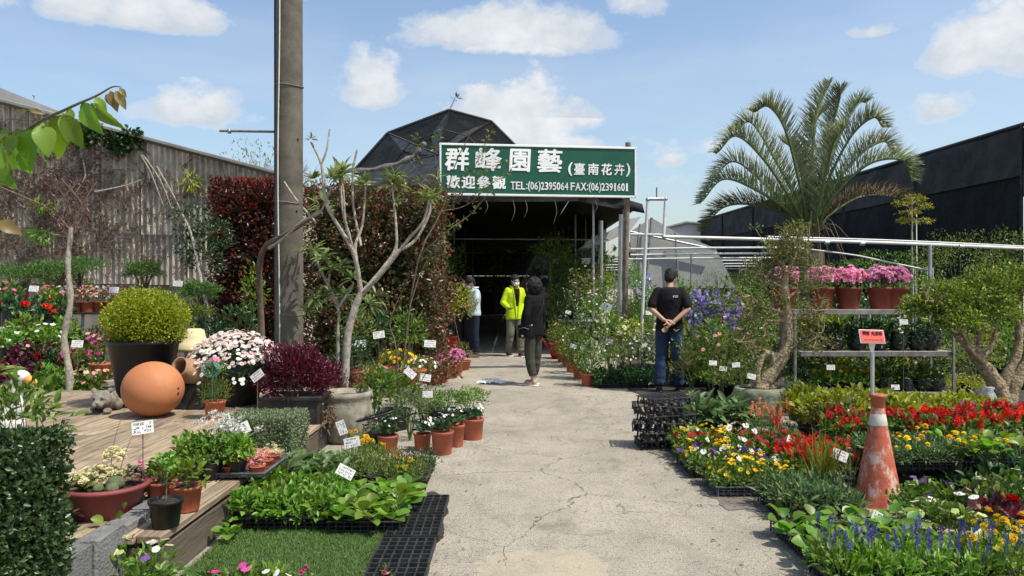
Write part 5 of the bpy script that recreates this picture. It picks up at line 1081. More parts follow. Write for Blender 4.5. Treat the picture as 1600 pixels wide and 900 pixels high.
for x, y, s in ((175, 580, 1), (215, 610, .9), (240, 650, .9), (285, 640, 1), (330, 690, .8), (180, 770, 1.1), (240, 760, 1.1), (300, 760, 1.2), (390, 790, 1.3), (420, 760, 1), (150, 820, 1), (330, 830, 1)):
    n = int(22 * s); c = np.array(fp(x, y, 8.3 + rng.uniform(-.2, .2))) - of2; a = rng.random(n) * 6.28; e = rng.uniform(-.6, 1.2, n); D = np.stack([np.cos(a) * np.cos(e), np.sin(a) * np.cos(e), np.sin(e)], 1); leaves(q2, c + D * .02, D, np.tile([0, 0, 1.0], (n, 1)) + rng.normal(0, .2, (n, 3)), rng.uniform(.1, .2, n), rng.uniform(.025, .045, n), T_LONG, 0)
obj('trunk', q.mesh('trunk', M_bark_pale), f2); obj('crown', q2.mesh('crown', G['salix']), f2)

# ---- slender sapling that crosses the sign's edge
sp = tag(empty('slender_sapling', (gx(632, 8.6), 8.6, 0)), 'slender bare-stemmed sapling with sparse leaves leaning across the sign edge', 'tree'); os_ = np.array([gx(632, 8.6), 8.6, 0]); q = MB(); q2 = MB()
for P, r0, r1 in (([(625, 660), (635, 520), (655, 400), (690, 330), (712, 255), (740, 200)], .016, .004), ([(690, 330), (730, 320), (770, 285), (798, 272)], .006, .002), ([(655, 400), (700, 360), (735, 335), (765, 300)], .007, .003), ([(690, 290), (680, 240), (690, 200), (712, 155)], .004, .0015), ([(700, 290), (740, 262), (770, 200)], .004, .0015), ([(640, 480), (660, 420), (690, 380), (720, 350)], .006, .002), ([(720, 300), (760, 270), (790, 255)], .004, .0015), ([(628, 640), (618, 540), (610, 500), (640, 430)], .012, .004), ([(690, 310), (660, 270), (650, 215)], .004, .0015)):
    C_ = curve([np.array(pt(x, y, 8.6 + .1 * math.sin(i + x))) - os_ for i, (x, y) in enumerate(P)], 14); tube(q, C_, np.linspace(r0, r1, 14), 6)
    if r0 < .014:
        for t_ in range(5, 14, 1):
            if rng.random() < .72: foliage(q2, 7, (.035, .035, .03), C_[t_], .05, .022, T_M, 0)
obj('trunk', q.mesh('trunk', M_bark), sp); obj('crown', q2.mesh('crown', G['olive']), sp)

# ---- red-tip hedge in two blocks behind the pole
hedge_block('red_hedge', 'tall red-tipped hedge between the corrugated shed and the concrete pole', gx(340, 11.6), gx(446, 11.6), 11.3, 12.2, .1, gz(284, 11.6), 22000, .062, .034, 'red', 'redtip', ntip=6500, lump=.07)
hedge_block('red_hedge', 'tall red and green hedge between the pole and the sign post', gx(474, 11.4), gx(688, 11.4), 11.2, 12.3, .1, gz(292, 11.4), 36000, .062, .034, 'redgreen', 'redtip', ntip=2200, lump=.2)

# ---- plants right of the maroon box down to the path
def shrub(px, py, d, wpx, hpx, m, label, L=.05, W=.02, T=T_S, n=700, z=0.0, name='shrub', cat='shrub', group=None, pm=None, flowers=None, stem=True, lump=.2, zmin=-.55, trunk=None, lo=.3, up=.5, tm=None):
    """free shrub: foliage box given by its pixel centre, width and height at distance d; stem down to the ground"""
    rx, rz_ = wpx / F * d / 2, hpx / F * d / 2; x, zc = gx(px, d), gz(py, d); parts = []
    q = MB(); c = np.array([0, 0, zc - z]); foliage(q, n, (rx, rx * .9, rz_), c, L, W, T, 0, lo, zmin, up, lump); parts.append(('crown' if trunk else 'foliage', q.mesh('foliage', G[m])))
    q = MB(); k = 1 if trunk else 5
    for i in range(k):
        e = np.array([rng.normal(0, rx * .3), rng.normal(0, rx * .3), zc - z]); P = curve([(0, 0, 0), e * np.array([.3, .3, .5]) + rng.normal(0, .02, 3), e], 8); tube(q, P, np.linspace(trunk or .008, (trunk or .008) * .5, 8), 6)
    if trunk:
        for i in range(7): e = c + rdir(1)[0] * np.array([rx, rx, rz_]) * .7; tube(q, curve([c * .8, (c * .9 + e) / 2 + rng.normal(0, .03, 3), e], 6), np.linspace(trunk * .5, trunk * .15, 6), 5)
    parts.append(('trunk' if trunk else 'stem', q.mesh('stem', tm or (M_bark if trunk else M_stem))))
    if pm: parts.append(('pot', pot_mesh(round(min(rx * .7, .22), 3), round(min(rx * .9, .28), 3), .78, pm)))
    if flowers:
        U, nf, size, mats = flowers; qf = MB(); dd = rdir(nf * 3); dd = dd[dd[:, 2] > -.3][:nf]; scatter(qf, U, c + dd * np.array([rx, rx * .9, rz_]) * rng.uniform(.85, 1.08, (len(dd), 1)), unit(dd + np.array([0, -.3, .4])), size * rng.uniform(.7, 1.2, len(dd))); parts.append(('flower', qf.mesh('flower', [FL[f] for f in mats])))
    return spawn(parts, name, label, cat, (x, d, z), 0, 1, group)
shrub(592, 606, 7.6, 70, 70, 'mid', 'glossy green shrub just right of the mossy urn', .075, .03, T_M, 260)
shrub(618, 612, 7.9, 70, 70, 'mid', 'bushy green shrub with upright leaves right of the urn, in a black pot', .09, .032, T_M, 260, pm=M_blk)
shrub(548, 555, 9.0, 70, 80, 'dark', 'dark small-leaved shrub behind the frangipani trunk', .035, .018, T_S, 900)
shrub(640, 640, 7.3, 60, 60, 'blue', 'fine feathery blue-green herb behind the terracotta pots', .05, .006, T_S, 900)
shrub(595, 665, 6.9, 60, 50, 'dark', 'dark trailing plant in a hooped black pot', .035, .02, T_M, 220, pm=M_blk)
q = MB(); a = np.linspace(0, 6.283, 40); tube(q, np.stack([.17 * np.cos(a), .1 * np.sin(a), .33 + .05 * np.cos(a * 1)], 1), .009, 6, cap=False); tube(q, curve([(-.1, 0, .32), (.1, -.02, .28), (.36, -.03, .36)], 10), .009, 6)
tag(obj('garden_hose', q.mesh('garden_hose', M_blk), None, (gx(588, 6.75), 6.75, 0)), 'loop of black hose lying over the pots beside the urn', 'hose')
spawn([('foliage', (lambda q: (foliage(q, 220, (.16, .14, .22), (0, 0, .28), .06, .022, T_M, 0, .3, -.8, -.6), q.mesh('foliage', G['dryleaf']))[1])(MB())), ('stem', (lambda q: ([tube(q, curve([(0, 0, 0), (rng.normal(0, .06), 0, .2), (rng.normal(0, .1), 0, .42)], 6), .005, 5) for _ in range(7)], q.mesh('stem', M_twig))[1])(MB()))], 'withered_plant', 'withered yellow-brown plant at the front of the mossy urn', 'plant', (gx(503, 7.0), 6.95, 0))
# begonia pots along the path edge
BEG = [[('foliage', broad_mesh(34, .07, .055, .045, 'dark', T_R, .03, (.1, 1.3))), ('flower', flowers_mesh(U_vinca, 12, .1, .09, .05, .026, ['white', 'centre'], zmin=0))] for _ in range(3)]
for k, (px, py, r, h, lb) in enumerate(((606, 706, .094, .15, 'terracotta pot of white begonia beside the yellow marigolds'), (660, 703, .08, .15, 'terracotta pot of white begonia half hidden behind the nearest pot'), (691, 709, .098, .2, 'terracotta pot of white begonia nearest the camera in the path-edge row'), (712, 697, .082, .2, 'terracotta pot of white begonia second in the path-edge row'), (739, 686, .105, .2, 'wide terracotta pot of white begonia at the path end of the row'))):
    potted(px, py, r=r, h=h, plant=BEG[k % 3], name='potted_begonia', label=lb, group='begonias in terracotta pots by the path', taper=.84)
for k, (px, py, w_, h_, m_) in enumerate(((700, 628, 70, 40, 'mid'), (735, 622, 55, 32, 'fresh'), (672, 632, 60, 50, 'mid'))):
    shrub(px, py, 7.9 + .2 * k, w_, h_, m_, ('small green shrub in a dark pot, left of three behind the begonia pots', 'small fresh green shrub at the path end behind the begonia pots', 'fine-leaved green herb among the pots, left behind the begonias')[k], .03, .014, T_S, 800, pm=M_blk)
tag_at(668, 616, 7.6, 0, 'small white price tag in front of the green shrubs by the path', 0, .9, 0, 3)
# bougainvillea pots further up the path
BOU = []
for _ in range(3):
    q = MB(); P, d_ = shell(150, (.17, .17, .11), (0, 0, .14), .5, -.5); scatter(q, U_cluster, P, unit(d_ + np.array([0, -.2, .5])), .055 * rng.uniform(.7, 1.2, len(P))); BOU.append([('flower', q.mesh('flower', FL['boug'])), ('foliage', bush_mesh(n=120, r=.15, rz=.1, z=.02, L=.04, W=.022, m='mid'))])
for k, (px, py) in enumerate(((658, 602), (676, 600), (690, 597), (703, 591), (712, 587), (668, 592))):
    potted(px, py, r=.115, h=.22, plant=BOU[k % 3], name='potted_bougainvillea', label='terracotta pot of pale pink bougainvillea by the path, %s' % ('nearest one', 'second nearest', 'third nearest', 'second farthest', 'farthest one', 'hidden behind the nearest')[k], group='pink bougainvillea pots by the path', taper=.8)
# big terracotta tubs in front of the red hedge
for k, (px, py, r, h, lb, m_) in enumerate(((592, 552, .21, .24, 'round terracotta tub with a dark shrub before the red hedge, left one', 'dark'), (640, 545, .22, .22, 'round terracotta tub with leafy shoots before the red hedge, middle one', 'mid'), (560, 560, .18, .22, 'terracotta tub partly hidden behind the frangipani', 'olive'))):
    potted(px, py, d=10.4 - .1 * k, z=.14, r=r, h=h, plant=[('foliage', bush_mesh(n=300, r=.24, rz=.32, z=.34, L=.09, W=.025, T=T_M, m=m_, zmin=-.5, lo=.3))], label=lb, name='tub_plant', group='terracotta tubs before the red hedge')
    q = MB(); bbox(q, (0, 0, .07), (.42, .42, .139), .01); tag(obj('concrete_plinth', q.mesh('plinth', M_conc), None, (gx(px, 10.4 - .1 * k), 10.4 - .1 * k, 0)), 'low concrete plinth under the terracotta tub, ' + ('left one', 'middle one', 'one behind the frangipani')[k], 'plinth', 'plinths under the tubs')
for k, (px, py, lb) in enumerate(((592, 523, 'white price tag on the left terracotta tub before the red hedge'), (563, 537, 'white price tag beside the frangipani trunk'), (672, 537, 'white price tag by the bougainvillea cluster'), (664, 590, 'white price tag among the pink bougainvillea pots'))): tag_at(px, py, 10.0 if k != 3 else 9.8, 0, lb, 6 * k - 9, 1.3, 0, k)
# ground flowers between urn and tubs
for k, (px, py, d, f, lb) in enumerate(((620, 560, 9.3, 'marig', 'low yellow and orange flowers under the frangipani branches'), (585, 585, 8.8, 'salmon', 'low salmon flowers right behind the mossy urn'), (655, 572, 9.5, 'white', 'low white flowers near the sign post'))):
    shrub(px, py, d, 60, 30, 'olive', lb, .04, .015, T_S, 420, flowers=(U_vinca, 40, .04, [f, 'centre']), name='flowering_plant', cat='plant')
# lime shrub and red planters at the left of the entrance
shrub(722, 478, 13.2, 46, 70, 'yellowg', 'yellow-green shrub beside the left sign post at the entrance', .06, .03, T_M, 420, trunk=.014)
for k, (px, py, r, h, lb) in enumerate(((722, 541, .16, .17, 'red plastic pot stacked behind the post at the entrance, path side'), (690, 549, .2, .16, 'wide red plastic planter behind the bougainvillea pots'))):
    potted(px, py, d=13.6 - .3 * k, z=.0, r=r, h=h, plant=[('foliage', bush_mesh(n=160, r=.2, rz=.2, z=.05, L=.05, W=.025, T=T_M, m='olive'))], label=lb)
rb = tag(empty('red_crate', (gx(695, 13.4), 13.55, .0)), 'bright red plastic crate standing by the left sign post', 'crate'); q = MB(); bbox(q, (0, 0, .3), (.4, .3, .6), .012); bbox(q, (0, 0, .585), (.44, .34, .03), .005); 
for k in range(4): box(q, (-.15 + .1 * k, -.155, .3), (.012, .012, .5))
obj('body', q.mesh('body', mat('red_plastic', (.5, .012, .015), .4, var=.15)), rb)

# ---- leafy trays in front
MINT = [[('foliage', bush_mesh(n=110, r=.085, rz=.11, z=.05, L=.05, W=.027, T=T_M, m='fresh', zmin=-.5, stems=6))] for _ in range(4)]
SPIN = [broad_parts(15, .065, .1, .068, 'fresh', T_R, .05, (.15, 1.35)) for _ in range(4)]
plant_tray(-1.36, 4.84, .016, .56, .62, 5, 5, MINT, 'black tray filled with mint-like herb on the turf mat', 'mint-like fresh herb in the tray on the turf', 'herb_seedling', 'seedling', 'mint-like herbs in the left tray', h=.075)
plant_tray(-.86, 4.86, .016, .42, .8, 3, 5, SPIN, 'black tray filled with broad glossy leaves beside the path', 'broad glossy-leaved seedling in the black tray beside the path', 'broadleaf_seedling', 'seedling', 'broad-leaved seedlings by the path', h=.075)
HYD = [[('foliage', broad_mesh(22, .09, .085, .045, 'blue', T_B, .05, (.2, 1.4)))] for _ in range(3)]
plant_tray(-1.46, 5.62, .02, .62, .6, 5, 4, HYD, 'black tray of bluish leafy seedlings behind the mint tray', 'bluish-green leafy seedling behind the mint-like herbs', 'leafy_seedling', 'seedling', 'bluish leafy seedlings', h=.075, sc=(1.0, 1.35))
ROSE = [[('foliage', bush_mesh(n=260, r=.1, rz=.11, z=.04, L=.03, W=.007, m='olive', up=1.0, zmin=-.5))] for _ in range(2)] + [[('foliage', bush_mesh(n=260, r=.11, rz=.08, z=.03, L=.022, W=.01, m='dark', zmin=-.5))]]
plant_tray(-.92, 5.75, .02, .62, .66, 4, 4, ROSE, 'black tray of small woody herbs by the path edge', 'small woody herb before the begonia pots', 'woody_herb', 'seedling', 'woody herbs by the path', h=.07, sc=(.9, 1.25))
MARI = [('foliage', bush_mesh(n=160, r=.09, rz=.09, z=.04, L=.035, W=.014, m='mid')), ('flower', flowers_mesh(U_marigold, 7, .09, .1, .07, .042, ['yellow', 'yellow'], zmin=.35))]
for k, (px, py, d) in enumerate(((626, 742, 5.55), (570, 700, 6.4), (585, 706, 6.2), (556, 700, 6.6))): spawn([(n, m_) for n, m_ in MARI], 'marigold_plant', ('yellow marigold among the herbs nearest the path', 'yellow marigold behind the bluish seedlings, middle one', 'yellow marigold behind the bluish seedlings, path side', 'yellow marigold behind the bluish seedlings, deck side')[k], 'plant', (gx(px, d), d, max(0.02, gz(py, d) - .1)), group='yellow marigolds on the left')
for px, py, d, g, lb, tl, v in ((550, 691, 5.5, .05, 'white price tag standing in the bluish seedlings', -12, 1), (540, 737, 5.0, .05, 'white price tag between the two leafy front trays', 28, 2), (534, 668, 6.3, .02, 'narrow white price tag edge-on behind the bluish seedlings', 70, 0), (641, 583, 7.6, 0, 'pink-and-white plant label hanging among the pots near the sapling', 40, 4)): tag_at(px, py, d, g, lb, tl, 1.0, 0, v)
# lattice trays lying along the path edge
for k, (y, x) in enumerate(((5.02, -.66), (4.56, -.655), (4.13, -.66), (3.72, -.655))):
    tag(obj('lattice_tray', grid_tray_mesh(.3, .4, .035, 6, 6, M_blk_d), None, (x + .08, y, .008 + .004 * (k % 2)), (0, rng.normal(0, .008), rng.normal(0, .012))), ('black lattice tray lying empty at the path edge, farthest of four', 'black lattice tray lying empty at the path edge, second farthest of four', 'black lattice tray lying empty at the path edge, second nearest of four', 'black lattice tray lying empty at the path edge, nearest of four')[k], 'tray', 'empty lattice trays on the ground')
# flowers at the bottom edge
def vinca(cols, n=5, h=.22, m='mid', r=.12, size=.045, U=U_vinca): 
    return [('foliage', bush_mesh(n=110, r=r, rz=h * .5, z=h * .3, L=.05, W=.02, T=T_M, m=m, zmin=-.6, stems=10))] + [f_ for c in cols for f_ in single_flowers(U, n, r * .95, h * .5, h * .42, size, [c, 'centre' if U is U_vinca else c], zmin=.2)]
for k, (px, d, cols, n, h, lb) in enumerate(((200, 3.7, ['palelime'], 5, .22, 'tall pale-flowered plant beside the concrete blocks, left one'), (245, 3.6, ['palelime', 'white'], 4, .24, 'pale yellow-flowered plant in front of the wooden step'), (225, 3.45, ['violet'], 2, .22, 'low plant with one violet flower at the bottom edge'), (320, 3.5, ['magenta'], 4, .13, 'pink vinca plant at the bottom edge of the turf'), (375, 3.5, ['pink', 'magenta'], 2, .16, 'vinca with two pink flowers at the turf bottom edge'), (425, 3.5, ['white'], 3, .16, 'white vinca at the turf bottom edge'), (345, 3.35, ['white', 'salmon'], 3, .12, 'pale pink vinca at the bottom edge, lowest one'), (395, 3.35, ['magenta'], 3, .1, 'low magenta vinca at the bottom edge'))):
    spawn(vinca(cols, n, h, ('fresh', 'fresh', 'mid', 'mid', 'mid', 'fresh', 'mid', 'mid')[k], .1), 'flowering_plant', lb, 'plant', (gx(px, d), d, .012 if px > 262 else .0), group='flowers at the bottom edge')
for k, (px, py, d) in enumerate(((442, 890, 3.7), (478, 888, 3.7), (471, 896, 3.65), (600, 896, 3.75))):
    z = gz(py, d); q = MB(); tube(q, curve([(0, 0, 0), (.01, 0, z * .5), (0, 0, z)], 6), .002, 4, 1); scatter(q, U_marigold, [(0, 0, z - .01)], [(0, 0, 1)], .03); foliage(q, 20, (.03, .03, .04), (0, 0, z * .45), .03, .014, T_M, 1)
    spawn([('flower_stem', q.mesh('flower_stem', [FL['magenta'], G['mid']]))], 'globe_amaranth', ('purple globe flower on a thin stalk over the turf, left one', 'purple globe flower on a thin stalk over the turf, right upper one', 'purple globe flower on a thin stalk over the turf, lower one', 'purple globe flower beside the nearest lattice tray')[k], 'flower', (gx(px, d), d, .012), group='purple globe flowers at the bottom edge')
spawn(broad_parts(8, .06, .07, .06, 'fresh', T_R, .02, (.3, 1.4)) + [('stem', (lambda q: (tube(q, [(0, 0, 0), (0, 0, .05)], .005, 5), q.mesh('stem', M_stem))[1])(MB()))], 'wild_seedling', 'round-leaved wild seedling at the corner of step and turf', 'plant', (gx(358, 4.35), 4.35, .012))
# ================================================================== RIGHT SIDE
T_PALM = template([0, .3, .7, 1], [.35, .5, .35, .02], .5, .12)
# ---- stack of empty black trays
sk = [(0, 0, 0), (.03, -.03, 8), (-.03, .02, -12), (.04, .0, 16), (-.03, .03, -5), (.05, .02, 20)]
def carry_tray_mesh():
    q = MB(); w, l, h = .44, .3, .07
    for s in (-1, 1):
        box(q, (s * w / 2, 0, h), (.018, l + .018, .006)); box(q, (0, s * l / 2, h + .0007), (w - .018, .018, .006))
        for i in range(9): box(q, (-w / 2 + w * i / 8, s * (l / 2 - .012), h / 2), (.012, .005, h), rot=(s * .18, 0, 0))
        for i in range(7): box(q, (s * (w / 2 - .012), -l / 2 + l * i / 6, h / 2), (.005, .012, h), rot=(0, -s * .18, 0))
    for i in range(5): box(q, (-w / 2 + w * (i + .5) / 5, 0, h - .002), (.011, l - .02, .007))
    for j in range(4): box(q, (0, -l / 2 + l * (j + .5) / 4, h - .003), (w - .02, .011, .007))
    for i in range(5):
        for j in range(4): lathe(q, [(.032, .004), (.034, .03), (.028, .004)], 8, (-w / 2 + w * (i + .5) / 5 - .0, -l / 2 + l * (j + .5) / 4, 0))
    return q.mesh('carry_tray', M_blk_d)
CT = carry_tray_mesh()
for k, (dx, dy, rz_) in enumerate(sk):
    tag(obj('carry_tray', CT, None, (gx(1035, 6.98) + dx, 7.02 + dy, .002 + .077 * k), (rng.normal(0, .02), rng.normal(0, .02), R(rz_))), 'empty black plant tray in the stack on the path, %s' % ('lowest one', 'second from the ground', 'third from the ground', 'third from the top', 'second from the top', 'topmost one')[k], 'tray', 'stacked empty trays')

# ---- pansy trays at the path edge
def pansy(c, n=5, eye='eye'):
    return [('foliage', bush_mesh(n=90, r=.08, rz=.07, z=.05, L=.04, W=.018, T=T_M, m='mid', zmin=-.4)), ('flower', flowers_mesh(U_pansy, max(2, n - 2), .085, .09, .07, .042, [c, eye], zmin=.15, face=.25, var=.35))]
MAR2L = [('foliage', bush_mesh(n=110, r=.085, rz=.075, z=.05, L=.045, W=.018, T=T_M, m='mid', zmin=-.4))]; PY = [('yellow', pansy('yellow', 7)), ('yellow', pansy('yellow', 5)), ('yellow', pansy('marig', 6))]; PV = ('violet', pansy('violet', 5)); PW = ('white', pansy('white', 4, 'violet')); PC = ('dark red', pansy('crimson', 6))
plant_tray(1.70, 5.52, .012, .56, .42, 5, 4, PY + [PW, ('leafy', MAR2L), ('leafy', MAR2L)], 'grey-black tray of yellow pansies at the front corner by the path', '* pansy in the front corner tray', 'pansy', 'pansy', '* pansies in the front corner tray', h=.06, m=M_grey_tray)
plant_tray(1.66, 6.08, .012, .6, .5, 5, 4, [PY[0], PV, PW, PW, PV], 'black tray of mixed violet and white pansies behind the yellow ones', '* pansy in the second tray by the path', 'pansy', 'pansy', '* pansies in the second tray', h=.06)
plant_tray(1.72, 6.66, .012, .6, .5, 5, 4, [PY[0], PY[1], PC, ('leafy', MAR2L), PW], 'black tray of yellow and dark red pansies next to the tray stack', '* pansy beside the tray stack', 'pansy', 'pansy', '* pansies in the third tray', h=.06, sc=(1, 1.3))
plant_tray(2.2, 6.5, .012, .5, .44, 4, 4, [PC, PC, PV], 'black tray of dark red pansies behind the scarlet salvia', '* pansy behind the near scarlet salvia', 'pansy', 'pansy', '* pansies behind the near salvia', h=.06, sc=(1, 1.25))
# ---- scarlet salvia, snapdragons
SALV = [[('foliage', bush_mesh(n=100, r=.09, rz=.11, z=.05, L=.055, W=.03, T=T_M, m='mid', zmin=-.6)), ('flower', spikes_mesh(8, .09, .14, .21, .075, ['redf', 'redf'], .5, U=U_salvia))] for _ in range(4)]
plant_tray(2.32, 5.85, .012, .62, .5, 5, 4, SALV, 'black tray of scarlet salvia left of the traffic cone', 'scarlet salvia in the tray left of the traffic cone', 'scarlet_salvia', 'plant', 'scarlet salvia left of the cone', h=.07, sc=(.9, 1.2))
SNAP = [[('foliage', bush_mesh(n=200, r=.07, rz=.16, z=.05, L=.035, W=.008, m='mid', zmin=-.8, up=.8)), ('flower', spikes_mesh(3, .05, .25, .34, .11, [c, c], .2))] for c in ('orange', 'orange', 'redf')]
for k, (px, py, d, v) in enumerate(((1190, 680, 6.9, 0), (1205, 682, 6.85, 1), (1217, 684, 6.9, 0), (1178, 682, 7.1, 1), (1222, 695, 6.4, 2), (1235, 686, 7.0, 1))):
    spawn(SNAP[v], 'snapdragon', ('orange snapdragon before the cloth-wrapped bonsai, second from the path', 'orange snapdragon before the cloth-wrapped bonsai, middle one', 'orange snapdragon before the cloth-wrapped bonsai, fourth from the path', 'orange snapdragon before the cloth-wrapped bonsai, nearest the path', 'red snapdragon between the pansies and the scarlet salvia', 'orange snapdragon before the cloth-wrapped bonsai, farthest from the path')[k], 'plant', (gx(px, d), d, .006), group='snapdragons before the bonsai')
# ---- leafy tray by the path behind the stack
LEAFT = [[('foliage', broad_mesh(30, .16, .12, .045, 'blue', T_B, .06, (.3, 1.45)))] for _ in range(3)]
plant_tray(2.05, 7.75, .012, .66, .5, 4, 3, LEAFT, 'black tray of tall leafy seedlings behind the tray stack', 'tall leafy seedling behind the stack of black trays', 'leafy_seedling', 'seedling', 'tall leafy seedlings behind the tray stack', h=.08, sc=(1.0, 1.35))

# ---- bonsai in a cloth-wrapped tub
BD = 8.25
bz = tag(empty('bonsai_tree', (gx(1186, BD), BD, 0)), 'gnarled bonsai with curved golden trunk in a grey-green cloth-wrapped tub', 'bonsai'); ob = np.array([gx(1186, BD), BD, 0])
q = MB(); lathe(q, [(.001, 0), (.19, 0), (.22, .05), (.25, .2), (.268, .33), (.262, .375), (.24, .39), (.235, .36), (.001, .33)], 36, wob=.035); obj('tub', q.mesh('tub', mat('grey_green_cloth', (.2, .21, .14), .85, var=.3, scale=3.5, bump=.9, bscale=9, bdist=.03, stain=.5, stain_c=(.1, .11, .075))), bz)
q = MB(); lathe(q, [(.235, .36), (.12, .375), (.001, .385)], 20, wob=.04); obj('soil', q.mesh('soil', M_soil), bz)
q = MB()
def br(P, r0, r1, n=18, dd=None, mi=0):
    C_ = curve([np.array(pt(x, y, BD if len(p) == 2 else p[2])) - ob for p in P for x, y in [p[:2]]], n); tube(q, C_, np.linspace(r0, r1, n) * (1 + .12 * np.sin(np.arange(n) * 1.9)), 9, mi); return C_
br([(1188, 612), (1196, 596), (1212, 575), (1228, 545), (1231, 510), (1229, 480), (1226, 450), (1228, 425)], .078, .036, 22)
br([(1186, 612), (1182, 590), (1190, 560), (1205, 552), (1208, 570)], .04, .028); br([(1200, 612), (1215, 600), (1225, 590)], .05, .02)
tips = []
for P, r0, r1 in (([(1228, 430), (1222, 415), (1210, 400), (1200, 385)], .03, .01), ([(1228, 430), (1238, 410), (1245, 390), (1250, 375)], .028, .008), ([(1226, 470), (1245, 455), (1270, 440), (1285, 425)], .02, .007), ([(1229, 490), (1210, 485), (1190, 478), (1172, 462, 8.1)], .026, .008), ([(1230, 500), (1200, 502), (1175, 498), (1160, 485, 8.0)], .024, .008), ([(1231, 500), (1252, 496), (1270, 492), (1288, 484, 8.1)], .022, .007), ([(1228, 545), (1250, 540), (1270, 528), (1285, 520, 8.1)], .02, .006), ([(1205, 555), (1190, 545), (1175, 540), (1158, 535, 8.0)], .02, .007), ([(1222, 415), (1232, 395), (1225, 378)], .018, .006), ([(1227, 450), (1205, 440), (1190, 425)], .02, .007)):
    C_ = br(P, r0, r1, 12); tips.append(C_)
q2 = MB()
for C_ in tips:                                           # twigs and leaves
    for t_ in range(4, 12):
        for _ in range(3):
            d_ = unit(rng.normal(size=3) + np.array([0, -.2, .5])); e = C_[t_] + d_ * rng.uniform(.08, .24); tube(q, curve([C_[t_], (C_[t_] + e) / 2 + rng.normal(0, .02, 3), e], 5), [.006, .005, .004, .003, .0015], 4)
            if rng.random() < .9: foliage(q2, 32, (.085, .085, .06), e, .03, .016, T_S, 0, .1, -1, .3)
            for _2 in range(2): e2 = e + unit(rng.normal(size=3) + np.array([0, 0, .4])) * .08; tube(q, [e, e2], [.002, .001], 3, cap=False)
obj('trunk', q.mesh('trunk', M_bark_gold), bz); obj('crown', q2.mesh('crown', G['olive']), bz)
for px, py, d, lb, tl, v in ((1174, 588, 8.05, 'white price tag tied to the foot of the cloth-wrapped bonsai', 15, 3), (1240, 690, 6.1, 'white price tag among the scarlet salvia left of the cone', 22, 1), (1312, 711, 5.3, 'white price tag leaning between grass tuft and cone', 22, 2), (1376, 812, 4.4, 'white price tag lying on the round leaves below the cone', 28, 4), (1532, 846, 4.05, 'white price tag standing beside the marigolds at the lower corner', 62, 0), (1254, 613, 8.4, 'small blank white tag beside the bonsai tub', 0, 3), (1114, 567, 9.2, 'white price tag left of the bonsai, first of three', 4, 1), (1130, 576, 9.3, 'white price tag left of the bonsai, middle of three', 8, 2), (1150, 570, 9.0, 'white price tag left of the bonsai, nearest its trunk', -5, 3)):
    tag_at(px, py, d, .01, lb, tl, .8 if d > 8 else 1.0, 0, v)

# ---- second bonsai at the right edge
B2 = 8.0
b2 = tag(empty('bonsai_tree', (gx(1560, B2), B2, 0)), 'spreading bonsai with thick twisted trunk and yellow-green crown at the photo edge', 'bonsai'); ob2 = np.array([gx(1560, B2), B2, 0])
q = MB(); lathe(q, [(.001, 0), (.3, 0), (.34, .05), (.37, .22), (.38, .25), (.35, .26), (.33, .2), (.001, .2)], 32, wob=.02); obj('tub', q.mesh('tub', mat('dark_moss_tub', (.05, .055, .04), .9, var=.4, scale=6, bump=.8)), b2)
q = MB(); lathe(q, [(.33, .21), (.15, .24), (.001, .25)], 20, wob=.04); obj('soil', q.mesh('soil', M_soil), b2)
q = MB(); q2 = MB(); t2 = []
def br2(P, r0, r1, n=14):
    C_ = curve([np.array(pt(p[0], p[1], B2 if len(p) == 2 else p[2])) - ob2 for p in P], n); tube(q, C_, np.linspace(r0, r1, n) * (1 + .1 * np.sin(np.arange(n) * 1.7)), 9); return C_
br2([(1568, 635), (1560, 610), (1550, 590), (1535, 570), (1520, 550)], .1, .06); br2([(1575, 635), (1585, 600), (1600, 575), (1615, 545)], .08, .05); br2([(1565, 620), (1572, 590), (1590, 550), (1592, 510)], .06, .035)
for P, r0, r1 in (([(1520, 550), (1505, 535), (1490, 520), (1470, 500)], .045, .015), ([(1525, 555), (1530, 530), (1525, 505), (1515, 480)], .035, .012), ([(1530, 560), (1550, 540), (1555, 510), (1550, 480)], .035, .012), ([(1520, 550), (1500, 520), (1480, 480, 7.8), (1450, 470, 7.7)], .03, .01), ([(1592, 510), (1580, 480), (1560, 450)], .03, .012), ([(1592, 520), (1610, 470), (1600, 420)], .03, .012), ([(1615, 545), (1640, 500), (1650, 440)], .035, .012), ([(1540, 570), (1515, 545, 7.7), (1500, 510, 7.6)], .03, .01)): t2.append(br2(P, r0, r1, 10))
for c, r, n in (((1480, 470, 7.9), (.3, .3, .22), 3600), ((1535, 455, 8.0), (.3, .28, .24), 3600), ((1440, 480, 7.9), (.22, .22, .13), 1700), ((1585, 440, 8.1), (.24, .22, .22), 2000), ((1500, 505, 7.7), (.26, .2, .12), 1500), ((1560, 490, 7.8), (.24, .2, .14), 1400), ((1640, 450, 8.1), (.3, .25, .3), 900)):
    foliage(q2, n, r, np.array(pt(*c)) - ob2, .036, .02, T_S, 0, .3, -.7, .4, .3)
for C_ in t2:
    for t_ in range(4, 10):
        for _ in range(3): e = C_[t_] + unit(rng.normal(size=3) + np.array([0, 0, .7])) * rng.uniform(.1, .25); tube(q, [C_[t_], (C_[t_] + e) / 2 + rng.normal(0, .015, 3), e], [.007, .005, .002], 4)
obj('trunk', q.mesh('trunk', M_bark_gold), b2); obj('crown', q2.mesh('crown', G['bonsai']), b2)
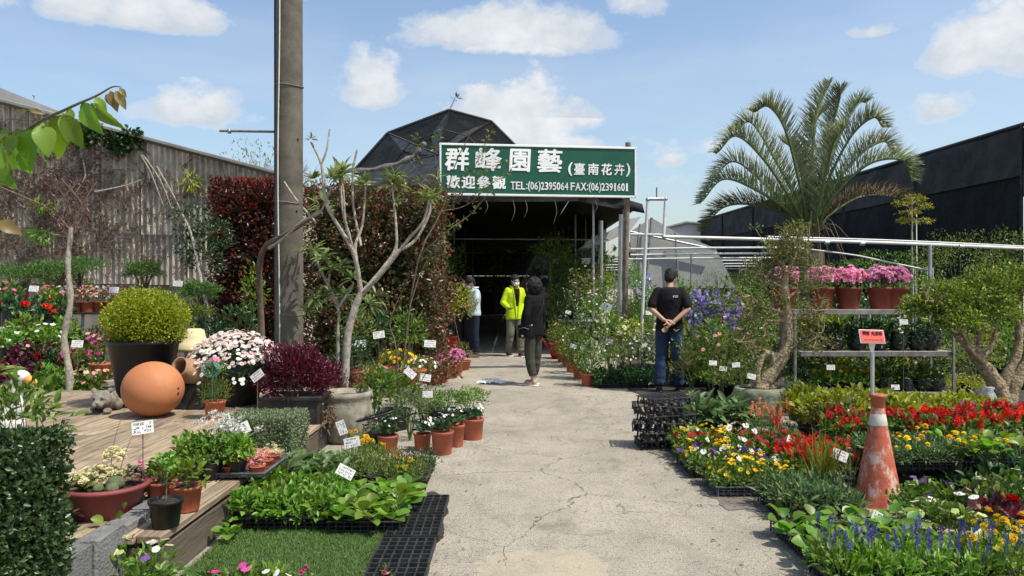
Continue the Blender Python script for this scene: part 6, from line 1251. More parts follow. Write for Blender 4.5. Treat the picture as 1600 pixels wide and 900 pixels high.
q = MB(); lathe(q, [(.001, 0), (.09, .01), (.1, .06), (.07, .13), (.045, .17), (.06, .2), (.03, .21)], 14, wob=.12); tag(obj('plastic_bag', q.mesh('plastic_bag', mat('clear_plastic', (.5, .52, .52), .25, var=.2, scale=12, bump=.8, bdist=.01, alpha=.45)), None, (gx(1537, 7.75), 7.68, .256)), 'crumpled clear plastic bag on the tub of the spreading bonsai', 'bag')

# ---- shelf rack with three levels
RD = 9.4
rk = tag(empty('plant_rack', (gx(1352, RD), RD, 0)), 'metal plant rack with three wooden shelves behind the red sign', 'rack'); ork = np.array([gx(1352, RD), RD, 0])
M_rack = mat('dull_rack_steel', (.25, .245, .235), .7, metal=.2, var=.35, scale=9, stain=.6, stain_c=(.12, .09, .07))
M_shelf = stretched_wood('rack_board', (.2, .18, .15), (.42, .39, .34))
x0, x1 = gx(1228, RD), gx(1474, RD)
for z, xa, xb in ((gz(485, RD), x0 + .0, gx(1400, RD)), (gz(549, RD), gx(1240, RD), x1), (gz(612, RD), gx(1268, RD), x1)):
    for j in range(3):
        q = MB(); bbox(q, (0, 0, 0), (xb - xa, .14, .035), .004); obj('shelf_board', q.mesh('shelf_board', M_shelf), rk, ((xa + xb) / 2 - ork[0], -.15 + .15 * j, z))
    q = MB(); bbox(q, (0, 0, 0), (xb - xa, .012, .06), .003); obj('shelf_edge', q.mesh('shelf_edge', M_rack), rk, ((xa + xb) / 2 - ork[0], -.232, z - .012))
for x in (x0 + .02, x1 - .02):
    for y in (-.25, .25):
        q = MB(); bbox(q, (0, 0, 0), (.028, .028, 1.0 if x != x0 + .02 else 1.15), .004); obj('upright', q.mesh('upright', M_rack), rk, (x - ork[0], y, .5 if x != x0 + .02 else .575))
zt1, zt2, zt3 = gz(485, RD) + .018, gz(549, RD) + .018, gz(612, RD) + .018
for k, (px, f) in enumerate(((1226, 0), (1284, 1), (1325, 2), (1376, 0), (1398, 1))):
    potted(px, 0, d=RD - .03, z=zt1, r=.135, h=.235, pm=mat('dark_red_plastic', (.24, .045, .03), .5, var=.2, scale=5), plant=[(n, m_) for n, m_ in BOU[f]], name='potted_bougainvillea', label='pink bougainvillea in dark red pot on the top rack shelf, %s from left' % ('first', 'second', 'third', 'fourth', 'fifth')[k], group='bougainvillea on the top shelf', taper=.8, sc=1.12)
for k, (px, lb) in enumerate(((1268, 'first'), (1300, 'second'), (1336, 'third'), (1368, 'fourth'), (1400, 'fifth'), (1430, 'sixth'), (1450, 'seventh'))):
    q = MB(); lathe(q, [(.001, 0), (.09, .01), (.115, .08), (.105, .16), (.085, .2), (.1, .23), (.09, .22), (.07, .18)], 18, wob=.06)
    spawn([('bag', q.mesh('bag', mat('black_film', (.02, .025, .025), .22, var=.4, scale=9, bump=.9, bscale=18, bdist=.02))), ('foliage', lift(bush_mesh(n=260, r=.15, rz=.15, z=.0, L=.055, W=.024, T=T_M, m='dark', zmin=-.8), .13)), ('flower', lift(flowers_mesh(U_vinca, 7, .12, .1, .02, .03, ['white', 'centre']), .16))], 'bagged_plant', 'dark plant wrapped in black film on the middle shelf, %s from left' % lb, 'potted plant', (gx(px, RD), RD - .05, zt2), group='bagged plants on the middle shelf')
for k, px in enumerate((1280, 1305, 1330, 1352)):
    spawn([('pot', pot_mesh(.085, .09, .85, M_blk)), ('foliage', lift(bush_mesh(n=260, r=.13, rz=.12, z=.0, L=.05, W=.02, T=T_M, m='fresh'), .08)), ('flower', lift(flowers_mesh(U_marigold, 8, .12, .13, .02, .05, ['yellow', 'yellow'], zmin=.3), .08))], 'flowering_plant', 'yellow-flowered plant on the bottom rack shelf, %s from the bonsai side' % ('first', 'second', 'third', 'fourth')[k], 'potted plant', (gx(px, RD), RD - .05, zt3), group='yellow flowers on the bottom shelf')
for k, px in enumerate((1380, 1410, 1438, 1458)):
    q = MB(); lathe(q, [(.001, 0), (.085, .01), (.11, .08), (.1, .15), (.085, .18), (.095, .2)], 18, wob=.06)
    spawn([('bag', q.mesh('bag', MATS['black_film'])), ('foliage', lift(bush_mesh(n=240, r=.14, rz=.14, z=.0, L=.05, W=.022, T=T_M, m='mid', zmin=-.8), .11)), ('flower', lift(flowers_mesh(U_vinca, 9, .11, .1, .02, .028, ['white', 'centre']), .14))], 'bagged_plant', 'dark plant wrapped in black film on the bottom shelf, %s beyond the yellow flowers' % ('first', 'second', 'third', 'fourth')[k], 'potted plant', (gx(px, RD), RD - .05, zt3), group='bagged plants on the bottom shelf')
for px, py, lb in ((1298, 574, 'white card on the bottom shelf of the rack'), (1399, 605, 'white card standing at the foot of the rack'), (1412, 503, 'white card on the middle shelf of the rack')): tag_at(px, py, RD - .3, 0, lb, 0, .85, 0, 2)
q = MB(); bbox(q, (0, 0, .04), (2.0, .8, .06), .01)
tag(obj('low_bench', q.mesh('low_bench', M_blk_d), None, (gx(1345, RD), RD - .0, 0)), 'low black slatted bench under the plant rack', 'bench')

# ---- traffic cone with red sign
cd = 5.08
cn = tag(empty('traffic_cone', (gx(1372, cd), cd, 0)), 'worn faded red traffic cone with grey collar carrying a sign pole', 'traffic cone')
M_cone = mat('faded_cone', (.44, .075, .04), .75, var=.3, scale=13, bump=.35, bscale=70, stain=.5, stain_c=(.5, .25, .17), c2=(.5, .13, .07))
nt = M_cone.node_tree; N_c, L_c = nt.nodes, nt.links        # paint worn off in streaky patches, bare pale plastic beneath
tcn = N_c.new('ShaderNodeTexCoord'); mpn = N_c.new('ShaderNodeMapping'); mpn.inputs['Scale'].default_value = (1.6, 1.6, .8); L_c.new(tcn.outputs['Object'], mpn.inputs[0])
wn = N_c.new('ShaderNodeTexNoise'); wn.inputs['Scale'].default_value = 7; wn.inputs['Detail'].default_value = 9; wn.inputs['Roughness'].default_value = .72; L_c.new(mpn.outputs[0], wn.inputs['Vector'])
wr = N_c.new('ShaderNodeMapRange'); wr.inputs[1].default_value = .5; wr.inputs[2].default_value = .6; wr.inputs[4].default_value = .85; L_c.new(wn.outputs[0], wr.inputs[0])
wm = N_c.new('ShaderNodeMix'); wm.data_type = 'RGBA'; L_c.new(wr.outputs[0], wm.inputs[0]); bs_ = N_c['Principled BSDF']; L_c.new(bs_.inputs['Base Color'].links[0].from_socket, wm.inputs[6]); wm.inputs[7].default_value = (.56, .44, .36, 1); L_c.new(wm.outputs[2], bs_.inputs['Base Color'])
q = MB(); pr = [(.152, .03), (.148, .04), (.046, .60), (.042, .66), (.04, .665)]; lathe(q, [(.156, .022)] + pr + [(.001, .666)], 40); obj('cone', q.mesh('cone', M_cone), cn)
q = MB(); lathe(q, [(.0575, .545), (.0585, .55), (.0475, .618), (.046, .62)], 36); obj('collar', q.mesh('collar', mat('grey_reflective', (.5, .49, .44), .55, var=.2, scale=12, stain=.4, stain_c=(.35, .28, .22))), cn)
q = MB(); bbox(q, (0, 0, .011), (.34, .34, .022), .01, seg=2); obj('base', q.mesh('base', mat('cone_base', (.42, .33, .26), .8, var=.2, stain=.5, stain_c=(.3, .16, .1))), cn)
q = MB(); lathe(q, [(.036, .645), (.042, .66), (.046, .725), (.052, .73), (.052, .748), (.044, .748), (.001, .74)], 24); obj('cap_pot', q.mesh('cap_pot', M_terra), cn)
sgn = tag(empty('red_notice', (gx(1363, cd), cd, .742)), 'small red notice with dark handwriting on a thin metal pole above the cone', 'sign')
zn = gz(527, cd) - .742
q = MB(); tube(q, [(0, 0, -.0), (0, 0, zn - .1)], .013, 10); obj('pole', q.mesh('pole', M_galv), sgn)
q = MB(); q.add([(-.022, .0, zn - .035), (.022, .0, zn - .035), (.008, .0, zn - .1), (-.008, 0, zn - .1), (-.022, .012, zn - .035), (.022, .012, zn - .035), (.008, .012, zn - .1), (-.008, .012, zn - .1)], [(0, 3, 2, 1), (4, 5, 6, 7), (0, 1, 5, 4), (1, 2, 6, 5), (2, 3, 7, 6), (3, 0, 4, 7)]); obj('clip', q.mesh('clip', M_white), sgn)
q = MB(); bbox(q, (0, 0, 0), (.178, .006, .094), .002); cdp = obj('card', q.mesh('card', M_signw), sgn, (-.008, -.012, zn + .005), (R(-18), R(2), R(8)))
q = MB(); box(q, (0, -.0042, 0), (.168, .0015, .084)); obj('red_paper', q.mesh('red_paper', mat('red_paper', (.72, .115, .085), .6, var=.1, scale=6, bump=0)), cdp)
M_rink = mat('maroon_ink', (.12, .008, .012), .7, var=.1, bump=0)
for ch, x, z_, w_, h_ in (('歡', -.066, .012, .022, .024), ('迎', -.041, .01, .02, .024), ('大', -.005, .008, .026, .026), ('家', .026, .01, .02, .024), ('來', .05, .01, .02, .024)): letter(ch, x, z_, w_, h_, .01, 'lettering', M_rink, cdp, 0, -.0055)
q = MB()
for k in range(8): box(q, (-.055 + k * .0135, -.0056, -.024), (.010, .001, .005))
box(q, (.06, -.0056, -.021), (.018, .001, .003), rot=(0, .7, 0)); box(q, (.061, -.0056, -.029), (.016, .001, .003), rot=(0, -.7, 0)); obj('dashed_arrow', q.mesh('dashed_arrow', M_rink), cdp)

# ---- raised trays of marigold, salvia and coleus right of the cone
ZT = .19
COL = [[('foliage', bush_mesh(n=150, r=.1, rz=.1, z=.04, L=.045, W=.028, T=T_M, m='yellowg', zmin=-.4))] for _ in range(3)]
MAR2 = [[('foliage', bush_mesh(n=170, r=.085, rz=.07, z=.04, L=.04, W=.012, T=T_S, m='blue', zmin=-.4))] + ([('flower', flowers_mesh(U_marigold, n_, .075, .09, .06, .036, [c, c], zmin=.4))] if n_ else []) for n_, c in ((1, 'marig'), (0, 'marig'), (2, 'yellow'), (0, 'marig'), (3, 'marig'))]
BEAN = [[('foliage', broad_mesh(16, .09, .06, .05, 'fresh', T_R, .05, (.2, 1.4)))] for _ in range(2)]
for k, (cx_, nm, mk, lb, pl_, gr_, nme) in enumerate(((2.86, 'a', MAR2, 'black tray of marigolds on crates right of the cone', 'marigold in the raised tray right beside the cone', 'marigolds in the first raised tray', 'marigold_plant'), (3.44, 'b', [MAR2[0], MAR2[2], BEAN[0], BEAN[1]], 'black tray of marigolds and beans on crates at the photo edge', 'marigold or bean seedling at the photo edge', 'plants in the second raised tray', 'bedding_plant'))):
    plant_tray(cx_, 5.55, ZT, .56, .5, 5, 4, mk, lb, pl_, nme, 'plant', gr_, h=.06, sc=(.95, 1.25))
plant_tray(2.74, 6.25, ZT, .42, .5, 3, 3, SALV, 'black tray of scarlet salvia directly behind the cone', 'scarlet salvia in the raised tray directly behind the cone', 'scarlet_salvia', 'plant', 'scarlet salvia behind the cone', h=.07, skip=.1)
plant_tray(3.45, 6.2, ZT, .8, .64, 6, 4, SALV, 'black tray of scarlet salvia at the photo edge', 'scarlet salvia in the raised tray at the photo edge', 'scarlet_salvia', 'plant', 'scarlet salvia at the photo edge', h=.07, sc=(.95, 1.2), skip=.2)
plant_tray(4.25, 6.5, ZT, .6, .6, 4, 4, SALV[:1] + [[('foliage', SALV[1][0][1]), ('flower', spikes_mesh(10, .08, .15, .2, .07, ['magenta', 'magenta']))]], 'black tray of magenta flowers by the spreading bonsai', 'spike-flowered plant by the spreading bonsai', 'spike_flower', 'plant', 'flowers by the spreading bonsai', h=.07)
plant_tray(3.05, 7.0, ZT, .8, .7, 6, 5, COL, 'black tray of yellow-green coleus behind the scarlet salvia', 'yellow-green coleus behind the scarlet salvia, cone side', 'coleus', 'plant', 'yellow coleus on the cone side', h=.07, sc=(1.3, 1.7))
plant_tray(3.95, 7.05, ZT, .8, .6, 6, 4, COL, 'black tray of yellow-green coleus before the spreading bonsai', 'yellow-green coleus before the spreading bonsai', 'coleus', 'plant', 'yellow coleus before the bonsai', h=.07, sc=(1.15, 1.4))
def crate(loc, s, lb, rz_=0):
    q = MB(); w_, l_, h_ = s
    for sx in (-1, 1):
        for sy in (-1, 1): box(q, (sx * (w_ / 2 - .02), sy * (l_ / 2 - .02), h_ / 2), (.04, .04, h_))
    nb_ = max(2, int(h_ / .05))
    for k in range(nb_):
        z = h_ * (k + .5) / nb_
        for s_ in (-1, 1): box(q, (0, s_ * (l_ / 2 - .008), z), (w_ - .005, .012, h_ / nb_ * .62)); box(q, (s_ * (w_ / 2 - .009), 0, z + .0007), (.012, l_ - .02, h_ / nb_ * .62))
    box(q, (0, 0, h_ - .004), (w_ - .03, l_ - .03, .006)); tag(obj('black_crate', q.mesh('black_crate', M_blk), None, loc, (0, 0, rz_)), lb, 'crate', 'black crates under the trays')
for k, (x, y, w_, l_) in enumerate(((2.72, 5.62, .4, .34), (3.3, 5.62, .4, .34), (3.8, 5.7, .4, .34), (2.7, 6.3, .42, .4), (3.4, 6.3, .5, .4), (4.2, 6.5, .5, .4), (3.0, 7.0, .6, .5), (3.9, 7.05, .6, .5))):
    crate((x, y, 0), (w_, l_, ZT - .002), 'black slatted crate carrying the ' + ('marigold tray beside the cone', 'marigold and bean tray, cone side', 'marigold and bean tray, photo edge side', 'salvia tray directly behind the cone', 'salvia tray at the photo edge', 'magenta flower tray', 'coleus tray on the cone side', 'coleus tray before the bonsai')[k])
# ---- white-flowered plants in crates left behind the cone
for k, (px, d) in enumerate(((1300, 6.6), (1325, 6.5), (1345, 6.9), (1315, 7.1))):
    spawn([('pot', pot_mesh(.1, .12, .8, M_blk)), ('foliage', lift(bush_mesh(n=320, r=.15, rz=.13, z=.02, L=.055, W=.02, T=T_M, m='mid', zmin=-.5), .1)), ('flower', lift(flowers_mesh(U_vinca, 4, .14, .13, .03, .045, ['white', 'centre']), .1))], 'flowering_plant', 'white-flowered green plant behind the cone, %s' % ('nearest the snapdragons', 'directly behind the cone top', 'farthest right of its group', 'rearmost of its group')[k], 'potted plant', (gx(px, d), d, .15), group='white-flowered plants behind the cone')
crate((gx(1318, 6.75), 6.75, 0), (.5, .75, .149), 'black crate under the white-flowered plants behind the cone')
# ---- grass tuft and leafy tray
spawn([('foliage', grass_mesh(80, .46, .0085, 'yellowg', .045, .17, T_PALM)), ('pot', pot_mesh(.07, .09, .8, M_blk))], 'grass_tuft', 'upright yellow-green grass tuft in front of the cone', 'plant', (gx(1287, 5.25), 5.25, .03))
spawn([('foliage', grass_mesh(16, .4, .006, 'grey', .04, .5, T_PALM)), ('pot', pot_mesh(.06, .08, .8, M_blk))], 'grass_tuft', 'sparse pale arching grass right behind the green tuft', 'plant', (gx(1322, 5.45), 5.45, .03))
HERB = [[('foliage', bush_mesh(n=130, r=.12, rz=.12, z=.05, L=.075, W=.02, T=T_M, m='blue', zmin=-.5, up=.7))] for _ in range(3)]
plant_tray(1.92, 4.98, .012, .52, .42, 4, 3, HERB, 'black tray of narrow-leaved herbs before the grass tuft', 'narrow-leaved green herb before the grass tuft and cone', 'leafy_herb', 'seedling', 'narrow-leaved herbs before the cone', h=.06, sc=(.7, .95))
SQ = [broad_parts(11, .085, .085, .085, 'fresh', T_R, .05, (.2, 1.0)) for _ in range(4)]
plant_tray(1.92, 4.22, .012, .78, .66, 5, 4, SQ, 'long black tray of round-leaved seedlings at the path edge below the cone', 'round-leaved seedling in the long tray below the cone', 'roundleaf_seedling', 'seedling', 'round-leaved seedlings below the cone', h=.075, sc=(.8, 1.05))
BLUE = [[('foliage', bush_mesh(n=150, r=.11, rz=.12, z=.05, L=.06, W=.018, T=T_M, m='fresh', zmin=-.4, up=.7)), ('flower', spikes_mesh(5, .1, .19, .27, .08, ['blue', 'violet'], .2))] for _ in range(3)]
plant_tray(1.98, 3.72, .012, .95, .34, 7, 2, BLUE, 'black tray of blue salvia at the bottom edge', 'blue salvia with upright flower spikes at the bottom edge', 'blue_salvia', 'plant', 'blue salvia at the bottom edge', h=.06, sc=(.75, .95))
# ---- mixed flowers in the lower right corner
VIO = [[('foliage', bush_mesh(n=140, r=.1, rz=.09, z=.03, L=.035, W=.022, T=T_M, m='mid'))] + [('flower', flowers_mesh(U_vinca, n_, .1, .1, .04, .04, [c, 'centre']))] for n_, c in ((3, 'violet'), (2, 'pink'), (5, 'palelime'), (3, 'white'))]
for k, (px, d, v, lb) in enumerate(((1440, 5.0, 0, 'violet-flowered plant right of the cone base'), (1475, 4.85, 0, 'violet-flowered plant under the raised tray edge'), (1420, 4.75, 3, 'small white-dotted plant touching the cone base'), (1505, 4.7, 1, 'pink-tinged flowering plant below the raised tray'), (1460, 4.5, 2, 'pale yellow-green flowering plant in the lower right bed'), (1500, 4.4, 2, 'pale lime flowering plant beside the lower corner tag'), (1530, 4.7, 3, 'white-flowered plant under the tray at the photo edge'), (1580, 4.9, 3, 'tall white-flowered plant at the photo edge'))):
    spawn(VIO[v] , 'flowering_plant', lb, 'plant', (gx(px, d), d, .008), None, 1.25 if k < 6 else 1.6, 'mixed flowers in the lower right bed')
CEL = [('foliage', bush_mesh(n=90, r=.1, rz=.08, z=.03, L=.06, W=.03, T=T_M, m='maroon')), ('flower', flowers_mesh(U_marigold, 5, .08, .09, .05, .06, ['crimson', 'crimson']))]
spawn(CEL, 'celosia', 'dark red celosia above the marigolds at the photo edge', 'plant', (gx(1567, 4.55), 4.55, .008), None, 1.2)
for k, (px, d) in enumerate(((1545, 4.2), (1585, 4.15), (1565, 3.95), (1600, 3.85), (1530, 3.8))): spawn(MARI, 'marigold_plant', ('yellow marigold in the lower right corner, beside the tag', 'yellow marigold in the lower right corner, below the celosia', 'yellow marigold in the lower right corner, middle one', 'yellow marigold in the lower right corner, outermost', 'yellow marigold in the lower right corner, next to the blue salvia')[k], 'plant', (gx(px, d), d, .008), None, 1.05, 'yellow marigolds in the lower right corner')
tag(obj('seedling_tray', tray_mesh(.9, .34, .06, 5, 3, M_blk_d), None, (3.0, 4.98, .008)), 'empty black tray on the ground under the raised marigold tray', 'tray', 'seedling trays')
for k, (px, d, h_) in enumerate(((1540, 5.2, .16), (1500, 5.25, .1), (1580, 5.25, .18))): spawn([('foliage', bush_mesh(n=140, r=.16, rz=h_, z=.02, L=.07, W=.035, T=T_M, m='dark'))], 'leafy_plant', 'dark leafy plant in the shade under the raised tray, %s' % ('middle one', 'cone side', 'photo edge side')[k], 'plant', (gx(px, d), d, .008), group='shaded plants under the trays')

# ---- plants right of the path up to the entrance
POTP = [[('foliage', bush_mesh(n=420, r=.2, rz=.36, z=.1, L=.05, W=.026, T=T_M, m=m_, zmin=-.8, lump=.3, stems=12))] + ([('flower', flowers_mesh(U_vinca, 26, .2, .36, .1, .03, [f, 'centre'], zmin=-.3))] if f else []) for m_, f in (('mid', None), ('fresh', 'white'), ('olive', None), ('mid', 'palelime'), ('olive', 'salmon'))]
row = [(918, 603, 0), (905, 592, 2), (893, 583, 1), (886, 573, 3), (878, 566, 0), (871, 560, 4), (866, 553, 2)]
for k, (px, py, v) in enumerate(row):
    potted(px, py, r=.1, h=.18, plant=POTP[v], name='potted_shrub', label='terracotta pot of leafy shrub in the row right of the path, %s from the camera' % ('first', 'second', 'third', 'fourth', 'fifth', 'sixth', 'seventh')[k], group='potted shrubs right of the path', taper=.8)
mid = [(925, 500, 12.2, 60, 90, 'mid', ('white', 26)), (955, 520, 12.0, 60, 70, 'fresh', ('palelime', 30)), (985, 528, 11.9, 50, 60, 'yellowg', ('palelime', 30)), (915, 455, 14.2, 60, 80, 'olive', ('salmon', 14)), (950, 470, 14.0, 55, 80, 'mid', None), (895, 490, 14.5, 50, 100, 'dark', ('white', 10)), (1005, 480, 13.2, 40, 130, 'mid', ('white', 12)), (985, 440, 16, 40, 60, 'fresh', None), (1020, 500, 12.6, 50, 120, 'fresh', None), (1000, 545, 11.6, 60, 50, 'grey', ('white', 18)), (960, 556, 11.5, 70, 40, 'olive', ('white', 16)), (940, 440, 18, 50, 70, 'yellowg', None), (900, 440, 19, 50, 80, 'mid', None)]
for k, (px, py, d, w_, h_, m_, f) in enumerate(mid):
    shrub(px, py, d, w_, h_, m_, ('white-flowered shrub right of the woman in black', 'pale lime-flowered shrub between woman and man, middle row', 'yellow-green flowering shrub below the sign post', 'olive shrub with salmon flowers behind the potted row', 'green shrub beside the grey steel tube', 'dark shrub just behind the woman in black', 'tall green shrub between sign post and white riser pipe', 'fresh green shrub far behind the sign post', 'fresh green shrub just left of the man in black', 'grey-green low shrub by the feet of the sign post', 'low olive shrub behind the dark seedling trays', 'yellow-green shrub deep in the nursery under the canopy edge', 'green shrub deep in the nursery at the entrance')[k], .055, .028, T_M, 420, flowers=(U_vinca, int(f[1] * 2.2), .036, [f[0], 'centre']) if f else None, group='shrubs right of the entrance', lump=.3)
DARKT = [[('foliage', bush_mesh(n=110, r=.09, rz=.11, z=.04, L=.05, W=.022, T=T_M, m='dark', zmin=-.5))] for _ in range(3)]
for k, (px, py, w_) in enumerate(((955, 607, .48), (1000, 607, .4), (1078, 606, .5))):
    d = gd(py) + .22; plant_tray(gx(px, d), d, .008, w_, .4, 4, 3, DARKT, 'shallow black tray of dark seedlings %s' % ('left of the man in black', 'at the feet of the man in black', 'right of the man in black')[k], 'dark seedling %s' % ('left of the man in black', 'at the feet of the man in black', 'right of the man in black')[k], 'dark_seedling', 'seedling', 'dark seedlings, tray %d' % k, h=.05, sc=(1, 1.35))
potted(1022, 590, d=11.9, z=0, r=.14, h=.3, pm=mat('cloth_pot', (.42, .4, .3), .9, var=.3, bump=.8, stain=.5, stain_c=(.12, .13, .07)), plant=[('foliage', bush_mesh(n=30, r=.05, rz=.05, z=.02, L=.04, W=.02, m='mid')), ('trunk', (lambda q: (tube(q, curve([(0, 0, 0), (.02, 0, .4), (-.01, 0, .8)], 8), .022, 8), q.mesh('trunk', M_bark_pale))[1])(MB()))], label='slim pale sapling trunk in a pale cloth pot behind the man in black', name='sapling_pot')
for px, py, d, lb, v in ((896, 541, 12.1, 'white tag on the potted shrub row, path side', 1), (912, 543, 12.0, 'pinkish white tag on the potted shrub row', 2), (952, 533, 11.8, 'white tag in the pale lime shrub', 3), (970, 520, 11.8, 'white tag below the hanging grey card', 4), (888, 488, 14, 'small white tag behind the woman in black', 0), (1014, 489, 12.3, 'white tag left of the man in black', 1), (1008, 540, 11.7, 'white tag by the left leg of the man in black', 2), (1052, 577, 11.2, 'white tag between the legs of the man in black', 3)): tag_at(px, py, d, 0, lb, rng.uniform(-20, 20), .9, 0, v)
q = MB(); bbox(q, (0, 0, 0), (.2, .004, .2), .001); tag(obj('grey_card', q.mesh('grey_card', mat('grey_blue_card', (.42, .45, .52), .6)), None, (gx(946, 12.6), 12.6, gz(483, 12.6)), (R(5), R(20), R(20))), 'blank grey-blue card tied to a tube among the plants', 'card')
q = MB(); P = curve([(0, 0, 0), (0, 0, .5), (0, 0, 1.0)], 4); tube(q, P, .006, 5); tag(obj('bamboo_stake', q.mesh('bamboo_stake', M_wood), None, (gx(946, 12.62), 12.63, 0)), 'thin bamboo stake behind the grey-blue card', 'stake')
rd = tag(empty('red_watering_can', (gx(874, 15.8), 15.8, 0)), 'big round red plastic watering can on the ground behind the woman', 'watering can')
q = MB(); lathe(q, [(.001, 0), (.16, 0), (.22, .1), (.24, .24), (.2, .38), (.1, .43), (.001, .44)], 24, sx=.9); M_rdp = mat('dark_red_can', (.26, .01, .012), .5); obj('body', q.mesh('body', M_rdp), rd)
q = MB(); tube(q, curve([(-.12, 0, .4), (0, 0, .52), (.14, 0, .4)], 10), .018, 8); obj('handle', q.mesh('handle', M_rdp), rd); q = MB(); tube(q, [(-.15, 0, .12), (-.36, 0, .42)], [.03, .018], 8); obj('spout', q.mesh('spout', M_rdp), rd)
q = MB(); bbox(q, (0, 0, .006), (.42, .3, .01), .002); tag(obj('cardboard_sheet', q.mesh('cardboard_sheet', mat('pale_cardboard', (.6, .56, .46), .8)), None, (gx(891, 12.3), gd(583), .004), (0, R(1.5), R(-25))), 'pale cardboard sheet lying on the path by the potted shrubs', 'cardboard')
q = MB(); n = 18; V = []
g_ = np.linspace(-1, 1, n)
for j in range(n):
    for i in range(n):
        x, y = g_[i] * .19, g_[j] * .13; z = .03 + .045 * max(0, 1 - (g_[i] ** 2 + g_[j] ** 2)) + .028 * mnoise.noise(Vector((x * 22, y * 22, 1))) + .02 * mnoise.noise(Vector((x * 50, y * 50, 3))); V.append((x * (1 + .2 * math.sin(j)), y, max(.003, z)))
q.add(V, np.array([(j * n + i, j * n + i + 1, (j + 1) * n + i + 1, (j + 1) * n + i) for j in range(n - 1) for i in range(n - 1)])); tag(obj('plastic_bag', q.mesh('plastic_bag', mat('thin_clear_film', (.85, .87, .88), .2, var=.15, scale=20, bump=.9, bscale=40, bdist=.01, alpha=.7)), None, (gx(767, 11.6), 11.65, .0)), 'crumpled clear plastic bag on the path left of the woman', 'bag')

# ---- petrea, junipers and background shrubs behind the man
pe = tag(empty('purple_vine', (gx(1118, 11.3), 11.3, 0)), 'vine with hanging lilac-blue flower racemes right of the man in black', 'vine'); ope = np.array([gx(1118, 11.3), 11.3, 0]); q = MB(); q2 = MB(); q3 = MB()
for k in range(34):
    c = np.array(pt(rng.uniform(1072, 1158), rng.uniform(452, 492), 11.3 + rng.uniform(-.25, .25))) - ope; l = rng.uniform(.18, .4); n = int(26 * l / .3); t_ = np.linspace(0, 1, n); P = c + np.stack([.03 * np.sin(t_ * 3 + k), rng.normal(0, .01, n), -t_ * l], 1); P[:, :2] += rng.normal(0, .028, (n, 2)); scatter(q, U_vinca, P, rng.normal(0, .6, (n, 3)) + np.array([0, -.8, .2]), .05 * rng.uniform(.7, 1.2, n)); tube(q3, [c + np.array([0, 0, .15]), c, c - np.array([0, 0, l])], .003, 4, cap=False)
for k in range(9): e = np.array(pt(rng.uniform(1060, 1165), rng.uniform(445, 500), 11.3 + rng.uniform(-.3, .3))) - ope; tube(q3, curve([(rng.normal(0, .1), 0, 0), e * np.array([.4, .4, .55]), e], 8), np.linspace(.014, .004, 8), 5); foliage(q2, 60, (.2, .2, .16), e, .07, .035, T_M, 0)
obj('flower', q.mesh('flower', [FL['purple'], FL['white']]), pe); obj('foliage', q2.mesh('foliage', G['mid']), pe); obj('stem', q3.mesh('stem', M_bark), pe)
spawn([('flower', (lambda q: (scatter(q, U_vinca, rng.normal(0, .12, (60, 3)) * np.array([.6, .5, 1.2]) + np.array([0, 0, 1.4]), rdir(60), .05), q.mesh('flower', [FL['purple'], FL['white']]))[1])(MB())), ('foliage', (lambda q: (foliage(q, 160, (.2, .2, .5), (0, 0, 1.1), .06, .03, T_M, 0), tube(q, [(0, 0, 0), (0, 0, 1.2)], .01, 5, 1), q.mesh('foliage', [G['mid'], M_bark]))[2])(MB()))], 'purple_vine', 'small lilac-flowered vine half hidden left of the man in black', 'vine', (gx(1008, 12.9), 12.9, 0))
